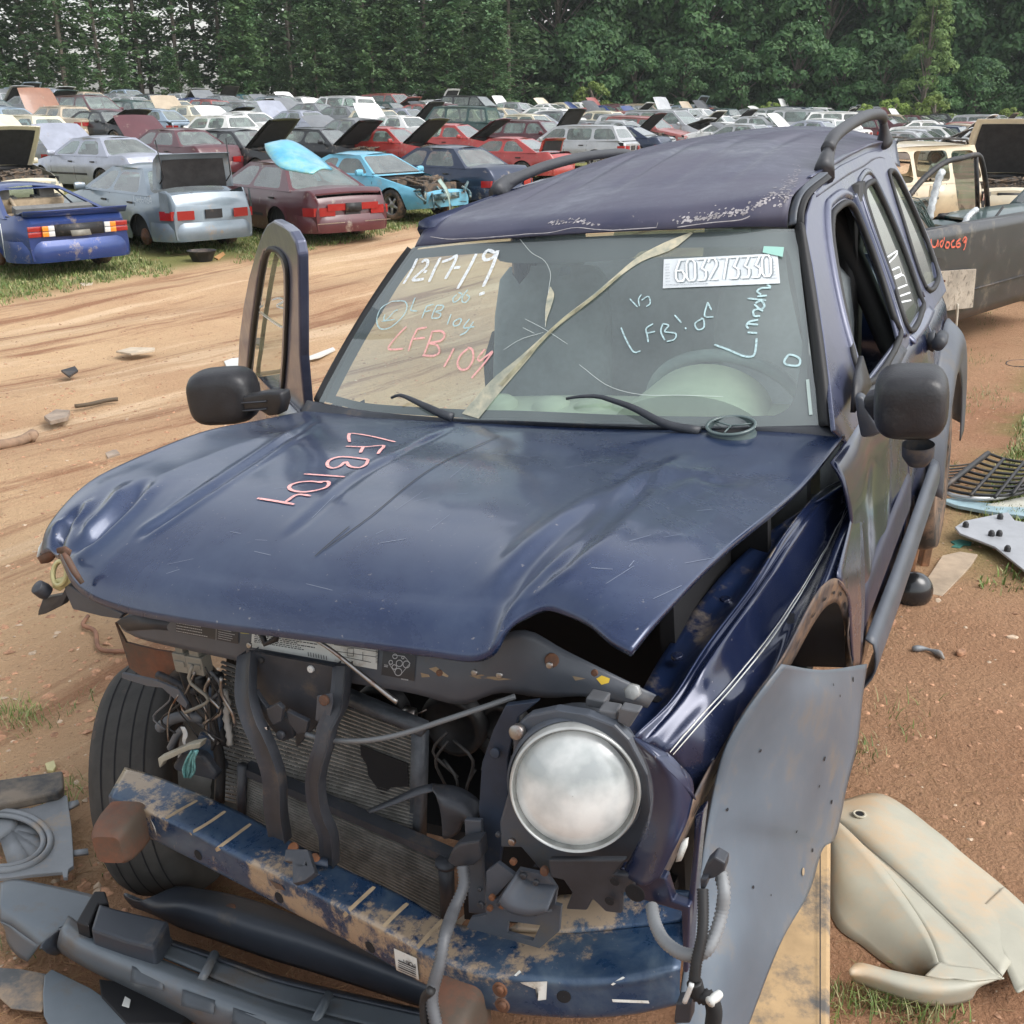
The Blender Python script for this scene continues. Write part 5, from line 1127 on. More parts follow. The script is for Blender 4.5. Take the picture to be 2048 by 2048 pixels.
# the part of the nose below the lamp: horizontal shelf and lower face
shelf = loft('lamp_shelf', [Jw([(1010, 1862, .605), (1130, 1866, .605), (1250, 1856, .605), (1372, 1842, .605)]), Jw([(1120, 1790, .64), (1200, 1785, .64), (1290, 1780, .64), (1388, 1780, .64)])], j_beam, suv, nu=24, nv=8, thick=.006)
SH = bvh(shelf)
for q in (ZD([(1460, 1085), (1490, 1050), (1580, 980), (1640, 975), (1700, 1020), (1720, 1060), (1700, 1085), (1650, 1040), (1560, 1055), (1490, 1095)]),): patch('pressed_rib', SH, q, j_paint, shelf, .004)
# end caps (rust coloured)
def cap(c, sx, sy, sz, rz, tilt):
    g = B(); rr = []
    M_ = Matrix.Rotation(rz, 3, 'Z') @ Matrix.Rotation(tilt, 3, 'X')
    for t, k in ((0, .98), (.35, 1), (.7, .93), (.90, .82), (1.0, .66)):
        ring_ = []
        for i in range(28):
            a = 2 * math.pi * i / 28; ca, sa = math.cos(a), math.sin(a); x = math.copysign(abs(ca) ** .42, ca) * sx * k; z = math.copysign(abs(sa) ** .42, sa) * sz * k * (1 if sa > 0 else 1 + .0 * t); ring_.append(Vector(c) + M_ @ Vector((x, -sy * t, z)))
        rr.append(ring_ + [ring_[0]])
    g.grid(rr); g.add(rr[-1][:-1], [tuple(range(28))]); return g
cap(J(262, 1640, v=-.60) , .047, .10, .050, .30, .0).obj('rusty_bumper_stop', j_rustcap, suv, label='rusty rubber block at the far end of the beam')
cap(J(930, 2000, v=-.735), .048, .10, .056, .10, .0).obj('rusty_bumper_stop', j_rustcap, suv, label='rusty rubber block at the near end of the beam')
for p in (ZD([(968, 1275)])[0], ZD([(980, 1350)])[0]):
    disc('bolt', J(*p, v=-.775), (0, -1, .1), .013, .004, m_rust, suv, 16); disc('bolt', J(*p, v=-.780), (0, -1, .1), .007, .006, m_rust, suv, 6)
for p in (ZC([(1622, 680)])[0], ZC([(1740, 740)])[0]): disc('bolt', J(*p, w=.625), (0, -.6, .8), .011, .005, m_rust, suv, 12)
g = B()
for q in (ZC([(1600, 700), (1700, 700), (1715, 760), (1700, 800), (1660, 805), (1640, 770), (1590, 765)]), ZC([(1635, 765), (1755, 800), (1760, 830), (1700, 875), (1640, 890)]), ZC([(1690, 700), (1720, 700), (1750, 790), (1760, 830), (1720, 800)])): g.prism(Jl(q, pl=((0, -.6, .8), .6 * .70 + .8 * .625)), (0, -.010, .014))
g.obj('plastic_clip', j_blk, suv, bevel=.002, smooth=False)
g = B(); g.prism(Jl(ZD([(0, 600), (60, 620), (140, 640), (135, 690), (40, 670), (0, 645)]), w=.62), (0, 0, .006)); g.obj('leg_foot', j_struct, suv)
# part-number label on the beam face
tl = quad('barcode_label', BT, ZD([(462, 1072), (572, 1120), (588, 1275), (478, 1225)]), m_paper, suv, off=.0045, label='white label with a bar code, hanging on the beam')
b = B()
for k in range(9):
    p = [cast(BT, *z, off=.0058) for z in ZD([(485, 1128 + k * 10), (570, 1165 + k * 10)])]
    if all(p): ribbon(b, p, .0022 if k % 3 else .0036)
b.obj('bar_code', m_ink, tl, smooth=False)
def glyph(ch):  # small stroke font on a 4x6 cell
    G = {'0': [[(0, 1), (1, 0), (3, 0), (4, 1), (4, 5), (3, 6), (1, 6), (0, 5), (0, 1)]], '4': [[(3, 6), (3, 0), (0, 4), (4, 4)]], '9': [[(4, 3), (1, 3), (0, 2), (0, 1), (1, 0), (3, 0), (4, 1), (4, 4), (2, 6)]], '1': [[(1, 1), (2, 0), (2, 6)]], '7': [[(0, 0), (4, 0), (2, 6)]],
         '6': [[(4, 0), (2, 0), (0, 3), (0, 5), (1, 6), (3, 6), (4, 5), (4, 4), (3, 3), (0, 3)]], '3': [[(0, 0), (4, 0), (2, 2.6), (4, 3.5), (4, 5), (3, 6), (0, 6)]], '2': [[(0, 1), (1, 0), (3, 0), (4, 1), (4, 2), (0, 6), (4, 6)]], '8': [[(1, 0), (3, 0), (4, 1), (3, 3), (1, 3), (0, 4.4), (1, 6), (3, 6), (4, 4.5), (3, 3), (1, 3), (0, 1.4), (1, 0)]]}
    return G[ch]
def word(tree, txt, p0, ex, ey, wd, mat, parent, off, name='number'):
    b = B(); x = 0
    for ch in txt:
        for ln in glyph(ch):
            pts = [cast(tree, p0[0] + ex[0] * (x + a / 5) + ey[0] * c / 6, p0[1] + ex[1] * (x + a / 5) + ey[1] * c / 6, off) for a, c in ln]; pts = [q for q in pts if q]
            if len(pts) > 1: ribbon(b, pts, wd)
        x += 1
    return b.obj(name, mat, parent, smooth=False)
word(BT, '1904', ZD([(505, 1122)])[0], (7, 3.0), (.8, 6.5), .0016, m_ink, tl, .0058)
# ---------------------------------------------------------------- headlight
HC = J(1150, 1574, v=-.64); ha = Vector((.30, -.88, .24)).normalized()
dist_ = (HC - EYE).length; HRd = 131 / F_PX * (HC - EYE).dot(jray(1024, 1024).normalized())
hl = B(); hl.lathe([(HRd * 1.06, -.05), (HRd * 1.07, -.012), (HRd * 1.03, -.004)], HC, ha, 64); hl.lathe([(HRd * 1.06, -.05), (HRd * .98, -.12), (HRd * .6, -.16), (.001, -.17)], HC, ha, 40)
head = hl.obj('headlight', j_grey, suv, label='round clouded headlight')
g = B(); g.lathe([(HRd * 1.02, -.01), (HRd * 1.0, .012), (HRd * .965, .020), (HRd * .945, .012)], HC, ha, 64); g.obj('lens_rim', M('lens_edge', (.38, .39, .38), .15, .2, coat=.8, var=.2), head)
def lensmat():
    m = bpy.data.materials.new('clouded_lens'); m.use_nodes = True; nt = m.node_tree; N, L = nt.nodes, nt.links; b = N['Principled BSDF']
    tc = N.new('ShaderNodeTexCoord'); n = N.new('ShaderNodeTexNoise'); n.inputs['Scale'].default_value = 7; n.inputs['Detail'].default_value = 5; L.new(tc.outputs['Object'], n.inputs['Vector'])
    r = N.new('ShaderNodeValToRGB'); e = r.color_ramp.elements; e[0].position = .36; e[0].color = (.34, .37, .37, 1); e[1].position = .62; e[1].color = (.86, .88, .86, 1); L.new(n.outputs['Fac'], r.inputs[0]); L.new(r.outputs[0], b.inputs['Base Color'])
    b.inputs['Roughness'].default_value = .25; b.inputs['Metallic'].default_value = .05; b.inputs['Coat Weight'].default_value = .8; b.inputs['Coat Roughness'].default_value = .05; return m
g = B(); g.lathe([(HRd * .90, .006), (HRd * .86, .010), (HRd * .7, .022), (HRd * .5, .031), (HRd * .25, .037), (.0005, .039)], HC, ha, 64); g.obj('lens', lensmat(), head)
g = B(); g.lathe([(HRd * .945, .013), (HRd * .90, .006)], HC, ha, 64); g.obj('lens_border', M('lens_border', (.22, .23, .22), .2, .3, coat=.7, var=.3, scale=30), head)
for a0 in (-.5, .5, 2.4, 2.8):
    pass
# headlight carrier and grey brackets
vplate('headlight_carrier', ZB([(1120, 540), (1240, 515), (1400, 540), (1530, 590), (1600, 660), (1690, 830), (1710, 1000), (1640, 1200), (1560, 1300), (1200, 1320), (1080, 1180), (980, 1180), (975, 1060), (1020, 900), (1040, 700), (1035, 620), (1080, 570)]), -.60, j_grey, .02, bevel=.004)
vplate('inner_lamp_panel', ZB([(1000, 500), (1160, 480), (1060, 560), (1030, 660), (1010, 760), (1010, 960), (980, 1180), (960, 1328), (900, 1328), (870, 1000), (885, 780), (940, 620)]), -.565, j_struct, .012, bevel=.002)
vplate('support_column', ZD([(800, 450), (880, 455), (890, 700), (905, 910), (820, 900), (815, 700)]), -.60, j_grey, .01, bevel=.002)
vplate('lower_bracket', ZD([(905, 700), (960, 660), (1040, 720), (930, 840), (960, 830), (1060, 690), (1200, 720), (1245, 790), (1235, 860), (1265, 870), (1255, 990), (1020, 1195), (990, 1200), (905, 1190), (905, 1075), (775, 1055), (830, 925), (905, 910)]), -.655, j_grey, .008, bevel=.002, holes=[ZD([(1010, 940), (1165, 960), (1130, 1035), (1005, 1000)])])
vplate('lower_bracket', ZD([(775, 1055), (905, 1075), (905, 1190), (1000, 1290), (930, 1260), (905, 1190), (1020, 1195), (1255, 990), (1265, 870), (1000, 930), (840, 925)]), -.700, j_grey, .004)
g = B(); q0 = ZD([(1060, 700), (1085, 740), (1150, 765), (1240, 775)]); q1 = ZD([(955, 860), (1010, 905), (1110, 925), (1220, 900)]); g.grid(loftrows([Jl(q0, v=-.66), [a.lerp(c, .5) + Vector((0, -.03, 0)) for a, c in zip(Jl(q0, v=-.66), Jl(q1, v=-.67))], Jl(q1, v=-.67)], 16, 10)); g.obj('air_scoop', j_grey, suv, thick=.004)
vplate('lamp_mount', ZD([(1205, 640), (1580, 640), (1530, 705), (1615, 715), (1620, 790), (1560, 800), (1560, 900), (1480, 890), (1420, 830), (1390, 885), (1290, 880), (1320, 800), (1280, 740), (1215, 725)]), -.675, j_blk, .012, bevel=.003)
for p in (ZD([(1495, 850)])[0], ZD([(1520, 755)])[0]): disc('hole', J(*p, v=-.690), (0, -1, 0), .008, .001, j_deep, suv, 10)
g = B(); g.prism(Jl(ZB([(1545, 520), (1640, 540), (1590, 620), (1530, 590)]), v=-.60), (0, .02, 0)); g.prism(Jl(ZB([(1380, 470), (1470, 490), (1465, 530), (1375, 515)]), v=-.56), (0, .03, 0)); g.box(J(*ZB([(1500, 540)])[0], v=-.58), (.03, .03, .02)); g.obj('wiring_connector', m_loom, suv, bevel=.003, smooth=False)
disc('bolt', J(*ZB([(1058, 632)])[0], v=-.615), (0, -1, .3), .013, .012, m_steel2 if 'm_steel2' in globals() else j_steel, suv, 16)
disc('bolt', J(*ZB([(945, 738)])[0], v=-.578), (0, -1, .3), .009, .004, j_struct, suv, 12)
# torn duct piece and the loom hanging over the beam
tp = [ZB([(320, 1015), (440, 960), (560, 905), (640, 885)]), ZB([(335, 1025), (450, 985), (570, 940), (640, 920)])]
loft('torn_duct', [Jl(tp[0], v=-.53), Jl(tp[1], v=-.55)], j_grey, suv, nu=14, nv=3, thick=.003)
loft('torn_duct', [Jl(ZB([(640, 885), (760, 900), (850, 950), (890, 1005)]), v=-.54), Jl(ZB([(650, 930), (700, 1000), (760, 1020), (840, 1070)]), v=-.58), Jl(ZB([(700, 1060), (690, 1150), (760, 1130), (800, 1050)]), v=-.56)], j_blk, suv, nu=14, nv=12, thick=.003)
g = B(); g.prism(Jl(ZD([(735, 600), (770, 575), (865, 560), (875, 650), (840, 680), (750, 690), (710, 660)]), v=-.64), (0, .03, 0)); g.obj('loom_clamp', j_blk, suv, bevel=.004, smooth=False)
cor('wiring_loom', [J(*ZD([(785, 680)])[0], v=-.65), J(*ZD([(790, 780)])[0], v=-.67), J(*ZD([(740, 900)])[0], v=-.71), J(*ZD([(700, 1020)])[0], v=-.77), J(*ZD([(675, 1150)])[0], v=-.80), J(*ZD([(640, 1280)])[0], v=-.82), J(*ZD([(640, 1360)])[0], v=-.83), J(*ZD([(660, 1460)])[0], v=-.84)], .0115, m_loom, n=96)
g = B(); g.tube(cr([J(*ZD([(635, 1280)])[0], v=-.83), J(*ZD([(600, 1330)])[0], v=-.83), J(*ZD([(605, 1460)])[0], v=-.84)], 14), .008, 8); g.obj('loom_branch', j_rub, suv)
# conduits by the fender
cor('conduit', [J(*p, v=v_) for p, v_ in zip(ZE([(235, 820), (250, 900), (290, 980), (360, 1035), (430, 1050), (490, 1020), (530, 940), (555, 850), (565, 760), (550, 680)]), (-.68, -.71, -.74, -.76, -.77, -.77, -.75, -.73, -.72, -.70))], .0105, M('pale_conduit', (.22, .23, .24), .5, var=.1), n=84)
cor('conduit', [J(*p, v=v_) for p, v_ in zip(ZE([(468, 745), (470, 850), (465, 960), (440, 1080), (430, 1160)]), (-.73, -.75, -.77, -.79, -.80))], .009, j_rub, n=60)
g = B()
for q, v_ in ((ZE([(480, 640), (520, 600), (570, 630), (565, 670), (520, 700), (470, 710), (465, 680)]), -.72), (ZE([(455, 700), (490, 700), (480, 750), (455, 750)]), -.73), (ZE([(345, 1270), (415, 1265), (410, 1362), (335, 1362)]), -.80)): g.prism(Jl(q, v=v_), (0, .025, 0))
g.obj('wiring_connector', j_blk, suv, bevel=.003, smooth=False)
cor('conduit', [J(*p, v=-.80) for p in ZE([(430, 1170), (450, 1230), (500, 1245), (520, 1300), (515, 1362)])], .012, j_rub, n=50)
g = B(); g.tube(cr(Jl(ZE([(418, 1180), (405, 1215), (385, 1262)]), v=-.81), 8), .004, 6); g.obj('white_wire', m_white, suv)
g = B(); g.prism(Jl(ZE([(370, 540), (395, 530), (390, 570), (370, 620), (345, 625), (352, 590)]), v=-.69), (0, .01, 0)); g.obj('broken_plastic', m_paper, suv)
g = B(); g.lathe([(.006, 0), (.007, .01), (.006, .022), (.008, .024), (.001, .026)], J(*ZE([(545, 1225)])[0], v=-.80), (-.3, -1, .2), 10); g.obj('push_clip', m_paper, suv)

vplate('shade_backing', ZD([(780, 560), (1000, 480), (1600, 560), (1680, 760), (1640, 900), (1200, 960), (800, 930)]), -.50, j_deep, .01)  # added dark sheet, stands in for the shade in the gap behind the lamp
# small fasteners, wires and scratches
rr_ = random.Random(77)
for k in range(14):
    a = (rr_.uniform(900, 1230), rr_.uniform(1180, 1400)); g = B(); g.tube(cr(Jl(ZA([a, (a[0] + rr_.uniform(-60, 60), a[1] + 90), (a[0] + rr_.uniform(-90, 90), a[1] + 190), (a[0] + rr_.uniform(-60, 120), a[1] + 260)]), v=-.475 - rr_.random() * .03), 12), rr_.choice((.0018, .0025, .004)), 5); g.obj('wire', rr_.choice((j_rub, j_rub, m_loom, m_conn, j_steel)), suv)
for k in range(16):
    a = (rr_.uniform(860, 1230), rr_.uniform(480, 900)); disc('bolt', J(*ZD([a])[0], v=-.668), (0, -1, .1), rr_.uniform(.004, .008), .006, rr_.choice((j_steel, m_rust, j_blk)), suv, 8)
for x, y, v_ in ((1000, 1350, -.545), (1100, 1330, -.53), (1190, 1345, -.50), (950, 1345, -.54), (880, 1345, -.54), (500, 1290, -.535), (340, 1230, -.53)): disc('bolt', J(x, y, v=v_), (0, -1, .2), .006, .004, rr_.choice((j_steel, m_rust)), support, 8)
for k in range(9):
    x, y = rr_.uniform(880, 1060), rr_.uniform(1440, 1500) + k * 8; g = B(); g.tube(cr([J(x, y, v=-.52), J(x + rr_.uniform(-30, 40), y + 40, v=-.53), J(x + rr_.uniform(-40, 40), y + 90, v=-.52)], 8), .003, 5); g.obj('wire', j_rub, suv)
sc_ = M('scratch_pale', (.22, .25, .32), .5)
for k in range(26):
    x, y, a, l = rr_.uniform(300, 1400), rr_.uniform(930, 1230), rr_.uniform(-.9, .3), rr_.uniform(12, 70); strokes('scratch', HT, [[(x, y), (x + l * math.cos(a), y + l * math.sin(a))]], rr_.uniform(.0006, .0014), sc_, hood, off=.0008)
# ---------------------------------------------------------------- left front fender (picture right)
def fu(pts, u0, u1):
    """u given at both ends, eased between"""
    n = len(pts); return [J(x, y, u=u0 + (u1 - u0) * (i / (n - 1)) ** .7) for i, (x, y) in enumerate(pts)]
FA = fu([(1266, 1476), (1345, 1400), (1415, 1292), (1507, 1170), (1573, 1065), (1639, 985), (1697, 952)], .655, .775)
FB = fu([(1296, 1486), (1372, 1392), (1425, 1312), (1534, 1160), (1612, 1046), (1660, 990), (1702, 956)], .675, .795)
FC = fu([(1336, 1508), (1400, 1437), (1463, 1365), (1586, 1203), (1670, 1062), (1700, 1003), (1714, 982)], .705, .825)
FD = fu([(1393, 1600), (1437, 1506), (1507, 1396), (1564, 1317), (1608, 1234), (1636, 1183), (1674, 1160)], .735, .86)
FAB = [a.lerp(b, .45) + Vector((0, 0, -.008)) for a, b in zip(FA, FB)]
FCD = [a.lerp(b, .5) + Vector((.003, 0, .002)) for a, b in zip(FC, FD)]
fender = loft('fender', [FA, FAB, FB, [a.lerp(b, .5) + Vector((0, 0, -.003)) for a, b in zip(FB, FC)], FC, FCD, FD], j_paint, suv, nu=60, nv=34, thick=.004, label='glossy dark blue fender with a twin pinstripe')
# inner gutter between hood and fender
FI = Jw([(1210, 1470, .92), (1262, 1390, .93), (1330, 1275, .95), (1440, 1130, .98), (1540, 1040, 1.0), (1620, 985, 1.03), (1690, 945, 1.06)])
loft('fender_apron', [[a + Vector((0, 0, -.03)) for a in FI], [a.lerp(b, .5) + Vector((0, 0, -.05)) for a, b in zip(FI, FA)], FA], M('apron_blue', (.010, .022, .07), .35, .2, coat=.4, var=.3, scale=5, dirt=(.2, .17, .14), dirt_amt=.2, dirt_scale=9), suv, nu=40, nv=10, thick=.003)
for p in (ZF([(572, 690)])[0], ZF([(352, 950)])[0]): disc('bolt', J(*p, w=.93), (0, 0, 1), .012, .008, j_paint, suv, 12)
disc('hole', J(*ZF([(255, 1132)])[0], w=.90), (0, 0, 1), .013, .001, j_deep, suv, 14)
# front cheek beside the lamp
G1 = fu([(1266, 1476), (1292, 1538), (1300, 1595), (1290, 1650), (1262, 1705), (1240, 1745)], .655, .66); G1 = [J(x, y, v=-.665 - .0 * i) for i, (x, y) in enumerate([(1268, 1478), (1294, 1538), (1302, 1595), (1292, 1650), (1266, 1705), (1240, 1745)])]
G3 = [J(x, y, v=v_) for x, y, v_ in [(1336, 1508, -.655), (1385, 1560, -.64), (1380, 1625, -.66), (1358, 1680, -.69), (1340, 1715, -.70), (1318, 1756, -.71)]]
G2 = [a.lerp(b, .5) + Vector((.012, -.020, .0)) for a, b in zip(G1, G3)]
G0 = [J(x, y, v=-.63) for x, y in [(1300, 1484), (1320, 1490), (1326, 1496), (1330, 1500), (1333, 1504), (1336, 1508)]]
loft('fender_nose', [G1, G2, G3], j_paint, suv, nu=24, nv=14, thick=.004)
loft('fender_nose', [Jv([(1266, 1474, -.665), (1292, 1483, -.66), (1336, 1507, -.655)]), Jv([(1272, 1490, -.667), (1310, 1505, -.672), (1360, 1530, -.65)]), Jv([(1285, 1515, -.667), (1330, 1535, -.675), (1393, 1600, -.648)])], j_paint, suv, nu=14, nv=8, thick=.004)
g = B(); g.prism(Jl(ZE([(100, 655), (270, 690), (300, 700), (330, 800), (410, 830), (400, 1130), (380, 1130), (370, 850), (230, 810), (160, 790), (85, 660)]), v=-.67), (0, .02, 0)); g.prism(Jl(ZE([(430, 420), (470, 390), (450, 560), (420, 900), (405, 1120), (375, 1120), (400, 800), (425, 560)]), v=-.655), (0, .03, 0)); g.obj('fender_mount', j_paint, suv, bevel=.003, smooth=False)
disc('hole', J(*ZE([(160, 765)])[0], v=-.692), (0, -1, 0), .016, .001, j_deep, suv, 14)
# wheel opening flange, with its row of slots
FE = Ju([(1318, 1753, .742), (1345, 1700, .745), (1389, 1596, .75), (1437, 1508, .77), (1507, 1398, .80), (1564, 1319, .83), (1608, 1236, .852), (1637, 1184, .862), (1662, 1160, .866), (1680, 1160, .868), (1693, 1182, .868), (1698, 1234, .868), (1694, 1280, .868), (1704, 1330, .868)])
FF = Ju([(1322, 1775, .735), (1352, 1716, .738), (1402, 1614, .742), (1452, 1524, .762), (1520, 1416, .79), (1577, 1338, .82), (1619, 1262, .842), (1645, 1222, .85), (1663, 1207, .852), (1676, 1208, .853), (1684, 1232, .853), (1690, 1262, .853), (1690, 1300, .853), (1692, 1335, .853)])
fl = loft('wheel_arch_flange', [FE, FF], M('flange_dirty', (.055, .05, .055), .6, .1, var=.3, scale=9, dirt=(.20, .13, .085), dirt_amt=.55, dirt_scale=12), suv, nu=70, nv=5, thick=.003)
for i in range(1, 13):
    a = cr(FE, 60)[i * 4]; c = cr(FF, 60)[i * 4]; m_ = a.lerp(c, .5); g = B(); ex = (cr(FE, 60)[i * 4 + 1] - a).normalized(); ey = (c - a).normalized(); n_ = ex.cross(ey).normalized(); n_ = n_ if n_.dot(EYE - m_) > 0 else -n_
    g.add([m_ + n_ * .003 + ex * .014 * math.cos(t) + ey * .004 * math.sin(t) for t in [k * math.pi / 5 for k in range(10)]], [tuple(range(10))]); g.obj('slot', j_deep, fl)
g = B(); q = loftrows([FF, [p + Vector((-.25, .03, -.05)) for p in FF]], 30, 4); g.grid(q); g.obj('wheel_housing', M('housing_dark', (.02, .022, .03), .7, var=.3, scale=6), suv)
strokes('pinstripe', bvh(fender), [[(1338, 1504), (1400, 1434), (1463, 1363), (1530, 1282), (1586, 1201), (1632, 1128), (1670, 1060), (1712, 985)]], .0022, m_paper, fender, off=.003)
strokes('pinstripe', bvh(fender), [[(1344, 1508), (1406, 1439), (1469, 1369), (1536, 1288), (1591, 1207), (1636, 1133), (1674, 1064), (1715, 989)]], .0022, m_paper, fender, off=.003)
# grey liner flap hanging from the arch
fl_l = [(1566, 1330), (1530, 1375), (1490, 1430), (1452, 1500), (1430, 1580), (1412, 1680), (1398, 1780), (1375, 1900), (1350, 2070)]
fl_r = [(1735, 1328), (1725, 1400), (1715, 1490), (1695, 1570), (1672, 1672), (1645, 1700), (1618, 1785), (1560, 1890), (1490, 2070)]
LL = [J(x, y, u=u_) for (x, y), u_ in zip(fl_l, (.86, .84, .815, .79, .775, .77, .77, .77, .77))]
RR2 = [J(x, y, u=u_) for (x, y), u_ in zip(fl_r, (.895, .90, .905, .90, .895, .885, .88, .87, .85))]
MM = [a.lerp(b, .42) + Vector((.018, -.035, .02)) for a, b in zip(LL, RR2)]; MM[0] = LL[0].lerp(RR2[0], .42) + Vector((0, 0, -.012)); MM[4] += Vector((.0, -.012, 0)); MM[5] += Vector((-.008, .012, 0))
flap = loft('wheel_liner_flap', [LL, MM, RR2], j_flap, suv, nu=60, nv=24, thick=.004, label='smooth grey plastic panel hanging below the wheel arch')
LT = bvh(flap)
for p, r_ in ((ZE([(922, 668)])[0], .008), (ZF([(1150, 1045)])[0], .006), (ZE([(1020, 153)])[0], .005), (ZE([(728, 115)])[0], .003), (ZE([(577, 384)])[0], .003), (ZE([(965, 570)])[0], .004), (ZE([(892, 484)])[0], .003), (ZE([(996, 278)])[0], .003), (ZF([(1060, 1070)])[0], .003), (ZF([(1090, 1120)])[0], .003), (ZE([(1052, 350)])[0], .005), (ZE([(775, 775)])[0], .002), (ZE([(695, 738)])[0], .003)):
    c = cast(LT, *p)
    if c: disc('hole', c[0], c[1], r_, .0003, j_mud if r_ > .007 else j_deep, flap, 12)
# ---------------------------------------------------------------- cowl
cowl = loft('cowl', [Jw([(600, 826, 1.125), (740, 842, 1.125), (905, 853, 1.125), (1060, 860, 1.125), (1271, 868, 1.125), (1450, 872, 1.125), (1690, 872, 1.125)]), Jv([(614, 800, .66), (738, 822, .60), (924, 838, .56), (1050, 842, .55), (1271, 852, .55), (1450, 854, .585), (1655, 850, .66)])], j_blk, suv, nu=50, nv=6, thick=.01)
g = B()
c0 = J(1462, 853, w=1.162); g.lathe([(.055, 0), (.062, .0), (.062, .006), (.055, .006)], c0, (0, -.1, 1), 40, close=True); g.lathe([(.058, -.03), (.060, -.018), (.057, -.01), (.057, 0)], c0, (0, -.1, 1), 32); g.lathe([(.060, -.024), (.062, -.021), (.060, -.018)], c0, (0, -.1, 1), 32)
for k in range(3):
    a = 2.1 * k + .5; g.tube([c0 + Vector((0, 0, .002)), c0 + Vector((math.cos(a) * .056, math.sin(a) * .056, .002))], .0022, 5)
spk = g.obj('speaker_ring', M('ring_grey_green', (.10, .14, .14), .35, coat=.3, var=.15), None); spk.matrix_world = MJ; tag(spk, 'round grey-green plastic ring lying at the foot of the windshield', 'plastic ring')
g = B(); g.lathe([(.054, -.02), (.001, -.02)], c0, (0, -.1, 1), 24); dd = g.obj('dark_core', j_deep, spk)
# ---------------------------------------------------------------- windshield
WB = Jv([(636, 803, .655), (738, 824, .60), (924, 838, .56), (1050, 842, .55), (1271, 853, .55), (1450, 856, .585), (1640, 852, .655)])
WT = Jv([(826, 494, 1.03), (920, 484, .995), (1014, 477, .975), (1210, 466, .955), (1400, 459, .975), (1500, 458, .995), (1592, 458, 1.03)])
WMd = [a.lerp(b, .5) + Vector((0, -.012, .012)) for a, b in zip(WB, WT)]
g_jws = glass('suv_windshield', (.70, .82, .78), .19, (.42, .50, .49), refl=.11)
ws = loft('windshield', [WB, WMd, WT], g_jws, suv, nu=60, nv=30, label='cracked windshield covered in handwriting'); WTREE = bvh(ws)
def wsring(outer, inner, mat, name):
    o_, i_ = cr([(x, y, 0) for x, y in outer], 90), cr([(x, y, 0) for x, y in inner], 90); rr = []
    for t in (0, .25, .5, .75, 1):
        row = []
        for a, b in zip(o_, i_):
            p = a.lerp(b, t); c = cast(WTREE, p.x, p.y, -.006); row.append(c[0] if c else None)
        last = next((q for q in row if q), Vector()); 
        for k in range(len(row)):
            if row[k] is None: row[k] = last
            last = row[k]
        rr.append(row)
    g = B(); g.grid(rr); return g.obj(name, mat, ws)
m_frit = M('frit_band', (.045, .045, .052), .45, coat=.3, var=.1)
wsring([(641, 800), (738, 821), (924, 834), (1050, 839), (1271, 850), (1450, 853), (1636, 849)], [(668, 790), (745, 806), (924, 817), (1050, 820), (1271, 829), (1440, 831), (1566, 829)], m_frit, 'frit_band')
wsring([(829, 497), (920, 487), (1014, 480), (1210, 469), (1400, 462), (1500, 461), (1590, 461)], [(838, 514), (920, 507), (985, 505), (1020, 523), (1240, 517), (1290, 498), (1400, 492), (1560, 492), (1578, 494)], m_frit, 'frit_band')
wsring([(1590, 462), (1601, 520), (1612, 600), (1622, 690), (1630, 770), (1637, 849)], [(1566, 486), (1582, 520), (1602, 640), (1605, 690), (1596, 760), (1580, 810), (1545, 832)], m_frit, 'frit_band')
wsring([(829, 497), (796, 540), (756, 602), (716, 668), (672, 740), (641, 799)], [(842, 508), (806, 552), (768, 612), (728, 678), (692, 744), (668, 792)], m_frit, 'frit_band')
# handwriting on the glass
W5 = lambda n, L_, wd, m_, lb=None: strokes(n, WTREE, [Z5(l) for l in L_], wd, m_, ws, label=lb, off=.003)
W5('handwritten_date', [[(1250, 305), (1225, 360), (1180, 435)], [(1275, 325), (1290, 312), (1305, 320), (1295, 350), (1230, 410), (1250, 415), (1285, 410)], [(1285, 372), (1300, 372)], [(1370, 300), (1340, 360), (1312, 425)], [(1378, 322), (1420, 308), (1452, 290), (1440, 330), (1395, 410)],
   [(1440, 352), (1472, 350)], [(1555, 280), (1520, 350), (1458, 460)], [(1650, 275), (1615, 262), (1592, 290), (1600, 312), (1640, 300), (1665, 265), (1640, 340), (1590, 450)], [(1570, 490), (1598, 480)]], .0115, m_markw, 'date 12-17-19 handwritten in white')
W5('handwritten_number', [[(1455, 490), (1435, 510), (1440, 530), (1465, 515), (1480, 488), (1462, 480)], [(1510, 465), (1485, 500), (1482, 525), (1500, 530), (1520, 505), (1505, 490)]], .0045, m_markb, 'pale 06 handwritten on the glass')
W5('handwritten_code', [[(1240, 505), (1225, 545), (1218, 570), (1250, 575)], [(1300, 548), (1285, 585), (1275, 612)], [(1298, 550), (1335, 540)], [(1285, 580), (1320, 572)], [(1352, 545), (1335, 580), (1325, 610)], [(1352, 545), (1385, 548), (1375, 570), (1345, 578), (1372, 590), (1360, 610), (1325, 612)],
   [(1425, 590), (1405, 645)], [(1470, 612), (1440, 630), (1440, 650), (1465, 645), (1478, 620), (1465, 612)], [(1520, 615), (1490, 660), (1545, 655)], [(1540, 630), (1505, 680), (1470, 700)]], .0050, m_markb, 'code LFB104 handwritten in pale blue')
W5('circled_mark', [[(1120, 525), (1065, 560), (1042, 620), (1060, 665), (1110, 660), (1170, 610), (1198, 560), (1185, 525), (1120, 525)], [(1085, 592), (1078, 615), (1090, 622), (1135, 575), (1150, 570)], [(1068, 628), (1135, 618)]], .0045, m_markb)
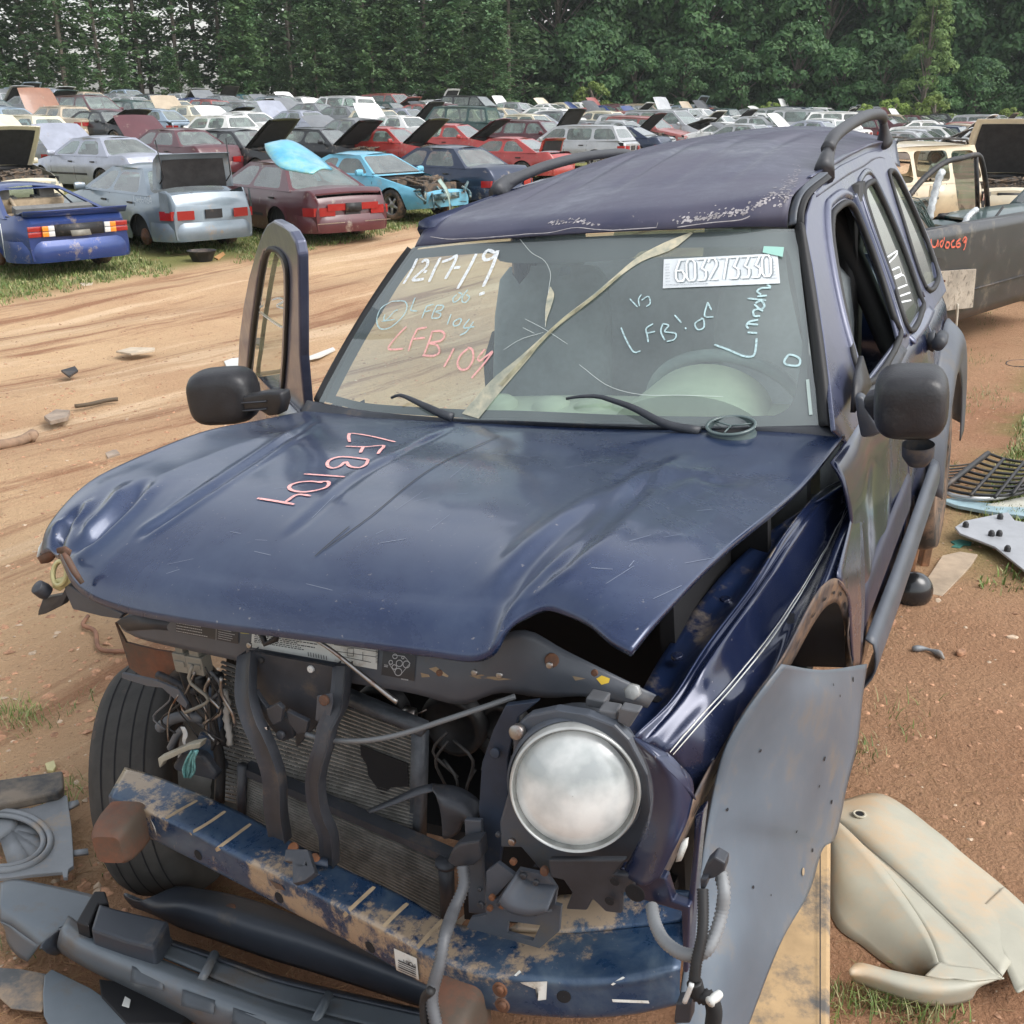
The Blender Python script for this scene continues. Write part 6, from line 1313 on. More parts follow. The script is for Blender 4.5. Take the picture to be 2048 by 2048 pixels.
W5('handwritten_code', [[(1195, 655), (1150, 700), (1102, 765), (1140, 772), (1178, 768)], [(1252, 665), (1225, 720), (1205, 780)], [(1250, 668), (1300, 658)], [(1228, 718), (1290, 712)], [(1330, 675), (1312, 730), (1285, 800)], [(1325, 680), (1375, 678), (1392, 700), (1370, 728), (1312, 738), (1352, 750), (1365, 785), (1335, 805), (1278, 802)],
   [(1440, 765), (1415, 815), (1388, 862)], [(1520, 762), (1475, 800), (1458, 845), (1475, 875), (1510, 870), (1538, 825), (1535, 775), (1510, 762)], [(1600, 770), (1565, 815), (1575, 830), (1640, 780)], [(1640, 785), (1590, 850), (1530, 920)]], .0065, m_markp, 'code LFB104 handwritten in pink')
W6 = lambda n, L_, wd, m_, lb=None: strokes(n, WTREE, [Z6(l) for l in L_], wd, m_, ws, label=lb, off=.003)
W6('handwritten_code', [[(625, 660), (650, 720), (690, 785), (725, 780)], [(790, 640), (755, 665), (760, 700), (765, 735)], [(755, 690), (800, 680)], [(840, 640), (830, 680), (850, 725)], [(840, 640), (870, 650), (850, 680), (905, 690), (900, 720), (860, 732)], [(900, 595), (935, 635)], [(955, 660), (960, 668)], [(1040, 615), (1005, 640), (1020, 670), (1050, 660), (1050, 620), (1035, 612)], [(1070, 530), (1055, 600), (1100, 605)], [(1070, 530), (1090, 570)]], .0042, m_markb, 'faint code handwritten in pale blue')
W6('handwritten_mark', [[(670, 512), (710, 555)], [(730, 490), (715, 515), (720, 550)], [(730, 520), (765, 500), (775, 535), (755, 552)]], .0036, m_markb)
W6('handwritten_word', [[(1105, 748), (1180, 775), (1250, 805), (1300, 808), (1315, 780), (1322, 715)], [(1275, 685), (1325, 688)], [(1275, 640), (1330, 645)], [(1280, 665), (1270, 650), (1285, 630), (1330, 620)], [(1340, 600), (1310, 600), (1305, 575), (1330, 565), (1355, 575)], [(1310, 540), (1340, 565), (1362, 550), (1345, 522), (1315, 535)], [(1275, 510), (1370, 520)], [(1325, 500), (1375, 495)], [(1345, 490), (1325, 475), (1345, 458), (1395, 455)], [(1375, 440), (1395, 450)]], .0055, m_markb, 'word Lincoln handwritten upwards in pale blue')
W6('handwritten_mark', [[(1485, 800), (1465, 830), (1475, 850), (1535, 855), (1545, 825), (1520, 805), (1485, 798)]], .0055, m_markb)
W6('crack', [[(105, 205), (165, 275), (230, 315), (262, 380), (255, 450), (240, 560), (235, 655)], [(130, 615), (235, 670), (350, 745)], [(20, 775), (110, 720), (225, 685)], [(410, 850), (560, 960), (730, 1005), (930, 1008), (1150, 1015)], [(120, 660), (180, 690)], [(1000, 165), (1080, 155), (1200, 152)]], .0012, M('crack_line', (.60, .66, .63), .3, coat=.5))
def wpoly(name, poly, mat, off=.003, label=None):
    n = len(poly) // 2; a = poly[:n]; b = poly[n:][::-1]; g = B(); rr = []
    A, Bq = cr([(x, y, 0) for x, y in a], 30), cr([(x, y, 0) for x, y in b], 30)
    for t in (0, .5, 1):
        row = []
        for p, q in zip(A, Bq):
            z = p.lerp(q, t); c = cast(WTREE, z.x, z.y, off); row.append(c[0] if c else (row[-1] if row else Vector()))
        rr.append(row)
    g.grid(rr); return g.obj(name, mat, ws, label=label)
m_crk = M('crushed_glass', (.40, .44, .36), .35, coat=.6, var=.35, scale=18, var2=(.62, .56, .40)); m_crk2 = M('crushed_glass_dark', (.33, .31, .20), .4, coat=.4, var=.4, scale=20)
wpoly('crack_band', [(1382, 466), (1330, 486), (1275, 516), (1225, 558), (1180, 596), (1130, 634), (1092, 668), (1040, 715), (985, 760), (925, 828), (958, 838), (1012, 772), (1055, 722), (1096, 672), (1135, 640), (1184, 602), (1230, 562), (1284, 524), (1345, 500), (1386, 468)], m_crk, label='long open crack across the glass')
wpoly('crack_core', [(1240, 550), (1184, 596), (1130, 636), (1095, 668), (1045, 720), (1000, 770), (1006, 774), (1050, 725), (1098, 673), (1134, 640), (1188, 600), (1243, 553)], m_crk2, off=.005)
wpoly('crack_band', [(1101, 574), (1094, 600), (1091, 630), (1092, 656), (1094, 640), (1104, 612), (1109, 590), (1103, 576)], m_crk)
# auction style number sticker
st = quad('number_sticker', WTREE, [(1328, 520), (1555, 508), (1560, 568), (1326, 578)], M('sticker_foil', (.62, .66, .68), .35, coat=.3, var=.10, scale=14), ws, off=.003, label='long white number sticker, 603273330')
word(WTREE, '603273330', Z6([(905, 318)])[0], (21.5, -1.2), (1.5, 42), .0052, M('sticker_digit', (.86, .88, .86), .5), st, .0055)
word(WTREE, '603273330', Z6([(915, 322)])[0], (21.5, -1.2), (1.5, 42), .0030, M('sticker_shadow', (.22, .26, .28), .5), st, .0048)
b = B(); textrows(b, WTREE, Z6([(855, 435), (1150, 425), (1150, 440), (855, 450)]), 1, 9, .0022, .005); textrows(b, WTREE, Z6([(850, 330), (885, 328), (888, 430), (855, 432)]), 7, 10, .0022, .005); textrows(b, WTREE, Z6([(1385, 320), (1425, 318), (1432, 415), (1390, 418)]), 6, 12, .0026, .005); b.obj('printed_text', M('print_grey', (.28, .31, .33), .5), st, smooth=False)
quad('pale_sticker', WTREE, Z6([(1358, 245), (1462, 250), (1455, 300), (1352, 278)]), M('sticker_aqua', (.30, .55, .48), .4), ws, off=.006)
quad('side_sticker', WTREE, Z6([(1575, 928), (1592, 925), (1610, 1108), (1592, 1110)]), M('sticker_pale', (.45, .55, .52), .4), ws, off=.003, mi=3)
patch('mirror_button', WTREE, Z6([(300, 385), (310, 345), (335, 330), (360, 335), (358, 380)]), j_blk, ws, -.004)
# side gutters of the windshield
g_l = Jv([(822, 498, 1.04), (790, 540, .985), (748, 602, .90), (705, 672, .80), (665, 742, .72), (634, 803, .655)]); g_l2 = Jv([(838, 490, 1.04), (803, 542, .98), (762, 604, .90), (718, 674, .80), (676, 744, .72), (646, 806, .65)])
loft('windshield_trim', [[p + Vector((-.020, .02, -.015)) for p in g_l], [p + Vector((-.012, 0, .008)) for p in g_l], g_l, g_l2], j_rub, suv, nu=30, nv=6, thick=.004)
loft('pillar', [[p + Vector((-.09, .10, -.05)) for p in g_l], [p + Vector((-.03, .02, -.02)) for p in g_l]], j_paint, suv, nu=20, nv=4, thick=.004)
P0 = Jv([(1592, 455, 1.03), (1600, 520, .97), (1612, 600, .88), (1624, 690, .79), (1633, 770, .72), (1640, 855, .655)])
SIDE = ((1, 0, .40), .80 + .40 * 1.10)
P1px = [(1607, 452), (1621, 530), (1632, 600), (1645, 690), (1655, 770), (1665, 862)]
P1 = [J(x, y, v=v_) for (x, y), v_ in zip(P1px, (1.02, .96, .87, .78, .71, .65))]
loft('windshield_trim', [P0, [a.lerp(b, .5) + Vector((.004, -.01, .012)) for a, b in zip(P0, P1)], P1], j_rub, suv, nu=30, nv=8, thick=.004)
# ---------------------------------------------------------------- roof
RF = Jv([(829, 494, 1.03), (920, 482, .99), (1014, 474, .96), (1210, 462, .94), (1400, 455, .955), (1500, 453, .985), (1574, 455, 1.03)])
RL = [RF[0], Vector((-.585, 1.115, 1.607)), Vector((-.590, 1.34, 1.634)), Vector((-.592, 1.83, 1.652)), Vector((-.590, 2.40, 1.662)), Vector((-.575, 3.05, 1.645))]
RR = [RF[-1], Vector((.582, 1.06, 1.650)), Vector((.585, 1.30, 1.672)), Vector((.590, 1.80, 1.690)), Vector((.590, 2.40, 1.690)), Vector((.575, 3.05, 1.655))]
RBk = [RL[-1], Vector((-.3, 3.10, 1.70)), Vector((0, 3.12, 1.715)), Vector((.3, 3.10, 1.705)), RR[-1]]
f_ = cr(RF, 61); bk = cr(RBk, 61); l_ = cr(RL, 51); r_ = cr(RR, 51); rows = []
for j in range(51):
    t = j / 50; row = []
    for i in range(61):
        s_ = i / 60; base = f_[i].lerp(bk[i], t); dl = l_[j] - f_[0].lerp(bk[0], t); dr = r_[j] - f_[-1].lerp(bk[-1], t); p = base + (dl * (1 - s_) + dr * s_) * (1 - .42 * min(1, 5 * s_ * (1 - s_)) * (1 - sstep(.15, .5, t)))
        z = .028 * (1 - (2 * s_ - 1) ** 2) * sstep(0, .25, t)
        for c in (.22, .36, .50, .64, .78): z -= .007 * bump2(s_, c, .012) * sstep(.12, .2, t) * (1 - sstep(.88, .95, t))
        row.append(p + Vector((0, 0, z)))
    rows.append(row)
g = B(); g.grid(rows); roof = g.obj('roof', j_roof, suv, thick=.006, label='chalky faded roof with peeling clear coat'); RT = bvh(roof)
m_peel = M('peeled_clearcoat', (.34, .32, .33), .8, var=.35, scale=40); rs = random.Random(3)
def crust(path, wd, n, name='peeling_patch', tree=None, par=None, k_=1):
    b = B(); P = cr([(x, y, 0) for x, y in path], n)
    for p in P:
        for k in range(rs.randint(2, 5)):
            x, y = p.x + rs.gauss(0, 5), p.y - abs(rs.gauss(0, wd)); c = cast(tree or RT, x, y, .0012)
            if not c: continue
            r0 = rs.uniform(.0012, .0048) * k_; n0 = c[1]; a = n0.orthogonal().normalized(); e = n0.cross(a); m = rs.randint(5, 8)
            b.add([c[0] + (a * math.cos(q * 6.283 / m) * rs.uniform(.5, 1.6) + e * math.sin(q * 6.283 / m) * rs.uniform(.5, 1)) * r0 for q in range(m)], [tuple(range(m))])
    b.obj(name, m_peel, par or roof, smooth=False)
crust([(1690, 905), (1660, 940), (1600, 985), (1500, 1075), (1400, 1165)], 4, 60, 'edge_flakes', HT, hood, .38)
crust([(1355, 448), (1420, 438), (1490, 428), (1530, 405), (1560, 385), (1590, 360)], 7, 70); crust([(1560, 420), (1580, 385), (1600, 350)], 16, 26); crust([(1105, 452), (1140, 446), (1190, 452)], 5, 22)
strokes('peeling_edge', RT, [[(861, 474), (900, 479), (950, 477), (1010, 480), (1040, 470), (1100, 466), (1150, 456), (1200, 460), (1300, 462), (1316, 446)], [(1355, 455), (1420, 446), (1480, 440), (1500, 432)]], .0028, m_peel, roof, off=.0015)
# ditch trim between roof and body side
d0 = [RR[0] + Vector((.0, 0, 0)), RR[1], RR[2], Vector((.592, 1.55, 1.683))]
dt = Jv([(1576, 453, 1.03), (1578, 420, 1.07), (1594, 385, 1.14), (1640, 347, 1.34)]); dt2 = Jv([(1592, 452, 1.03), (1596, 420, 1.07), (1612, 385, 1.14), (1656, 350, 1.34)])
loft('drip_moulding', [[a + Vector((0, 0, .004)) for a in dt], [a + Vector((0, 0, .008)) for a in dt2]], j_grey, suv, nu=20, nv=4, thick=.006)
dt3 = Jv([(1607, 450, 1.02), (1610, 420, 1.07), (1625, 388, 1.14), (1664, 356, 1.34)])
loft('drip_seal', [[a + Vector((0, 0, .004)) for a in dt2], [a + Vector((0, 0, .002)) for a in dt3]], j_rub, suv, nu=20, nv=4, thick=.004)
# ---------------------------------------------------------------- roof rails
def rail(pts, feet, w0):
    g = B(); g.tube(cr(pts, 44), [.020] * 44, 12); o = g.obj('roof_rail', M('rail_black', (.042, .044, .050), .5, var=.2, scale=15), suv)
    for f in feet:
        c = cr(f, 8); q = B(); q.tube(c, [.05, .045, .036, .030, .026, .024, .022, .020], 12); ft = q.obj('rail_foot', MATS['rail_black'], o); 
        for v in ft.data.vertices: v.co.x = c[0].x + (v.co.x - c[0].x) * .62
    return o
zr_ = lambda v, s: (1.672 if s > 0 else 1.634) + .018 * sstep(1.2, 1.9, v)
rail([Vector((.585, 1.52, 1.735)), Vector((.588, 1.62, 1.765)), Vector((.592, 1.85, 1.785)), Vector((.592, 2.2, 1.795)), Vector((.590, 2.48, 1.785)), Vector((.588, 2.58, 1.765))],
     [[J(1648, 350, u=.585), J(1652, 325, u=.585), J(1658, 305, u=.586), Vector((.588, 1.62, 1.765))], [Vector((.585, 2.66, 1.675)), Vector((.586, 2.63, 1.72)), Vector((.588, 2.58, 1.765))]], 0)
lr_ = [J(1005, 370, u=-.585), J(1047, 350, u=-.587), J(1100, 330, u=-.59), J(1170, 313, u=-.59), J(1240, 306, u=-.59), J(1268, 312, u=-.588)]
rail(lr_, [[J(995, 396, u=-.585), J(1000, 384, u=-.585), J(1015, 366, u=-.586), J(1047, 350, u=-.587)], [J(1280, 324, u=-.585), J(1276, 318, u=-.586), J(1266, 310, u=-.588)]], 0)
# ---------------------------------------------------------------- left body side above the belt: frame with three openings
def Ss(pts): return [J(x, y, pl=SIDE) for x, y in pts]
def vw(v, w): return Vector((SIDE[1] - .40 * w, v, w))
fwin = [vw(1.02, 1.150), vw(1.10, 1.33), vw(1.26, 1.49), vw(1.37, 1.548), vw(1.45, 1.562), vw(1.62, 1.565), vw(1.70, 1.55), vw(1.735, 1.50), vw(1.735, 1.35), vw(1.68, 1.20), vw(1.64, 1.135)]
rwin = [vw(1.83, 1.12), vw(1.87, 1.30), vw(1.91, 1.48), vw(1.94, 1.55), vw(2.00, 1.572), vw(2.16, 1.575), vw(2.20, 1.56), vw(2.25, 1.45), vw(2.27, 1.30), vw(2.24, 1.16), vw(2.20, 1.12)]
qwin = [vw(2.40, 1.16), vw(2.46, 1.40), vw(2.52, 1.54), vw(2.56, 1.57), vw(2.67, 1.56), vw(2.74, 1.49), vw(2.80, 1.34), vw(2.80, 1.20), vw(2.72, 1.13)]
sout = [vw(.66, 1.10), J(1665, 862, pl=SIDE)] + Ss([(1655, 770), (1645, 690), (1632, 600), (1621, 530), (1608, 470)]) + [J(x, y, pl=SIDE) for x, y in ((1610, 430), (1622, 392), (1646, 362))] + [vw(1.45, 1.655), vw(1.8, 1.665), vw(2.3, 1.665), vw(2.60, 1.655), vw(2.76, 1.60), vw(2.84, 1.50), vw(2.91, 1.27), vw(2.88, 1.12), vw(2.84, 1.06), vw(2.4, 1.07), vw(1.6, 1.09)]
frame = plate('body_side_upper', sout, [fwin, rwin, qwin], j_side, suv, thick=.012, bevel=.005)
def bead(name, loop, r, mat, parent, off=.008): 
    g = B(); P = smoothloop(loop, 4); P = [p + Vector((off, 0, 0)) for p in P]; g.tube(P + [P[0]], r, 6, cap=False); return g.obj(name, mat, parent)
for lp in (fwin, rwin, qwin): bead('window_seal', lp, .011, j_rub, frame)
# rounded roof shoulder and door frame swellings
def ridge(name, pts, r, mat, parent=None):
    g = B(); g.tube(cr(pts, 40), r, 10); return g.obj(name, mat, parent or suv)
sh0 = [vw(1.36, 1.645) + Vector((.004, 0, 0)), vw(1.6, 1.655), vw(2.0, 1.66), vw(2.5, 1.655), vw(2.8, 1.60)]
loft('roof_shoulder', [[RR[2] + Vector((0, .0, .002)), RR[3], Vector((.59, 2.1, 1.69)), RR[4], RR[5]], [vw(1.30, 1.655) + Vector((-.008, 0, .014)), vw(1.8, 1.680) + Vector((-.004, 0, .004)), vw(2.1, 1.68), vw(2.4, 1.675), vw(2.95, 1.60)], [vw(1.30, 1.62) + Vector((.008, 0, 0)), vw(1.8, 1.63) + Vector((.008, 0, 0)), vw(2.1, 1.63) + Vector((.008, 0, 0)), vw(2.5, 1.63) + Vector((.008, 0, 0)), vw(2.9, 1.56)]], j_side, suv, nu=30, nv=10, thick=.004)
ridge('door_frame', [vw(.99, 1.13), vw(1.07, 1.32), vw(1.22, 1.485), vw(1.36, 1.572), vw(1.46, 1.588), vw(1.64, 1.590), vw(1.745, 1.570)], .018, j_side)
ridge('door_frame', [vw(1.79, 1.57), vw(1.79, 1.40), vw(1.755, 1.22), vw(1.72, 1.12)], .018, j_paint); ridge('door_frame', [vw(1.84, 1.14), vw(1.87, 1.42), vw(1.92, 1.57), vw(2.0, 1.600), vw(2.2, 1.602), vw(2.28, 1.50), vw(2.31, 1.34), vw(2.29, 1.14)], .014, j_paint)
g_jside = glass('suv_side_glass', (.45, .56, .50), .22, (.30, .34, .31), refl=.10)
rw = plate('rear_door_window', rwin, [], g_jside, suv, thick=0, smooth=True); qw = plate('quarter_window', qwin, [], g_jside, suv, thick=0)
g = B()
for ln in ([(1222, 1020), (1280, 985), (1270, 1010), (1240, 1040), (1225, 1060)], [(1250, 1085), (1290, 1070), (1300, 1100), (1260, 1120)], [(1265, 1130), (1310, 1110), (1325, 1150)], [(1280, 1180), (1330, 1160)], [(1290, 1220), (1345, 1200)], [(1300, 1250), (1350, 1240)]):
    q = [J(x, y, pl=(SIDE[0], SIDE[1] + .006)) for x, y in Z3(ln)]; ribbon(g, [(p, Vector((1, 0, .4)).normalized()) for p in cr(q, 12)], .006)
g.obj('handwriting', m_markw, rw, smooth=False)
# inside lining seen through the open front window
g = B(); g.tube(cr([vw(1.02, 1.12) + Vector((-.09, 0, 0)), vw(1.12, 1.33) + Vector((-.09, 0, 0)), vw(1.30, 1.50) + Vector((-.09, 0, 0)), vw(1.7, 1.56) + Vector((-.09, 0, 0)), vw(1.85, 1.4) + Vector((-.09, 0, 0)), vw(1.82, .9) + Vector((-.06, 0, 0))], 20), .04, 8); g.box((.60, 1.88, 1.2), (.06, .12, .8)); g.obj('door_seal', j_rub, suv)
# ---------------------------------------------------------------- left body side below the belt
def side_rows(vs_, prof):
    return [[Vector((u_, v_ + dv, w_)) for v_ in vs_] for u_, w_, dv in prof]
prof = [(.800, 1.105, 0), (.826, 1.06, 0), (.842, .98, 0), (.848, .90, 0), (.850, .78, 0), (.852, .70, 0), (.842, .60, 0), (.838, .48, 0), (.825, .38, 0)]
for nm, va, vb in (('front_door', .50, 1.50), ('rear_door', 1.508, 2.20)):
    n = 40; rr = side_rows([va + (vb - va) * i / (n - 1) for i in range(n)], prof)
    for row in rr:
        for p in row: p.x += .016 * noise.noise(Vector((p.y * 2.6, p.z * 4, 4)))
    rr = loftrows(rr, n, 30); rr = [[p + Vector((.010 * noise.noise(Vector((p.y * 5, p.z * 6, 7))) * math.sin(math.pi * i / 29), 0, 0)) for p in row] for i, row in enumerate(rr)]
    g = B(); g.grid(rr); g.obj(nm, j_paint, suv, thick=.006)
q0 = cr([Vector((.800, 2.208, 1.10)), Vector((.80, 2.5, 1.09)), Vector((.79, 2.86, 1.07))], 20); q1 = [p + Vector((.045, 0, -.16)) for p in q0]; q2 = [p + Vector((.050, 0, -.30)) for p in q0]; g = B(); g.grid([q0, [a.lerp(b, .5) + Vector((.008, 0, .01)) for a, b in zip(q0, q1)], q1, q2]); g.obj('quarter_panel', j_paint, suv, thick=.006)
fr1 = Ju([(1714, 980, .826), (1697, 1060, .848), (1682, 1120, .862), (1675, 1158, .867), (1695, 1190, .869), (1699, 1236, .869), (1706, 1332, .869)]); fr2 = Ju([(1717, 978, .828), (1723, 1040, .846), (1728, 1100, .857), (1730, 1150, .862), (1730, 1200, .865), (1728, 1250, .866), (1723, 1332, .866)])
loft('fender_rear', [fr1, fr2], j_paint, suv, nu=30, nv=6, thick=.003)
# belt mouldings, cladding, sill
loft('belt_moulding', [[vw(1.64, 1.135), vw(1.30, 1.14), vw(1.0, 1.145)], [vw(1.64, 1.10) + Vector((.02, 0, 0)), vw(1.30, 1.10) + Vector((.025, 0, 0)), vw(1.0, 1.10) + Vector((.02, 0, 0))]], j_blk, suv, nu=14, nv=4, thick=.008)
loft('belt_moulding', [[vw(1.80, 1.115), vw(2.1, 1.11), vw(2.36, 1.11)], [vw(1.80, 1.085) + Vector((.02, 0, 0)), vw(2.1, 1.08) + Vector((.025, 0, 0)), vw(2.36, 1.08) + Vector((.02, 0, 0))]], j_side, suv, nu=14, nv=4, thick=.008)
cl = [Vector((.862, .72, .52)), Vector((.866, 1.2, .52)), Vector((.868, 1.7, .53)), Vector((.872, 2.15, .55))]
loft('sill_cladding', [[p + Vector((-.01, 0, .02)) for p in cl], [p + Vector((.014, 0, 0)) for p in cl], [p + Vector((.018, 0, -.08)) for p in cl], [p + Vector((-.02, 0, -.15)) for p in cl]], j_grey, suv, nu=30, nv=8, thick=.006)
loft('door_cladding', [[Vector((.852, v_, .74)) for v_ in (.60, 1.0, 1.5)], [Vector((.862, v_, .73)) for v_ in (.60, 1.0, 1.5)], [Vector((.864, v_, .62)) for v_ in (.60, 1.0, 1.5)], [Vector((.850, v_, .60)) for v_ in (.60, 1.0, 1.5)]], M('lower_door_blue', (.022, .024, .045), .45, var=.2, dirt=(.10, .08, .06), dirt_amt=.2), suv, nu=14, nv=6, thick=.004)
a1 = [Vector((.862 + .035 * math.sin(math.pi * k / 16), 2.65 - .50 * math.cos(math.pi * k / 16), .42 + .50 * math.sin(math.pi * k / 16))) for k in range(17)]; a2 = [Vector((.90 + .01 * math.sin(math.pi * k / 16), 2.65 - .47 * math.cos(math.pi * k / 16), .40 + .46 * math.sin(math.pi * k / 16))) for k in range(17)]; a3 = [Vector((.895, 2.65 - .38 * math.cos(math.pi * k / 16), .36 + .40 * math.sin(math.pi * k / 16))) for k in range(17)]; a0 = [Vector((.842, 2.65 - .53 * math.cos(math.pi * k / 16), .42 + .56 * math.sin(math.pi * k / 16))) for k in range(17)]
loft('rear_arch_flare', [a0, a1, a2, a3], j_grey, suv, nu=40, nv=12, thick=.006)
g = B(); g.lathe([(.2, -.1), (.335, -.1), (.35, -.06), (.35, .06), (.335, .1), (.2, .1)], (.76, 2.65, .36), (1, 0, 0), 36, close=True); rwh = g.obj('rear_wheel', m_tyre, suv); g = B(); g.lathe([(.21, .08), (.19, .03), (.001, .05)], (.76, 2.65, .36), (1, 0, 0), 24); g.obj('rim', m_rim, rwh)
g = B(); hc = J(1880, 682, u=.875); g.lathe([(.001, 0), (.022, 0), (.026, .06), (.022, .14), (.001, .15)], hc + Vector((0, -.06, 0)), (0, 1, 0), 12); g.lathe([(.03, -.02), (.04, 0), (.03, .004)], hc + Vector((-.02, 0, 0)), (1, 0, 0), 16); g.obj('door_handle', j_blk, suv)
strokes_y = None
# ---------------------------------------------------------------- interior
m_in = M('interior_grey', (.16, .175, .18), .85, var=.2, scale=8); m_seat = M('seat_cloth', (.27, .30, .31), .95, var=.2, scale=10); m_dash = M('dash_cream', (.66, .67, .52), .7, var=.12, scale=5)
g = B(); g.box((0, 1.6, .55), (1.5, 2.4, .04)); g.box((0, .60, .85), (1.45, .05, .52)); g.obj('cabin_floor', m_in, suv, smooth=False)
def seat(cx, v0):
    g = B()
    def cushion(c, d, rot):
        rr = []
        for t, k in ((-1, .80), (-.8, .95), (-.3, 1), (.4, .97), (.85, .88), (1, .70)):
            rr.append([Vector(c) + rot @ Vector((math.copysign(abs(math.cos(a)) ** .4, math.cos(a)) * d[0] / 2 * k, math.copysign(abs(math.sin(a)) ** .5, math.sin(a)) * d[1] / 2, t * d[2] / 2)) for a in [2 * math.pi * i / 20 for i in range(21)]])
        g.grid(rr); g.add(rr[-1][:-1], [tuple(range(20))])
    cushion((cx, v0 + .18, 1.05), (.48, .16, .62), Matrix.Rotation(-.22, 3, 'X')); cushion((cx, v0 - .15, .75), (.50, .50, .18), Matrix.Identity(3)); cushion((cx, v0 + .27, 1.44), (.25, .10, .19), Matrix.Rotation(-.15, 3, 'X')); return g.obj('seat', m_seat, suv)
seat(-.50, 1.62); seat(.40, 1.55)
g = B(); g.box((-.05, 2.35, 1.0), (1.15, .14, .6), Matrix.Rotation(-.2, 3, 'X')); g.obj('rear_seat', m_seat, suv, bevel=.04)
# dashboard top with instrument hood and steering wheel
db = [Vector((-.30, .70, 1.10)), Vector((.0, .68, 1.12)), Vector((.3, .68, 1.12)), Vector((.66, .72, 1.10))]
loft('dashboard', [db, [p + Vector((0, .22, .005)) for p in db], [p + Vector((0, .34, -.06)) for p in db], [p + Vector((0, .36, -.3)) for p in db]], m_dash, suv, nu=24, nv=10)
c0 = Vector((.375, .88, 1.085)); g = B(); rr = []
for t in range(9):
    k = t / 8; rr.append([c0 + Vector((math.cos(a) * (.215 - .03 * k), -.16 + .22 * k, max(0, math.sin(a)) * (.105 + .030 * k))) for a in [math.pi * i / 24 for i in range(25)]])
g.grid(rr); g.add(rr[0], [tuple(range(25))]); g.obj('instrument_hood', m_dash, suv)
for cx_ in (-.05, -.22, .08):
    g = B(); g.lathe([(.06, -.03), (.055, .015), (.035, .03), (.001, .035)], (cx_, .80, 1.115), (0, 0, 1), 20); g.obj('dash_vent', m_dash, suv)
g = B(); sw = J(1456, 826, v=1.10); ax_ = Vector((0, .86, .50)).normalized(); aa = Vector((1, 0, 0)); bb2 = ax_.cross(aa)
g.tube([sw + (aa * math.cos(q) + bb2 * math.sin(q)) * .235 for q in [2 * math.pi * k / 40 for k in range(41)]], .019, 10, cap=False); g.lathe([(.08, 0), (.07, .03), (.001, .04)], sw - ax_ * .02, -ax_, 20)
for q in (.2, 2.9, -1.57): g.tube([sw, sw + (aa * math.cos(q) + bb2 * math.sin(q)) * .21], .016, 6)
g.obj('steering_wheel', M('wheel_grey', (.42, .46, .47), .6, var=.15), suv)
# far side: pillars and body so that the cabin reads through the glass; the front door there is open
g = B()
g.tube(cr([Vector((-.64, 1.86, 1.08)), Vector((-.60, 1.82, 1.35)), Vector((-.57, 1.78, 1.62))], 8), .05, 8); g.tube(cr([Vector((-.74, 2.4, 1.05)), Vector((-.66, 2.4, 1.35)), Vector((-.58, 2.36, 1.62))], 8), .04, 8); g.tube([Vector((-.58, 1.1, 1.60)), Vector((-.585, 2.0, 1.63)), Vector((-.58, 3.0, 1.62))], .035, 8)
g.obj('far_side_pillar', j_paint, suv)
frows = [[Vector((-u_, v_, w_)) for v_ in (1.86, 2.3, 2.7, 3.08)] for u_, w_ in ((.79, 1.10), (.842, .98), (.85, .78), (.84, .5))]; g = B(); g.grid(frows); g.obj('far_rear_door', j_paint, suv)
g = B(); g.grid([[Vector((-.70, v_, w_)) for v_ in (.60, .80)] for w_ in (1.12, .5)]); g.grid([[Vector((-u_, v_, w_)) for v_ in (.55, .80)] for u_, w_ in ((.78, 1.12), (.84, .95), (.84, .5))]); g.obj('far_door_pillar', j_paint, suv)
g = B(); g.box((0, 2.84, .85), (1.46, .04, .75)); g.obj('tailgate', j_paint, suv); plate('rear_window', [Vector((-.70, 2.85, 1.15)), Vector((-.54, 2.85, 1.60)), Vector((.54, 2.85, 1.60)), Vector((.70, 2.85, 1.15))], [], g_jside, suv, thick=0)
g = B(); g.grid([[Vector((x, y, 1.60 + .03 * (1 - x * x / .33))) for x in (-.56, -.3, 0, .3, .56)] for y in (1.15, 2.0, 3.0)]); g.obj('headliner', m_in, suv)
# ---------------------------------------------------------------- open door on the far side
DN = Vector((.66, .75, 0)); DC = DN.dot(Vector((-.82, .75, 0))); DP = (tuple(DN), DC)
dout = Z5([(340, 880), (350, 700), (372, 540), (400, 400), (440, 260), (472, 170), (500, 120), (532, 100), (575, 122), (622, 160), (648, 205), (662, 280), (666, 500), (668, 800), (690, 1050), (650, 1130), (640, 1190), (420, 1190), (350, 1020)])
dwin = Z5([(384, 900), (395, 780), (410, 640), (430, 500), (445, 400), (462, 310), (480, 262), (505, 252), (540, 270), (570, 310), (582, 370), (583, 500), (576, 680), (568, 830), (548, 1000), (500, 990), (430, 950)])
dr = plate('open_door', Jl(dout, pl=DP), [Jl(dwin, pl=DP)], j_side, suv, thick=.035, bevel=.008, label='front door swung open, its window frame faded')
bead('window_seal', Jl(dwin, pl=(tuple(DN), DC - .02)), .010, j_rub, dr, off=-.0)
dg = plate('door_window', Jl(dwin, pl=DP), [], g_jside, dr, thick=0)
g = B(); lowd = Jl(Z5([(420, 1190), (640, 1190), (690, 1060)]), pl=DP); hpt = Vector((-.82, .75, 1.0)); dd_ = Vector((-.75, .66, 0))
g.grid([[hpt + dd_ * t + Vector((0, 0, z)) for t in (0, .3, .6, 1.0)] for z in (.02, -.25, -.5)]); g.obj('door_skin', j_paint, dr, thick=.05)
g = B()
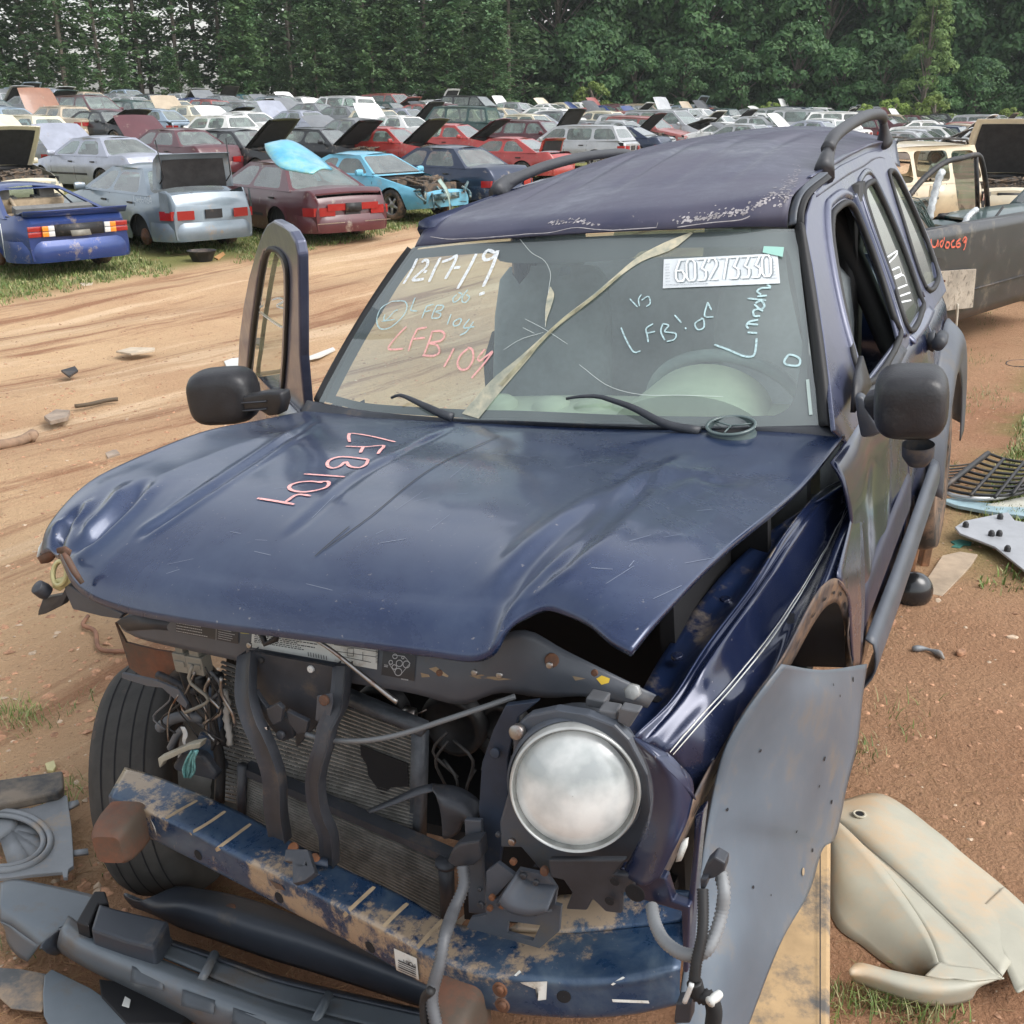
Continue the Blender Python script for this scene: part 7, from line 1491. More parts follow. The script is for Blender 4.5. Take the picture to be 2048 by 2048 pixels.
for ln in ([(430, 490), (445, 540), (420, 560)], [(500, 515), (530, 505), (560, 520), (520, 545), (560, 560)], [(430, 575), (490, 620), (545, 655), (578, 650)]):
    q = Jl(Z5(ln), pl=(tuple(DN), DC - .004)); ribbon(g, [(p, -DN) for p in cr(q, 10)], .006)
g.obj('handwriting', m_markw, dg, smooth=False)
# ---------------------------------------------------------------- door mirrors
def mirror(c, sx, sy, sz, face, label):
    g = B(); c = Vector(c); rr = []; Rm = Matrix.Rotation(face, 3, 'Z')
    for t, k in ((-1.12, .02), (-1.11, .30), (-1.08, .55), (-1.02, .74), (-.90, .86), (-.7, .93), (-.2, 1.0), (.5, 1.0), (.9, .97), (1, .93)):
        rr.append([c + Rm @ Vector((math.copysign(abs(math.cos(a)) ** .55, math.cos(a)) * sx * k, t * sy, math.copysign(abs(math.sin(a)) ** .6, math.sin(a)) * sz * k)) for a in [2 * math.pi * i / 32 for i in range(33)]])
    g.grid(rr); g.add(rr[0][:-1], [tuple(range(32))]); return g
m_mir = M('mirror_black', (.022, .022, .025), .42, var=.2, scale=22, bump=.1, bscale=160, dirt=(.05, .05, .05), dirt_amt=.1, dirt_scale=9)
cR = J(1822, 805, v=.52); sR = 66 / F_PX * (cR - EYE).length
mr_ = mirror(cR, sR * 1.0, .07, sR * .98, .12, 0).obj('door_mirror', m_mir, suv, label='black door mirror on the driver side')
g = B(); g.prism(Jl(Z4([(345, 1092), (450, 1068), (570, 1105), (570, 1240), (520, 1262), (400, 1222), (350, 1150)]), v=.585), (0, .07, 0)); g.obj('mirror_arm', m_mir, mr_, bevel=.01)
g = B(); g.prism(Jl(Z4([(300, 1078), (345, 1085), (400, 1200), (455, 1285), (400, 1310), (335, 1315), (312, 1200)]), v=.70), (0, .04, 0)); g.obj('mirror_base', j_grey, mr_, bevel=.008)
g = B(); c = J(1836, 905, v=.50); g.lathe([(.0005, -.03), (.022, -.028), (.034, -.008), (.035, .02)], c, (0, -.1, 1), 20); g.obj('lower_cap', j_blk, mr_)
g = B(); g.prism([Vector((.80, .72, 1.16)), Vector((.80, .98, 1.16)), Vector((.775, .98, 1.24)), Vector((.79, .80, 1.22))], (.012, 0, 0)); g.obj('mirror_sail', m_mir, suv)
cL = J(446, 793, v=.60); sL = 64 / F_PX * (cL - EYE).length
ml_ = mirror(cL, sL * 1.03, .06, sL * .83, .35, 0).obj('door_mirror', m_mir, dr, label='black door mirror on the open door')
g = B(); g.prism(Jl(Z5([(215, 1045), (330, 1015), (410, 1000), (470, 990), (545, 992), (552, 1040), (535, 1108), (480, 1115), (430, 1085), (220, 1108)]), v=.575), (0, .05, 0)); g.obj('mirror_arm', m_mir, ml_, bevel=.008)
for yy in (1045, 1085):
    g = B(); g.tube(Jl(Z5([(220, yy + 12), (470, yy - 8)]), v=.572), .003, 5); g.obj('moulded_rib', j_blk, ml_)
# ---------------------------------------------------------------- wipers
def wiper(p):
    g = B(); c = cr(p, 16); g.tube(c, [.004 + .010 * (i / 15) for i in range(16)], 6); return g.obj('wiper', j_blk, suv)
wiper([cast(WTREE, *q, off=.03)[0] if cast(WTREE, *q, off=.03) else J(*q, v=.55) for q in Z5([(1145, 1042), (1180, 1028), (1215, 1035), (1290, 1070)])] + [J(*q, v=.54) for q in Z5([(1370, 1100), (1430, 1120)])])
wiper([cast(WTREE, *q, off=.03)[0] for q in Z6([(362, 1048), (430, 1037), (520, 1036), (590, 1055), (700, 1095)])] + [J(*q, v=.53) for q in Z6([(820, 1140), (900, 1168), (1030, 1192)])])
# ================================================================== NEAR CARS OF THE FAR ROW, EXTRA DETAIL
def cl(o, b, name, mat, **k):
    c = b.obj(name, mat, None, **k); c.parent = o; return c
x, y = ground_at(36, 494); pony = car('pony', 'blue', x, y, 136, 'bright blue coupe with its rear glass gone, nearest car across the track', wheels='aada', skip=('rear_window', 'side_window', 'taillight', 'licence_panel', 'trunk_lid'))
P = PR['pony']; r = -P['L'] / 2
for s in (1, -1):
    for k, (a, b_, m_) in enumerate(((.84, .62, m_red), (.62, .52, m_amb), (.52, .42, m_white))):
        for z in (.66, .74):
            g = B(); g.box((r - .035 + (.03 if k == 0 else 0), s * (a + b_) / 2 * .92, z), (.03, (a - b_) * .9, .072)); cl(pony, g, 'taillight', m_ if not (k == 2 and z > .7 and s > 0) else m_white, bevel=.004)
g = B(); g.box((r - .03, 0, .70), (.03, .74, .17)); cl(pony, g, 'rear_panel', m_blk); g = B(); g.box((r - .05, 0, .66), (.02, .3, .12), Matrix.Rotation(.5, 3, 'Y')); cl(pony, g, 'licence_holder', m_conn)
g = B(); g.grid([[Vector((r + .30 - .32 * t, w_, .93 + .06 * t)) for w_ in (-.80, -.4, 0, .4, .80)] for t in (0, .5, 1)]); g.grid([[Vector((r - .02, w_, .99)) for w_ in (-.80, 0, .80)], [Vector((r + .05, w_, .90)) for w_ in (-.80, 0, .80)]]); g.box((r + .42, 0, .89), (.35, 1.4, .02)); cl(pony, g, 'rear_spoiler', paint('blue'), thick=.01)
g = B(); g.box((-1.2, .2, .80), (.8, 1.0, .10), Matrix.Rotation(.15, 3, 'Y')); g.box((-.6, 0, .9), (.1, 1.2, .3), Matrix.Rotation(-.4, 3, 'Y')); g.tube([(-1.6, .5, .85), (-.8, .3, 1.05), (-.5, .2, .9)], .03, 6); cl(pony, g, 'torn_trim', m_clothtan)
g = B(); g.tube([(r + .55, .925, .80), (r + .56, .925, .30)], .006, 5); cl(pony, g, 'paint_run', m_markw)
# sedan with the open trunk
P = PR['cts']; r = -P['L'] / 2
g = B(); g.box((r + .35, 0, .62), (.45, .9, .02)); g.prism([Vector((r + .10, -.25, .88)), Vector((r + .10, .25, .86)), Vector((r + .25, .10, 1.0))], (.3, 0, .02)); cl(caddy, g, 'trunk_paper', m_paper)
for s in (1, -1):
    g = B(); g.grid(loftrows([[Vector((r + .03, s * .80, .74)), Vector((r + .22, s * .875, .74))], [Vector((r + .07, s * .80, 1.04)), Vector((r + .24, s * .86, 1.08))]], 4, 6)); cl(caddy, g, 'lamp_recess', M('lamp_recess_grey', (.16, .19, .21), .5, var=.15))
def carscribble(o, lines, mat, y_, wd=.016, name='handwriting'):
    g = B()
    for ln in lines:
        q = cr([Vector((x_, y_, z_)) for x_, z_ in ln], max(4, 3 * len(ln))); ribbon(g, [(p, Vector((0, 1, 0))) for p in q], wd)
    cl(o, g, name, mat, smooth=False)
def letters(txt, x0, z0, h, dx):
    T = {'L': [[(0, 0), (0, 6), (3, 6)]], 'w': [[(0, 2), (1, 6), (2, 3), (3, 6), (4, 2)]], 'd': [[(4, 0), (4, 6), (1, 6), (0, 4), (1, 3), (4, 3)]], 'o': [[(0, 4), (1, 3), (3, 3), (4, 4), (3, 6), (1, 6), (0, 4)]], 'U': [[(0, 0), (0, 5), (1, 6), (3, 6), (4, 5), (4, 0)]], 'u': [[(0, 2), (0, 5), (1, 6), (3, 6), (4, 5), (4, 2)], [(4, 5), (4, 6)]]}
    out = []
    for i, ch in enumerate(txt):
        for ln in (T.get(ch) or glyph(ch)): out.append([(x0 + (i * 5.2 + a) / 5 * dx, z0 - c / 6 * h) for a, c in ln])
    return out
carscribble(caddy, letters('Lwdo464', -1.32, .98, .10, -.095), m_markw, P['W'] / 2 + .006, .008)
g = B(); 
for s in (.28, -.28): g.tube([(-1.75, s * 2.3, 1.12), (-2.0, s * 2.3, 1.3), (-1.9, s * 2.4, 1.9)], .012, 5)
cl(caddy, g, 'lid_hinge', m_blk)
P = PR['buick']; r = -P['L'] / 2
g = B(); g.grid(loftrows([[Vector((r - .045, y_, z_)) for y_ in (-.55, 0, .55)] for z_ in (.64, .76)], 12, 3)); cl(buick, g, 'lamp_band', m_red); g = B(); g.box((r - .055, 0, .69), (.02, .34, .15)); cl(buick, g, 'licence_panel', m_blk); g = B(); g.grid([[Vector((r - .075, y_, z_)) for y_ in (-.8, 0, .8)] for z_ in (.42, .435)]); cl(buick, g, 'bumper_strip', m_chrome)
# torn nose of the smashed coupe
g = B(); rr_ = random.Random(9); f = PR['coupe']['L'] / 2
for k in range(14): 
    p = Vector((f - rr_.random() * .4, rr_.uniform(-.8, .8), rr_.uniform(.3, .75))); g.tube(cr([p, p + Vector((rr_.uniform(-.1, .3), rr_.uniform(-.3, .3), rr_.uniform(-.2, .2))), p + Vector((rr_.uniform(-.1, .4), rr_.uniform(-.3, .3), rr_.uniform(-.3, .1)))], 6), rr_.uniform(.012, .03), 6)
g.box((f + .02, 0, .5), (.1, 1.3, .12), Matrix.Rotation(.2, 3, 'Z')); cl(wreck, g, 'crushed_nose', M('crushed_teal', (.06, .13, .15), .5, .3, var=.5, scale=6, dirt=(.3, .3, .25), dirt_amt=.4, dirt_scale=6))
g = B(); g.grid(loftrows([[Vector((f + .25, -.62, .85)), Vector((f + .50, -.60, .55)), Vector((f + .55, -.58, .05))], [Vector((f + .15, -.42, .88)), Vector((f + .36, -.40, .60)), Vector((f + .40, -.40, .05))]], 12, 5)); cl(wreck, g, 'hanging_trim', M('pale_green', (.28, .38, .33), .4, coat=.3, var=.1), thick=.01)
def gpt(px, py, h): return hit(px * K, py * K, h)
# loose hood, sky blue, leaning behind the maroon sedan
A_ = hit(500 * K, 365 * K); base = A_.copy()
def skyplate(name, pts, D, mat, label, cat, thick=.03, group=None):
    """panel whose outline is given in the photo, standing at one distance"""
    out = []
    for (px, py, dd) in pts:
        a, b = (px * K - 1024) / F_PX, (1024 - py * K) / F_PX; d = Vector((a, cp_ + b * sp_, -sp_ + b * cp_)); out.append(Vector((0, 0, CAM_H)) + d * ((D + dd) / d.y))
    n = len(out) // 2; rows_ = loftrows([out[:n], [a.lerp(b, .5) + Vector((0, -.06, .05)) for a, b in zip(out[:n], out[n:][::-1])], out[n:][::-1]], 16, 10)
    g = B(); g.grid(rows_); return tag(g.obj(name, mat, None, thick=thick), label, cat, group)
skyplate('loose_hood', [(500, 275, 1.4), (515, 270, 1.4), (550, 268, 1.5), (600, 298, 1.3), (626, 322, 1.0), (590, 330, .3), (560, 325, .3), (530, 318, .4), (512, 300, .8), (505, 285, 1.1)], 18.2, M('sky_blue_hood', (.10, .42, .62), .35, .1, coat=.5, var=.2, scale=2, dirt=(.30, .55, .45), dirt_amt=.5, dirt_scale=1.5), 'sky-blue hood with yellowish stains, propped behind the maroon sedan', 'hood')
# ================================================================== BLACK PICKUP BED, AT THE RIGHT EDGE
q0, q1 = hit(1800, 675, .28), hit(2048, 612, .28); ex = Vector((q1.x - q0.x, q1.y - q0.y, 0)).normalized(); ey = Vector((-ex.y, ex.x, 0)); L0 = 3.4
org = q0 - ex * .9; org.z = 0
zt = None
PM = Matrix(((ex.x, ey.x, 0, org.x), (ex.y, ey.y, 0, org.y), (0, 0, 1, gz(q0.x, q0.y)), (0, 0, 0, 1)))
pk = empty('pickup_truck', 'black pickup with wires and sticks in its open bed, at the right edge', 'pickup truck', mat=PM)
def PXY(px, py, yy=0.0):
    """point of a photo pixel on the upright plane at depth yy of the truck frame"""
    a, b = (px - 1024) / F_PX, (1024 - py) / F_PX; d = Vector((a, cp_ + b * sp_, -sp_ + b * cp_)); o = PM.inverted() @ Vector((0, 0, CAM_H)); d = PM.inverted().to_3x3() @ d; return o + d * ((yy - o.y) / d.y)
m_pk = M('pickup_black', (.030, .031, .034), .42, coat=.2, var=.2, scale=3, dirt=(.14, .12, .09), dirt_amt=.2, dirt_scale=3)
topz = PXY(1900, 455).z; botz = .26; mudz = .40
Lx = PXY(2048, 500).x + 1.2
def py_(z): return .02 * math.sin(max(0, min(1, (z - botz) / (topz - botz))) * math.pi) 
rows_ = [[Vector((x_, -py_(z), z)) for x_ in [i * Lx / 20 for i in range(21)]] for z in [botz + (topz - botz) * k / 10 for k in range(11)]]
g = B(); g.grid(rows_); g.grid([[Vector((x_, 0, topz)) for x_ in (0, Lx)], [Vector((x_, .10, topz + .01)) for x_ in (0, Lx)], [Vector((x_, .11, topz - .05)) for x_ in (0, Lx)]]); side = cl(pk, g, 'bed_side', m_pk, thick=.01)
g = B(); g.box((Lx / 2, .9, botz + .18), (Lx, 1.55, .04)); g.box((Lx / 2, 1.66, (topz + botz) / 2), (Lx, .06, topz - botz)); g.box((.02, .85, (topz + botz) / 2), (.05, 1.6, topz - botz)); cl(pk, g, 'bed', M('bed_brown', (.11, .095, .075), .8, var=.4, scale=5))
g = B(); g.box((Lx / 2, 1.62, topz + .01), (Lx, .10, .03)); g.box((Lx / 2, .12, topz - .03), (Lx, .04, .06)); cl(pk, g, 'bed_rail', M('rail_dirty', (.16, .15, .12), .8, var=.3, scale=8))
ac = PXY(1840, 600).x; g = B(); rr = []
for k in range(13):
    a = math.pi * k / 12; rr.append([Vector((ac + .52 * math.copysign(abs(math.cos(a)) ** .6, math.cos(a)), yy, botz + .10 + (PXY(1860, 515).z - botz - .10) * math.sin(a) ** .6)) for yy in (-.01, -.05, -.06, -.02)])
g.grid(rr); g.add([row[2] for row in rr], [tuple(range(13))]); cl(pk, g, 'wheel_arch', m_pk)
g = B(); zl = PXY(1980, 568).z; g.box((Lx / 2, -.022, zl), (Lx, .014, .018)); cl(pk, g, 'side_moulding', m_blk)
g = B(); g.box((Lx / 2, .45, botz - .02), (Lx * .9, .10, .12)); g.tube([(ac + .2, .15, .18), (ac + .75, .12, .10)], .05, 8); cl(pk, g, 'chassis', m_rust)
b = B()
for ln in ([(1862, 478), (1864, 492), (1872, 493), (1876, 480), (1876, 494)], [(1889, 474), (1887, 485), (1883, 494), (1880, 486), (1886, 480)], [(1893, 485), (1891, 494), (1897, 495), (1899, 486), (1893, 484)], [(1909, 480), (1903, 485), (1904, 494), (1911, 493)], [(1921, 477), (1913, 485), (1914, 494), (1921, 492), (1919, 486), (1914, 488)], [(1925, 482), (1930, 474), (1934, 480), (1927, 486), (1933, 478), (1930, 495), (1927, 500)]):
    q = cr([PXY(x_, y_, -.024) for x_, y_ in ln], 14); ribbon(b, [(p, Vector((0, -1, 0))) for p in q], .018)
cl(pk, b, 'handwriting', m_marko, smooth=False, label='number written in orange on the bed side')
# things in and on the bed
def inframe(g, name, mat, label, cat, group=None, **k):
    o = g.obj(name, mat, None, **k); o.matrix_world = PM; return tag(o, label, cat, group)
m_wood = M('weathered_wood', (.36, .31, .25), .85, var=.25, scale=6, dirt=(.10, .08, .06), dirt_amt=.35, dirt_scale=12, bump=.2, bscale=30)
g = B(); bd = [PXY(*p, -.075) for p in ((1800, 548), (1953, 538), (1946, 615), (1942, 616), (1806, 632))]; g.prism(bd, (0, .03, 0)); board = inframe(g, 'wooden_board', m_wood, 'weathered wooden board against the truck wheel arch', 'board', bevel=.004, smooth=False)
g = B(); 
for p in ((1845, 572), (1888, 562), (1845, 590), (1888, 578)): g.lathe([(.012, 0), (.01, -.012), (.001, -.014)], PXY(*p, -.078), (0, 1, 0), 8)
o_ = g.obj('bolt', m_rust, None); o_.parent = board
g = B(); g.tube(cr([PXY(x_, y_, -.10) for x_, y_ in ((1915, 608), (1913, 640), (1909, 680), (1906, 705))], 12), .014, 6); g.lathe([(.02, 0), (.03, .08), (.001, .10)], PXY(1907, 690, -.10), (0, 0, -1), 8); inframe(g, 'frayed_rope', M('rope', (.50, .46, .38), .9, var=.2), 'pale frayed rope hanging from the wooden board', 'rope')
g = B(); rr_ = random.Random(12)
for k in range(22):
    p = PXY(1862 + rr_.random() * 14, 462, .25 + rr_.random() * .5); g.tube(cr([p, p + Vector((-.3 + rr_.random() * .3, .1, .16 + rr_.random() * .16)), p + Vector((-.55 + rr_.random() * .2, .25, .10 + rr_.random() * .25))], 8), .005, 4)
inframe(g, 'wire_bundle', M('wire_green', (.045, .075, .065), .5, var=.3), 'bundle of dark wires bent over the bed side of the black pickup', 'wire bundle')
m_film = M('plastic_film', (.52, .55, .56), .3, coat=.5, var=.3, scale=14)
for nm, lab, pts, r_, mt_ in (('wrapped_stick', 'tall stick wrapped in clear film standing in the truck bed', ((1858, 440), (1866, 400), (1880, 350), (1884, 345)), .035, m_film), ('wrapped_stick', 'short stick wrapped in clear film leaning out of the truck bed', ((1925, 462), (1932, 440), (1942, 428), (1952, 420)), .030, m_film), ('metal_rod', 'thin dark rod leaning out of the truck bed, furthest right', ((1972, 455), (1990, 435), (2006, 414)), .014, m_blk)):
    g = B(); q = cr([PXY(x_, y_, .5) for x_, y_ in pts], 14); g.tube(q, [r_ * (1 + .25 * (i % 2)) for i in range(14)] if r_ > .02 else r_, 7); inframe(g, nm, mt_, lab, 'rod' if nm == 'metal_rod' else 'stick')
# door frame standing beyond the bed
g = B(); q = [PXY(x_, y_, 2.2) for x_, y_ in ((1815, 395), (1850, 355), (1890, 325), (1925, 316), (1950, 310), (1962, 318), (1972, 370), (1976, 430))]; g.tube(cr(q, 30), .040, 8); g.tube([PXY(1952, 314, 2.2), PXY(1956, 430, 2.2)], .035, 8); g.tube([PXY(1880, 432, 2.2), PXY(1976, 430, 2.2)], .04, 8)
fr_ = inframe(g, 'car_door', m_blk, 'black car door with a tinted window, standing open beyond the truck bed', 'car door'); g = B(); g.add([PXY(x_, y_, 2.2) for x_, y_ in ((1905, 325), (1948, 318), (1952, 424), (1918, 424))], [(0, 1, 2, 3)]); c = g.obj('window', glass('tinted_glass', (.25, .27, .26), .25, (.22, .24, .22)), None); c.parent = fr_
# beige van, dark green suv and a cream car with its hood up, beyond the truck
def far_px(px, D): 
    a = (px - 1024) / F_PX; return a * D * .965, D
x, y = far_px(1740, 20.5); bv = car('suv', 'beige', x, y, 214, 'beige van with roof rails and its side doors open', wheels='aaaa', name='parked_van', skip=('side_window',)); bv['category'] = 'van'
for s in (.62, -.62): g = B(); g.tube(cr([(.3, s, 1.76), (.2, s, 1.83), (-.7, s * .98, 1.85), (-1.7, s, 1.82), (-1.8, s, 1.74)], 20), .022, 6); cl(bv, g, 'roof_rail', m_blk)
g = B(); g.grid([[Vector((.0 - x_, 1.25 + x_ * .1, z_)) for x_ in (0, .35, .8)] for z_ in (.4, .9, 1.1)]); g.obj('sliding_door', paint('beige'), bv, thick=.04)
x, y = far_px(2215, 15.5); gs = car('suv', 'dark green', x, y, 186, 'dark green suv at the right edge, seen from its side', wheels='aaaa')
x, y = far_px(1960, 26); cc_ = car('sedan', 'cream', x, y, 262, 'cream sedan facing the camera under a high open hood', hood=80, lift=.1)
# ================================================================== THINGS LYING ON THE GROUND
def gp(px, py, h=0.0): return hit(px, py, h)
def ground_prism(name, pts, th, mat, label, cat, h=.0, bevel=.003, group=None, hs=None):
    """flat piece lying on the ground, outline taken from where it lies"""
    top = [gp(x_, y_, (hs[i] if hs else h) + th) for i, (x_, y_) in enumerate(pts)]; g = B(); n = len(top); bot = [p - Vector((0, 0, th)) for p in top]
    tri = [tuple(t) for t in tessellate_polygon([top])]; g.add(top + bot, tri + [tuple(i + n for i in t[::-1]) for t in tri] + [(i, (i + 1) % n, (i + 1) % n + n, i + n) for i in range(n)])
    return tag(g.obj(name, mat, None, bevel=bevel, smooth=False), label, cat, group)
def gloft(name, curves, mat, nu=40, nv=10, parent=None, **k):
    """curves of (px, py, height above ground)"""
    return loft(name, [[gp(*p) for p in c] for c in curves], mat, parent, nu=nu, nv=nv, **k)
def zc(pts, h): return [(x_ * .3623, 1450 + y_ * .3623, h if not isinstance(h, (list, tuple)) else h[i]) for i, (x_, y_) in enumerate(pts)]
m_bc = M('bumper_plastic', (.115, .138, .160), .38, var=.15, scale=2.5, coat=.15, dirt=(.12, .11, .10), dirt_amt=.2, dirt_scale=5)
m_bc2 = M('bumper_plastic_dark', (.036, .043, .056), .42, var=.2, scale=3, dirt=(.10, .09, .08), dirt_amt=.15, dirt_scale=5)
bc = empty('torn_bumper_cover', 'long grey plastic bumper cover torn off and lying below the blue beam', 'bumper cover', gp(300, 1900))
def under(o, par): 
    mw = o.matrix_world.copy(); bpy.context.view_layer.update(); o.parent = par; o.matrix_parent_inverse = par.matrix_world.inverted(); return o
bpy.context.view_layer.update()
under(gloft('wing', [zc([(0, 870), (90, 850), (300, 888), (490, 930), (520, 940)], .16), zc([(0, 930), (80, 930), (260, 1010), (420, 1075), (440, 1085)], .17), zc([(0, 1000), (80, 1040), (200, 1100), (330, 1130), (350, 1120)], .17), zc([(0, 1085), (60, 1110), (130, 1160), (215, 1215), (230, 1190)], .14)], m_bc, nu=30, nv=14, thick=.006), bc)
under(gloft('wing_lip', [zc([(0, 1088), (60, 1112), (130, 1162), (215, 1215)], .14), zc([(30, 1130), (40, 1200), (90, 1270), (150, 1308)], .05)], m_bc, nu=14, nv=6, thick=.005), bc)
under(gloft('corner_flare', [zc([(375, 1062), (330, 1120), (250, 1185), (215, 1230)], .17), zc([(345, 1110), (330, 1180), (300, 1235), (260, 1250)], .12), zc([(330, 1140), (335, 1210), (340, 1245), (300, 1262)], .03)], m_bc2, nu=14, nv=8, thick=.005), bc)
under(gloft('face', [zc([(372, 1062), (500, 1140), (900, 1310), (1300, 1465), (1700, 1590), (2350, 1760)], .19), zc([(345, 1130), (480, 1220), (880, 1390), (1280, 1550), (1650, 1680), (2350, 1880)], .21), zc([(325, 1205), (480, 1300), (840, 1460), (1150, 1610), (1400, 1690), (2350, 2000)], .15), zc([(330, 1240), (500, 1340), (820, 1500), (1100, 1640), (1350, 1720), (2350, 2060)], .03)], m_bc, nu=50, nv=20, thick=.006), bc)
under(gloft('face', [zc([(900, 1190), (1100, 1260), (1300, 1330), (1600, 1430), (2350, 1600)], .17), zc([(870, 1260), (1060, 1340), (1300, 1440), (1560, 1530), (2350, 1730)], .19)], m_bc, nu=40, nv=8, thick=.006), bc)
under(gloft('face_edge', [zc([(900, 1190), (1100, 1255), (1300, 1325), (1600, 1425), (2350, 1595)], .18), zc([(905, 1170), (1110, 1235), (1310, 1305), (1610, 1400), (2350, 1570)], .12)], m_bc2, nu=30, nv=4, thick=.005), bc)
for a, b_ in (((1185, 1265), (1110, 1415)), ((1815, 1490), (1735, 1650)), ((930, 1190), (850, 1290))):
    g = B(); g.tube([gp(*zc([a], .19)[0]), gp(*zc([((a[0] + b_[0]) / 2, (a[1] + b_[1]) / 2)], .20)[0]), gp(*zc([b_], .20)[0])], .011, 8); under(g.obj('rib', m_bc, None), bc)
for a in ((810, 1390), (1090, 1520), (1370, 1620)):
    q = [(a[0] - 80, a[1] - 60), (a[0] + 100, a[1] + 0), (a[0] + 90, a[1] + 80), (a[0] - 90, a[1] + 30)]; under(gloft('recess', [zc([q[0], q[1]], .212), zc([q[3], q[2]], .195)], M('recess_grey', (.050, .060, .072), .45, var=.1), nu=6, nv=4, thick=.002), bc)
g = B(); tp_ = [gp(*p) for p in zc([(545, 980), (640, 1010), (935, 1080), (850, 1230), (690, 1190), (500, 1125)], .26)]; g.prism(tp_, (0, 0, -.07)); under(g.obj('step_block', m_bc2, None, bevel=.008, smooth=False), bc)
g = B(); tp_ = [gp(*p) for p in zc([(520, 915), (580, 915), (600, 980), (545, 985), (490, 1110), (420, 1085), (480, 980)], .25)]; g.prism(tp_, (0, 0, -.10)); under(g.obj('step_block', M('hollow_black', (.012, .012, .014), .6), None, bevel=.004, smooth=False), bc)
lb = gloft('lower_fascia', [zc([(690, 935), (800, 965), (980, 900), (1100, 915), (1350, 965), (1700, 1090), (2500, 1420)], [.10, .15, .17, .17, .17, .17, .17]), zc([(700, 950), (850, 1010), (1000, 1000), (1150, 1030), (1500, 1130), (1800, 1230), (2500, 1500)], [.10, .15, .20, .21, .21, .21, .21]), zc([(745, 1000), (860, 1040), (1000, 1110), (1200, 1180), (1500, 1285), (1800, 1375), (2500, 1600)], [.09, .12, .12, .12, .12, .12, .12])], m_bc2, nu=50, nv=16, thick=.006)
tag(lb, 'dark grey plastic fascia strip lying under the blue beam, behind the bumper cover', 'fascia strip')
under(ground_prism('tab', [p[:2] for p in zc([(680, 925), (700, 925), (800, 965), (790, 1000), (740, 985)], 0)], .008, m_bc, None, None, h=.10), lb)
c = gp(*zc([(1270, 1010)], .21)[0]); under(disc('fixing_hole', c, (0, 0, 1), .014, .002, m_rust, None, 12), lb)
# bottom left scraps
ground_prism('metal_flap', [p[:2] for p in zc([(-40, 1335), (120, 1345), (270, 1375), (240, 1440), (275, 1500), (230, 1580), (60, 1560), (-40, 1470)], 0)], .006, M('muddy_metal', (.10, .105, .11), .5, .2, var=.3, scale=4, dirt=(.38, .27, .17), dirt_amt=.4, dirt_scale=4), 'muddy grey metal flap with a bolt hole, in the lower left corner', 'metal scrap', h=.04)
ground_prism('plastic_sheet', [p[:2] for p in zc([(245, 1380), (285, 1345), (500, 1450), (660, 1560), (760, 1640), (900, 1700), (300, 1720), (240, 1600), (235, 1480)], 0)], .006, m_bc, 'grey torn plastic sheet beneath the bumper cover, at the bottom edge', 'plastic sheet', h=.05)
ground_prism('black_liner', [p[:2] for p in zc([(545, 1400), (700, 1420), (900, 1510), (1050, 1580), (1000, 1650), (700, 1650), (560, 1500)], 0)], .05, M('hollow_black', (.012, .012, .014), .6), 'black plastic liner under the bumper cover, at the bottom edge', 'plastic liner', h=.01)
ground_prism('paper_scrap', [p[:2] for p in zc([(690, 1495), (722, 1515), (712, 1560), (672, 1548)], 0)], .002, m_paper, 'small white paper scrap on the black liner', 'paper scrap', h=.07)
# fan shroud
m_sh = M('shroud_grey', (.21, .225, .24), .45, var=.15, scale=6, dirt=(.30, .24, .18), dirt_amt=.25, dirt_scale=7)
fan = empty('fan_shroud', 'grey radiator fan shroud lying at the left edge of the ground', 'fan shroud', gp(40, 1680)); bpy.context.view_layer.update()
fc = (-5, 640)
hole = [(fc[0] + 285 * math.cos(a), fc[1] + 165 * math.sin(a)) for a in [math.pi * (.5 - k / 16) for k in range(17)]]
outl = [(-60, 470), (0, 480), (160, 470), (250, 440), (345, 385), (372, 400), (395, 560), (405, 700), (408, 785), (380, 805), (375, 850), (350, 850), (345, 820), (170, 835), (60, 850), (-60, 860)]
H_ = .085
def fpt(x_, y_, h=H_): return gp(x_ * .3623, 1450 + y_ * .3623, h)
pan = plate('panel', [fpt(*p) for p in outl], [[fpt(*p) for p in [(x_, y_) for x_, y_ in hole] + [(-40, 480 + 8), (-40, 800)]]], m_sh, None, thick=.012, bevel=.003); under(pan, fan)
for r_, w_ in ((1.0, .010), (.86, .008)):
    g = B(); g.tube([fpt(fc[0] + 285 * r_ * math.cos(a), fc[1] + 165 * r_ * math.sin(a), H_ + .008) for a in [math.pi * (.62 - 1.24 * k / 30) for k in range(31)]], w_, 8); under(g.obj('ring', m_sh, None), fan)
g = B(); g.lathe([(.055, .0), (.055, .02), (.04, .026), (.001, .028)], fpt(-10, 590, H_ - .03), (0, 0, 1), 24); under(g.obj('hub', m_sh, None), fan)
for a in (-.9, -.35, .2, .7, 1.1):
    g = B(); p0 = fpt(fc[0] + 30, 590, H_ - .02); p1 = fpt(fc[0] + 250 * math.cos(a), fc[1] + 145 * math.sin(a), H_ - .02); t_ = (p1 - p0).normalized(); n_ = Vector((-t_.y, t_.x, .25)).normalized() * .028; g.add([p0 - n_ * .6, p0 + n_ * .6, p1 + n_, p1 - n_], [(0, 1, 2, 3)]); under(g.obj('blade', m_sh, None, thick=.004), fan)
g = B(); pr_ = [fpt(*p, .12) for p in ((-60, 310), (0, 300), (345, 250), (350, 345), (320, 370), (0, 440), (-60, 450))]; g.prism(pr_, (0, 0, -.03)); under(g.obj('air_duct', M('duct_dark', (.045, .045, .045), .6, var=.2, dirt=(.2, .16, .12), dirt_amt=.3), None, bevel=.006, smooth=False), fan)
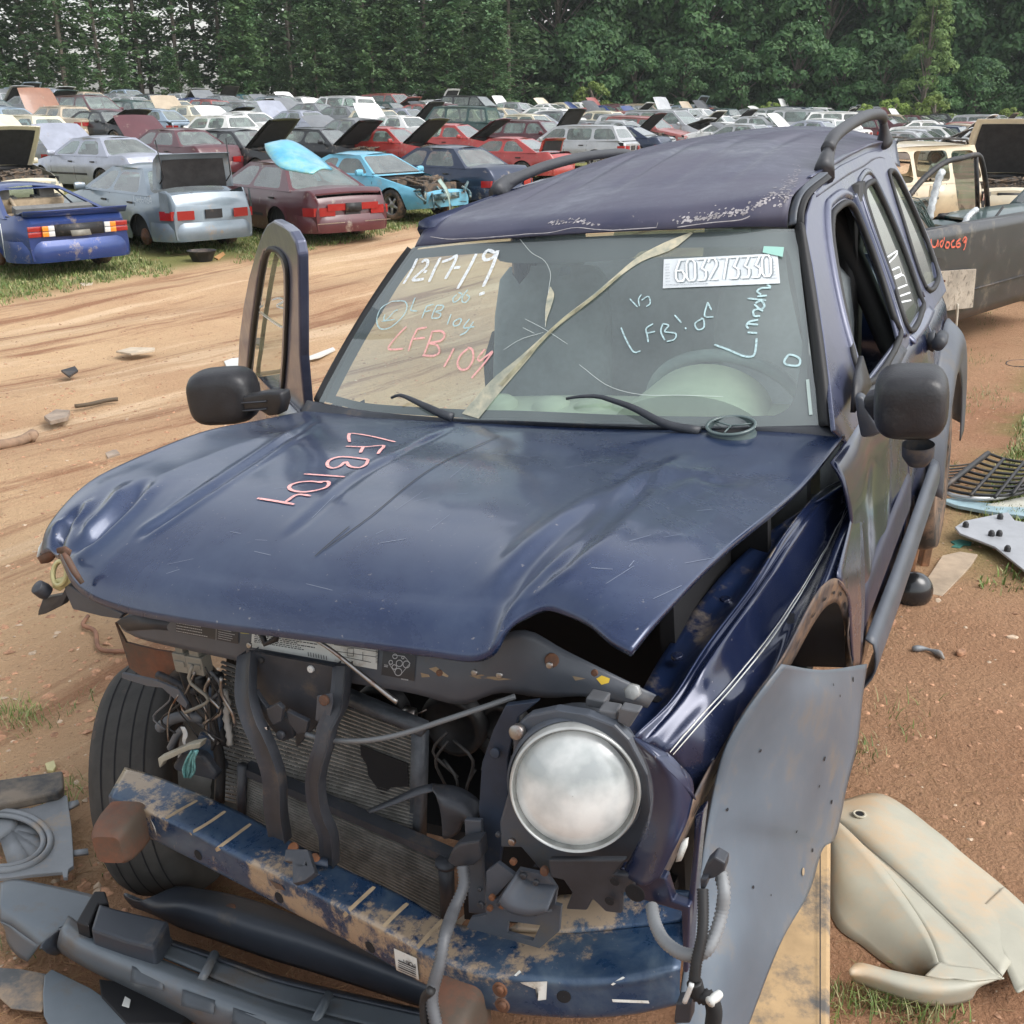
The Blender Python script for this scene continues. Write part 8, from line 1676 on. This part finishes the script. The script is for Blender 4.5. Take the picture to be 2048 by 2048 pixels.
for q in (((372, 425), (430, 412), (438, 430), (375, 465)), ((405, 690), (485, 680), (488, 705), (405, 715))):
    g = B(); g.prism([fpt(*p) for p in q], (0, 0, -.008)); under(g.obj('tab', m_sh, None), fan)
# beige splash panel on the right
m_bg = M('beige_plastic', (.40, .385, .31), .5, var=.12, scale=2.5, dirt=(.52, .38, .24), dirt_amt=.38, dirt_scale=2.6)
def ze(pts, h): return [(1200 + x_ * .4389, 1450 + y_ * .4389, h[i] if isinstance(h, (list, tuple)) else h) for i, (x_, y_) in enumerate(pts)]
def edgepts(pts, h): return [gp(*p) for p in ze(pts, h)]
bp_ = empty('splash_panel', 'large beige plastic splash panel lying on the red clay', 'plastic panel', gp(1850, 1750)); bpy.context.view_layer.update()
top_l = [(1040, 400), (1150, 500), (1280, 640), (1400, 800), (1500, 960), (1545, 1085)]
seam = [(1068, 425), (1200, 545), (1380, 700), (1560, 870), (1700, 1010), (1830, 1150)]
far_ = [(1080, 347), (1290, 315), (1530, 480), (1660, 590), (1840, 735), (2000, 880)]
def fold(c1, c2, h1, h2, nm, mid=None):
    cs = [[gp(*p) for p in ze(c1, h1)], [gp(*p) for p in ze(c2, h2)]]
    if mid: cs.insert(1, [gp(*p) for p in ze([((a[0] + b_[0]) / 2, (a[1] + b_[1]) / 2) for a, b_ in zip(c1, c2)], mid)])
    return under(loft(nm, cs, m_bg, None, nu=30, nv=8, thick=.004), bp_)
fold(seam, far_, .085, .04, 'sheet', [.085, .10, .085, .07, .07, .06]); fold(top_l, seam, .095, .087, 'sheet'); fold([(1040, 560), (1060, 880), (1200, 1010), (1335, 1110), (1430, 1140), (1480, 1145)], [(1040, 400), (1150, 500), (1280, 640), (1400, 800), (1500, 960), (1545, 1085)], .01, .095, 'side_fold', .07)
fold([(1135, 1115), (1180, 1082), (1320, 1115), (1480, 1145), (1620, 1160), (1830, 1152)], [(1145, 1165), (1240, 1205), (1440, 1268), (1570, 1282), (1690, 1255), (1705, 1205)], .09, .025, 'front_lip', .08)
fold([(1545, 1085), (1600, 1100), (1700, 1110), (1760, 1125), (1830, 1150), (1840, 1150)], [(1480, 1145), (1560, 1160), (1620, 1160), (1700, 1170), (1800, 1160), (1830, 1152)], .093, .088, 'sheet')
fold([(1690, 870), (1760, 960), (1830, 1060), (1870, 1150), (1900, 1215), (1932, 1200)], [(1840, 735), (1900, 790), (1960, 850), (2000, 900), (2050, 950), (2100, 1000)], .075, .05, 'sheet')
g = B(); q = [gp(*p) + Vector((0, 0, .002)) for p in ze(seam, .088)]; ribbon(g, [(p + Vector((0, 0, .003)), Vector((0, 0, 1))) for p in cr(q, 30)], .004); under(g.obj('seam', M('seam_dark', (.10, .09, .07), .8), None), bp_)
c = gp(*ze([(1182, 406)], .10)[0]); under(disc('hole', c, (0, 0, 1), .012, .001, j_deep, None, 14), bp_)
g = B(); g.lathe([(.013, 0), (.020, 0), (.020, .003), (.013, .003)], c, (0, 0, 1), 18, close=True); under(g.obj('grommet', m_bg, None), bp_)
# muddy plank propping the flap
mud_b = M('muddy_board', (.44, .30, .16), .9, var=.2, scale=5, dirt=(.12, .11, .10), dirt_amt=.35, dirt_scale=7, bump=.2, bscale=25)
g = B(); tp_ = [gp(*p) for p in ((1548, 1690, .20), (1640, 1650, .20), (1662, 1640, .20), (1660, 2080, .10), (1440, 2080, .10))]; g.prism(tp_, (0, 0, -.12)); pl_ = tag(g.obj('muddy_board', mud_b, None, bevel=.01, smooth=False), 'tan mud-caked board under the hanging grey flap', 'board')
g = B(); q = [gp(1640, 1655, .205), gp(1640, 2080, .105)]; ribbon(g, [(p + Vector((0, 0, .004)), Vector((0, 0, 1))) for p in q], .004); o_ = under(g.obj('board_seam', m_ink, None), pl_)
# grille, panels and blocks by the rear of the suv
def zf(pts, h=0): return [(1200 + x_ * .4389, 900 + y_ * .4389, h) for x_, y_ in pts]
gr = empty('black_grille', 'black curved slatted grille lying on the grass at the right', 'grille', gp(1960, 960)); bpy.context.view_layer.update()
for k in range(9):
    t = k / 8; a = zf([(1768 - 208 * t, 15 + 160 * t), (1840 - 150 * t, 40 + 160 * t), (1932 - 60 * t, 55 + 150 * t), (2040 - 60 * t, 50 + 130 * t)], .07); g = B(); g.tube(cr([gp(*p) for p in a], 20), .009, 5); under(g.obj('slat', m_blk, None), gr)
for a in (((1768, 15), (1560, 175)), ((1840, 40), (1690, 205)), ((1932, 55), (1800, 215)), ((1990, 55), (1880, 200)), ((2040, 50), (1960, 190))):
    g = B(); q = [gp(*p) for p in zf(a, .085)]; g.tube(q, .010 if a[0][0] > 1770 else .018, 6); under(g.obj('cross_bar', m_blk, None), gr)
g = B(); g.tube(cr([gp(*p) for p in zf([(1552, 185), (1620, 210), (1720, 222), (1830, 215), (1900, 185), (2000, 130)], .05)], 20), .014, 6); under(g.obj('rim', M('chrome_edge', (.40, .41, .41), .3, .6), None), gr)
for k in range(7):
    q = zf([(1555 + k * 4, 75 + k * 13), (1640, 70 + k * 13), (1700 - k * 14, 62 + k * 13)], .03); g = B(); g.tube(cr([gp(*p) for p in q], 8), .006, 4); under(g.obj('slat', m_blk, None), gr)
ground_prism('pale_blue_trim', [p[:2] for p in zf([(1555, 225), (1600, 218), (1932, 262), (2000, 270), (2000, 310), (1932, 300), (1750, 275), (1620, 250)])], .02, M('pale_blue_plastic', (.30, .42, .46), .4, var=.2), 'pale blue trim strip under the black grille', 'trim strip', h=.01)
ground_prism('plastic_scrap', [p[:2] for p in zf([(1750, 250), (1932, 212), (2020, 205), (2020, 265), (1932, 262), (1830, 262)])], .01, M('off_white_plastic', (.50, .49, .42), .5, var=.15), 'off-white plastic scrap beside the black grille', 'plastic scrap', h=.02)
tr_ = ground_prism('trim_panel', [p[:2] for p in zf([(1618, 350), (1660, 322), (1860, 282), (1890, 320), (2020, 345), (2020, 600), (1932, 545), (1800, 440), (1640, 378)])], .012, M('silver_plastic', (.34, .35, .37), .4, var=.12, scale=6), 'light grey inner trim panel with clips, at the right edge', 'trim panel', h=.05)
for q in zf([(1665, 352), (1822, 315), (1782, 392), (1818, 392), (1855, 462)]):
    g = B(); g.lathe([(.016, -.01), (.015, .02), (.009, .03), (.001, .03)], gp(q[0], q[1], .06), (0, 0, 1), 10); under(g.obj('clip', m_blk, None), tr_)
wd = M('split_wood', (.26, .13, .065), .85, var=.3, scale=6, dirt=(.10, .055, .03), dirt_amt=.4, dirt_scale=9, bump=.3, bscale=20)
for i, (a, b_, h, lab) in enumerate((((1430, 585), (1378, 585), .34, 'reddish wood block under the rear of the blue suv, the thicker one'), ((1500, 535), (1462, 535), .42, 'narrow wood post beside the thicker block under the blue suv'))):
    p0, p1 = gp(*zf([b_])[0]), gp(*zf([a])[0]); g = B(); d_ = (p1 - p0); d_.z = 0; n_ = Vector((-d_.y, d_.x, 0)).normalized() * .12; q = [p0, p1, p1 + n_, p0 + n_]; q = [Vector((p.x, p.y, gz(p.x, p.y) - .02)) for p in q]; g.prism(q, (.03, .02, h)); tag(g.obj('wood_block', wd, None, bevel=.006, smooth=False), lab, 'wood block', 'wood blocks under the blue suv')
g = B(); c = gp(*zf([(1415, 700)])[0]); rr = []
for t in range(13):
    a = -1.2 + 2.75 * t / 12; rr.append([c + Vector((math.cos(q) * .088 * math.cos(a), math.sin(q) * .075 * math.cos(a), .065 + .085 * math.sin(a))) for q in [2 * math.pi * k / 24 for k in range(25)]])
g.grid(rr); tag(g.obj('rubber_bellows', M('wet_black', (.015, .017, .02), .25, coat=.4, var=.3), None), 'rounded black rubber lump on the clay beside the suv sill', 'rubber lump')
ground_prism('flat_slab', [p[:2] for p in zf([(1495, 652), (1480, 600), (1560, 480), (1640, 462), (1722, 475), (1690, 525), (1560, 665)])], .02, M('slab_tan', (.36, .28, .20), .85, var=.2, scale=9), 'tan flat slab lying beside the wood blocks', 'slab', h=.0)
g = B(); g.tube(cr([gp(*p) for p in zf([(1425, 905), (1480, 905), (1540, 925), (1565, 950)], .012)], 12), [.010 + .004 * math.sin(i) for i in range(12)], 6); tag(g.obj('curved_strip', m_sh, None), 'curved grey scrap on the red clay, right of the suv', 'scrap')
for i, (q, lab) in enumerate((([(1625, 905), (1660, 900), (1672, 915), (1650, 925), (1628, 920)], 'brown stone right of the curved grey scrap'), ([(1525, 675), (1545, 670), (1560, 685), (1545, 697), (1528, 692)], 'pale stone between the rubber lump and the slab'), ([(1315, 770), (1345, 766), (1352, 780), (1330, 792), (1312, 786)], 'small pale stone below the rubber lump'), ([(1848, 845), (1880, 838), (1912, 848), (1900, 856), (1860, 852)], 'flat pinkish stone at the right edge'))):
    ground_prism('stone', [p[:2] for p in zf(q)], .02, m_peb2 if i % 2 else m_peb, lab, 'stone', bevel=.006, group='larger stones on the clay')
ground_prism('green_rag', [p[:2] for p in zf([(1598, 415), (1640, 405), (1695, 418), (1690, 432), (1660, 430), (1640, 445), (1600, 440), (1620, 428)])], .01, M('green_rag', (.03, .14, .11), .8, var=.2), 'dark green rag on the clay beside the grey trim panel', 'rag')
g = B(); g.tube(cr([gp(x_, y_, .01) for x_, y_ in ((2048, 720), (2020, 722), (2012, 728), (2025, 733), (2060, 734))], 16), .008, 6); tag(g.obj('bent_hose', m_blk, None), 'thin bent hose on the grass at the right edge', 'hose')
# litter on the track at the left
def litter(name, pts, th, mat, label, cat, h=0): ground_prism(name, pts, th, mat, label, cat, h=h, bevel=.002)
m_pw = M('pale_wood', (.48, .40, .30), .85, var=.2)
litter('wood_strip', [(232, 702), (262, 694), (310, 695), (308, 700), (262, 707)], .02, m_pw, 'flat pale wood strip lying on the track', 'wood strip')
litter('crushed_carton', [(448, 722), (470, 714), (482, 716), (482, 736), (455, 737)], .05, m_paper, 'crushed white carton beside the open door', 'carton'); litter('wood_strip', [(432, 700), (440, 698), (470, 714), (460, 718)], .02, m_pw, 'short wood strip touching the crushed carton', 'wood strip')
litter('white_stick', [(612, 718), (618, 712), (666, 694), (670, 698), (640, 712)], .02, m_paper, 'white splintered stick between the open door and the windshield', 'stick')
litter('plastic_piece', [(676, 676), (698, 672), (702, 680), (680, 684)], .02, m_conn, 'grey plastic piece beside the windshield pillar', 'plastic piece')
litter('dark_piece', [(122, 740), (150, 732), (156, 740), (138, 752)], .02, m_blk, 'dark flat piece lying on the track', 'scrap'); litter('dark_piece', [(0, 952), (18, 944), (36, 952), (22, 966), (2, 966)], .02, m_blk, 'dark flat scrap at the left edge near the hood corner', 'scrap')
g = B(); g.tube(cr([gp(x_, y_, .02) for x_, y_ in ((150, 812), (180, 808), (215, 800), (236, 798))], 10), .018, 5); tag(g.obj('dark_branch', M('branch_dark', (.10, .075, .05), .9, var=.3), None), 'dark broken branch lying on the track', 'branch')
g = B(); g.tube(cr([gp(x_, y_, .05) for x_, y_ in ((-20, 892), (15, 888), (45, 880), (66, 868), (62, 876))], 12), .035, 10); tag(g.obj('exhaust_pipe', M('pipe_brown', (.26, .17, .11), .8, var=.3), None), 'brown exhaust pipe lying at the left edge', 'pipe')
litter('bark_piece', [(88, 832), (112, 818), (140, 820), (134, 834), (100, 842)], .03, M('bark_grey', (.28, .22, .17), .9, var=.3), 'grey-brown bark piece on the track above the hood corner', 'bark')
litter('bark_piece', [(208, 902), (232, 898), (240, 906), (215, 914)], .03, MATS['bark_grey'], 'small bark piece close to the hood edge', 'bark')
g = B(); g.tube(cr([gp(x_, y_, .02) for x_, y_ in ((176, 1232), (166, 1250), (190, 1262), (200, 1298), (250, 1303))], 20), .009, 6); tag(g.obj('bent_rod', M('rod_rust', (.26, .13, .08), .8, var=.3), None), 'rusty bent rod lying behind the front wheel', 'rod')
litter('yellow_scrap', [(90, 1526), (108, 1520), (112, 1532), (106, 1541), (94, 1540)], .01, m_yel, 'small yellowish scrap above the fan shroud', 'scrap')
# black tub and scraps on the grass strip
bkt = hit(405, 522); g = B(); g.lathe([(.16, 0), (.235, .17), (.245, .175), (.225, .17), (.155, .02), (.001, .02)], bkt, (0, 0, 1), 24); tag(g.obj('black_tub', m_blk, None), 'round black tub on the grass behind the open-trunk sedan', 'tub')
litter('orange_board', [(428, 514), (446, 503), (450, 508), (436, 518)], .02, M('orange_wood', (.50, .26, .10), .8, var=.2), 'orange wood scrap beside the black tub', 'wood scrap'); litter('pale_wood', [(160, 566), (186, 564), (184, 569), (165, 571)], .02, m_pw, 'pale wood scrap on the grass strip near the blue coupe', 'wood scrap')
litter('white_trim', [(836, 468), (858, 456), (874, 452), (850, 470)], .03, m_paper, 'white trim strip on the grass next to the blue roof', 'trim strip'); litter('black_scrap', [(792, 472), (808, 472), (812, 480), (798, 480)], .02, m_blk, 'small black scrap on the grass before the smashed coupe', 'scrap')
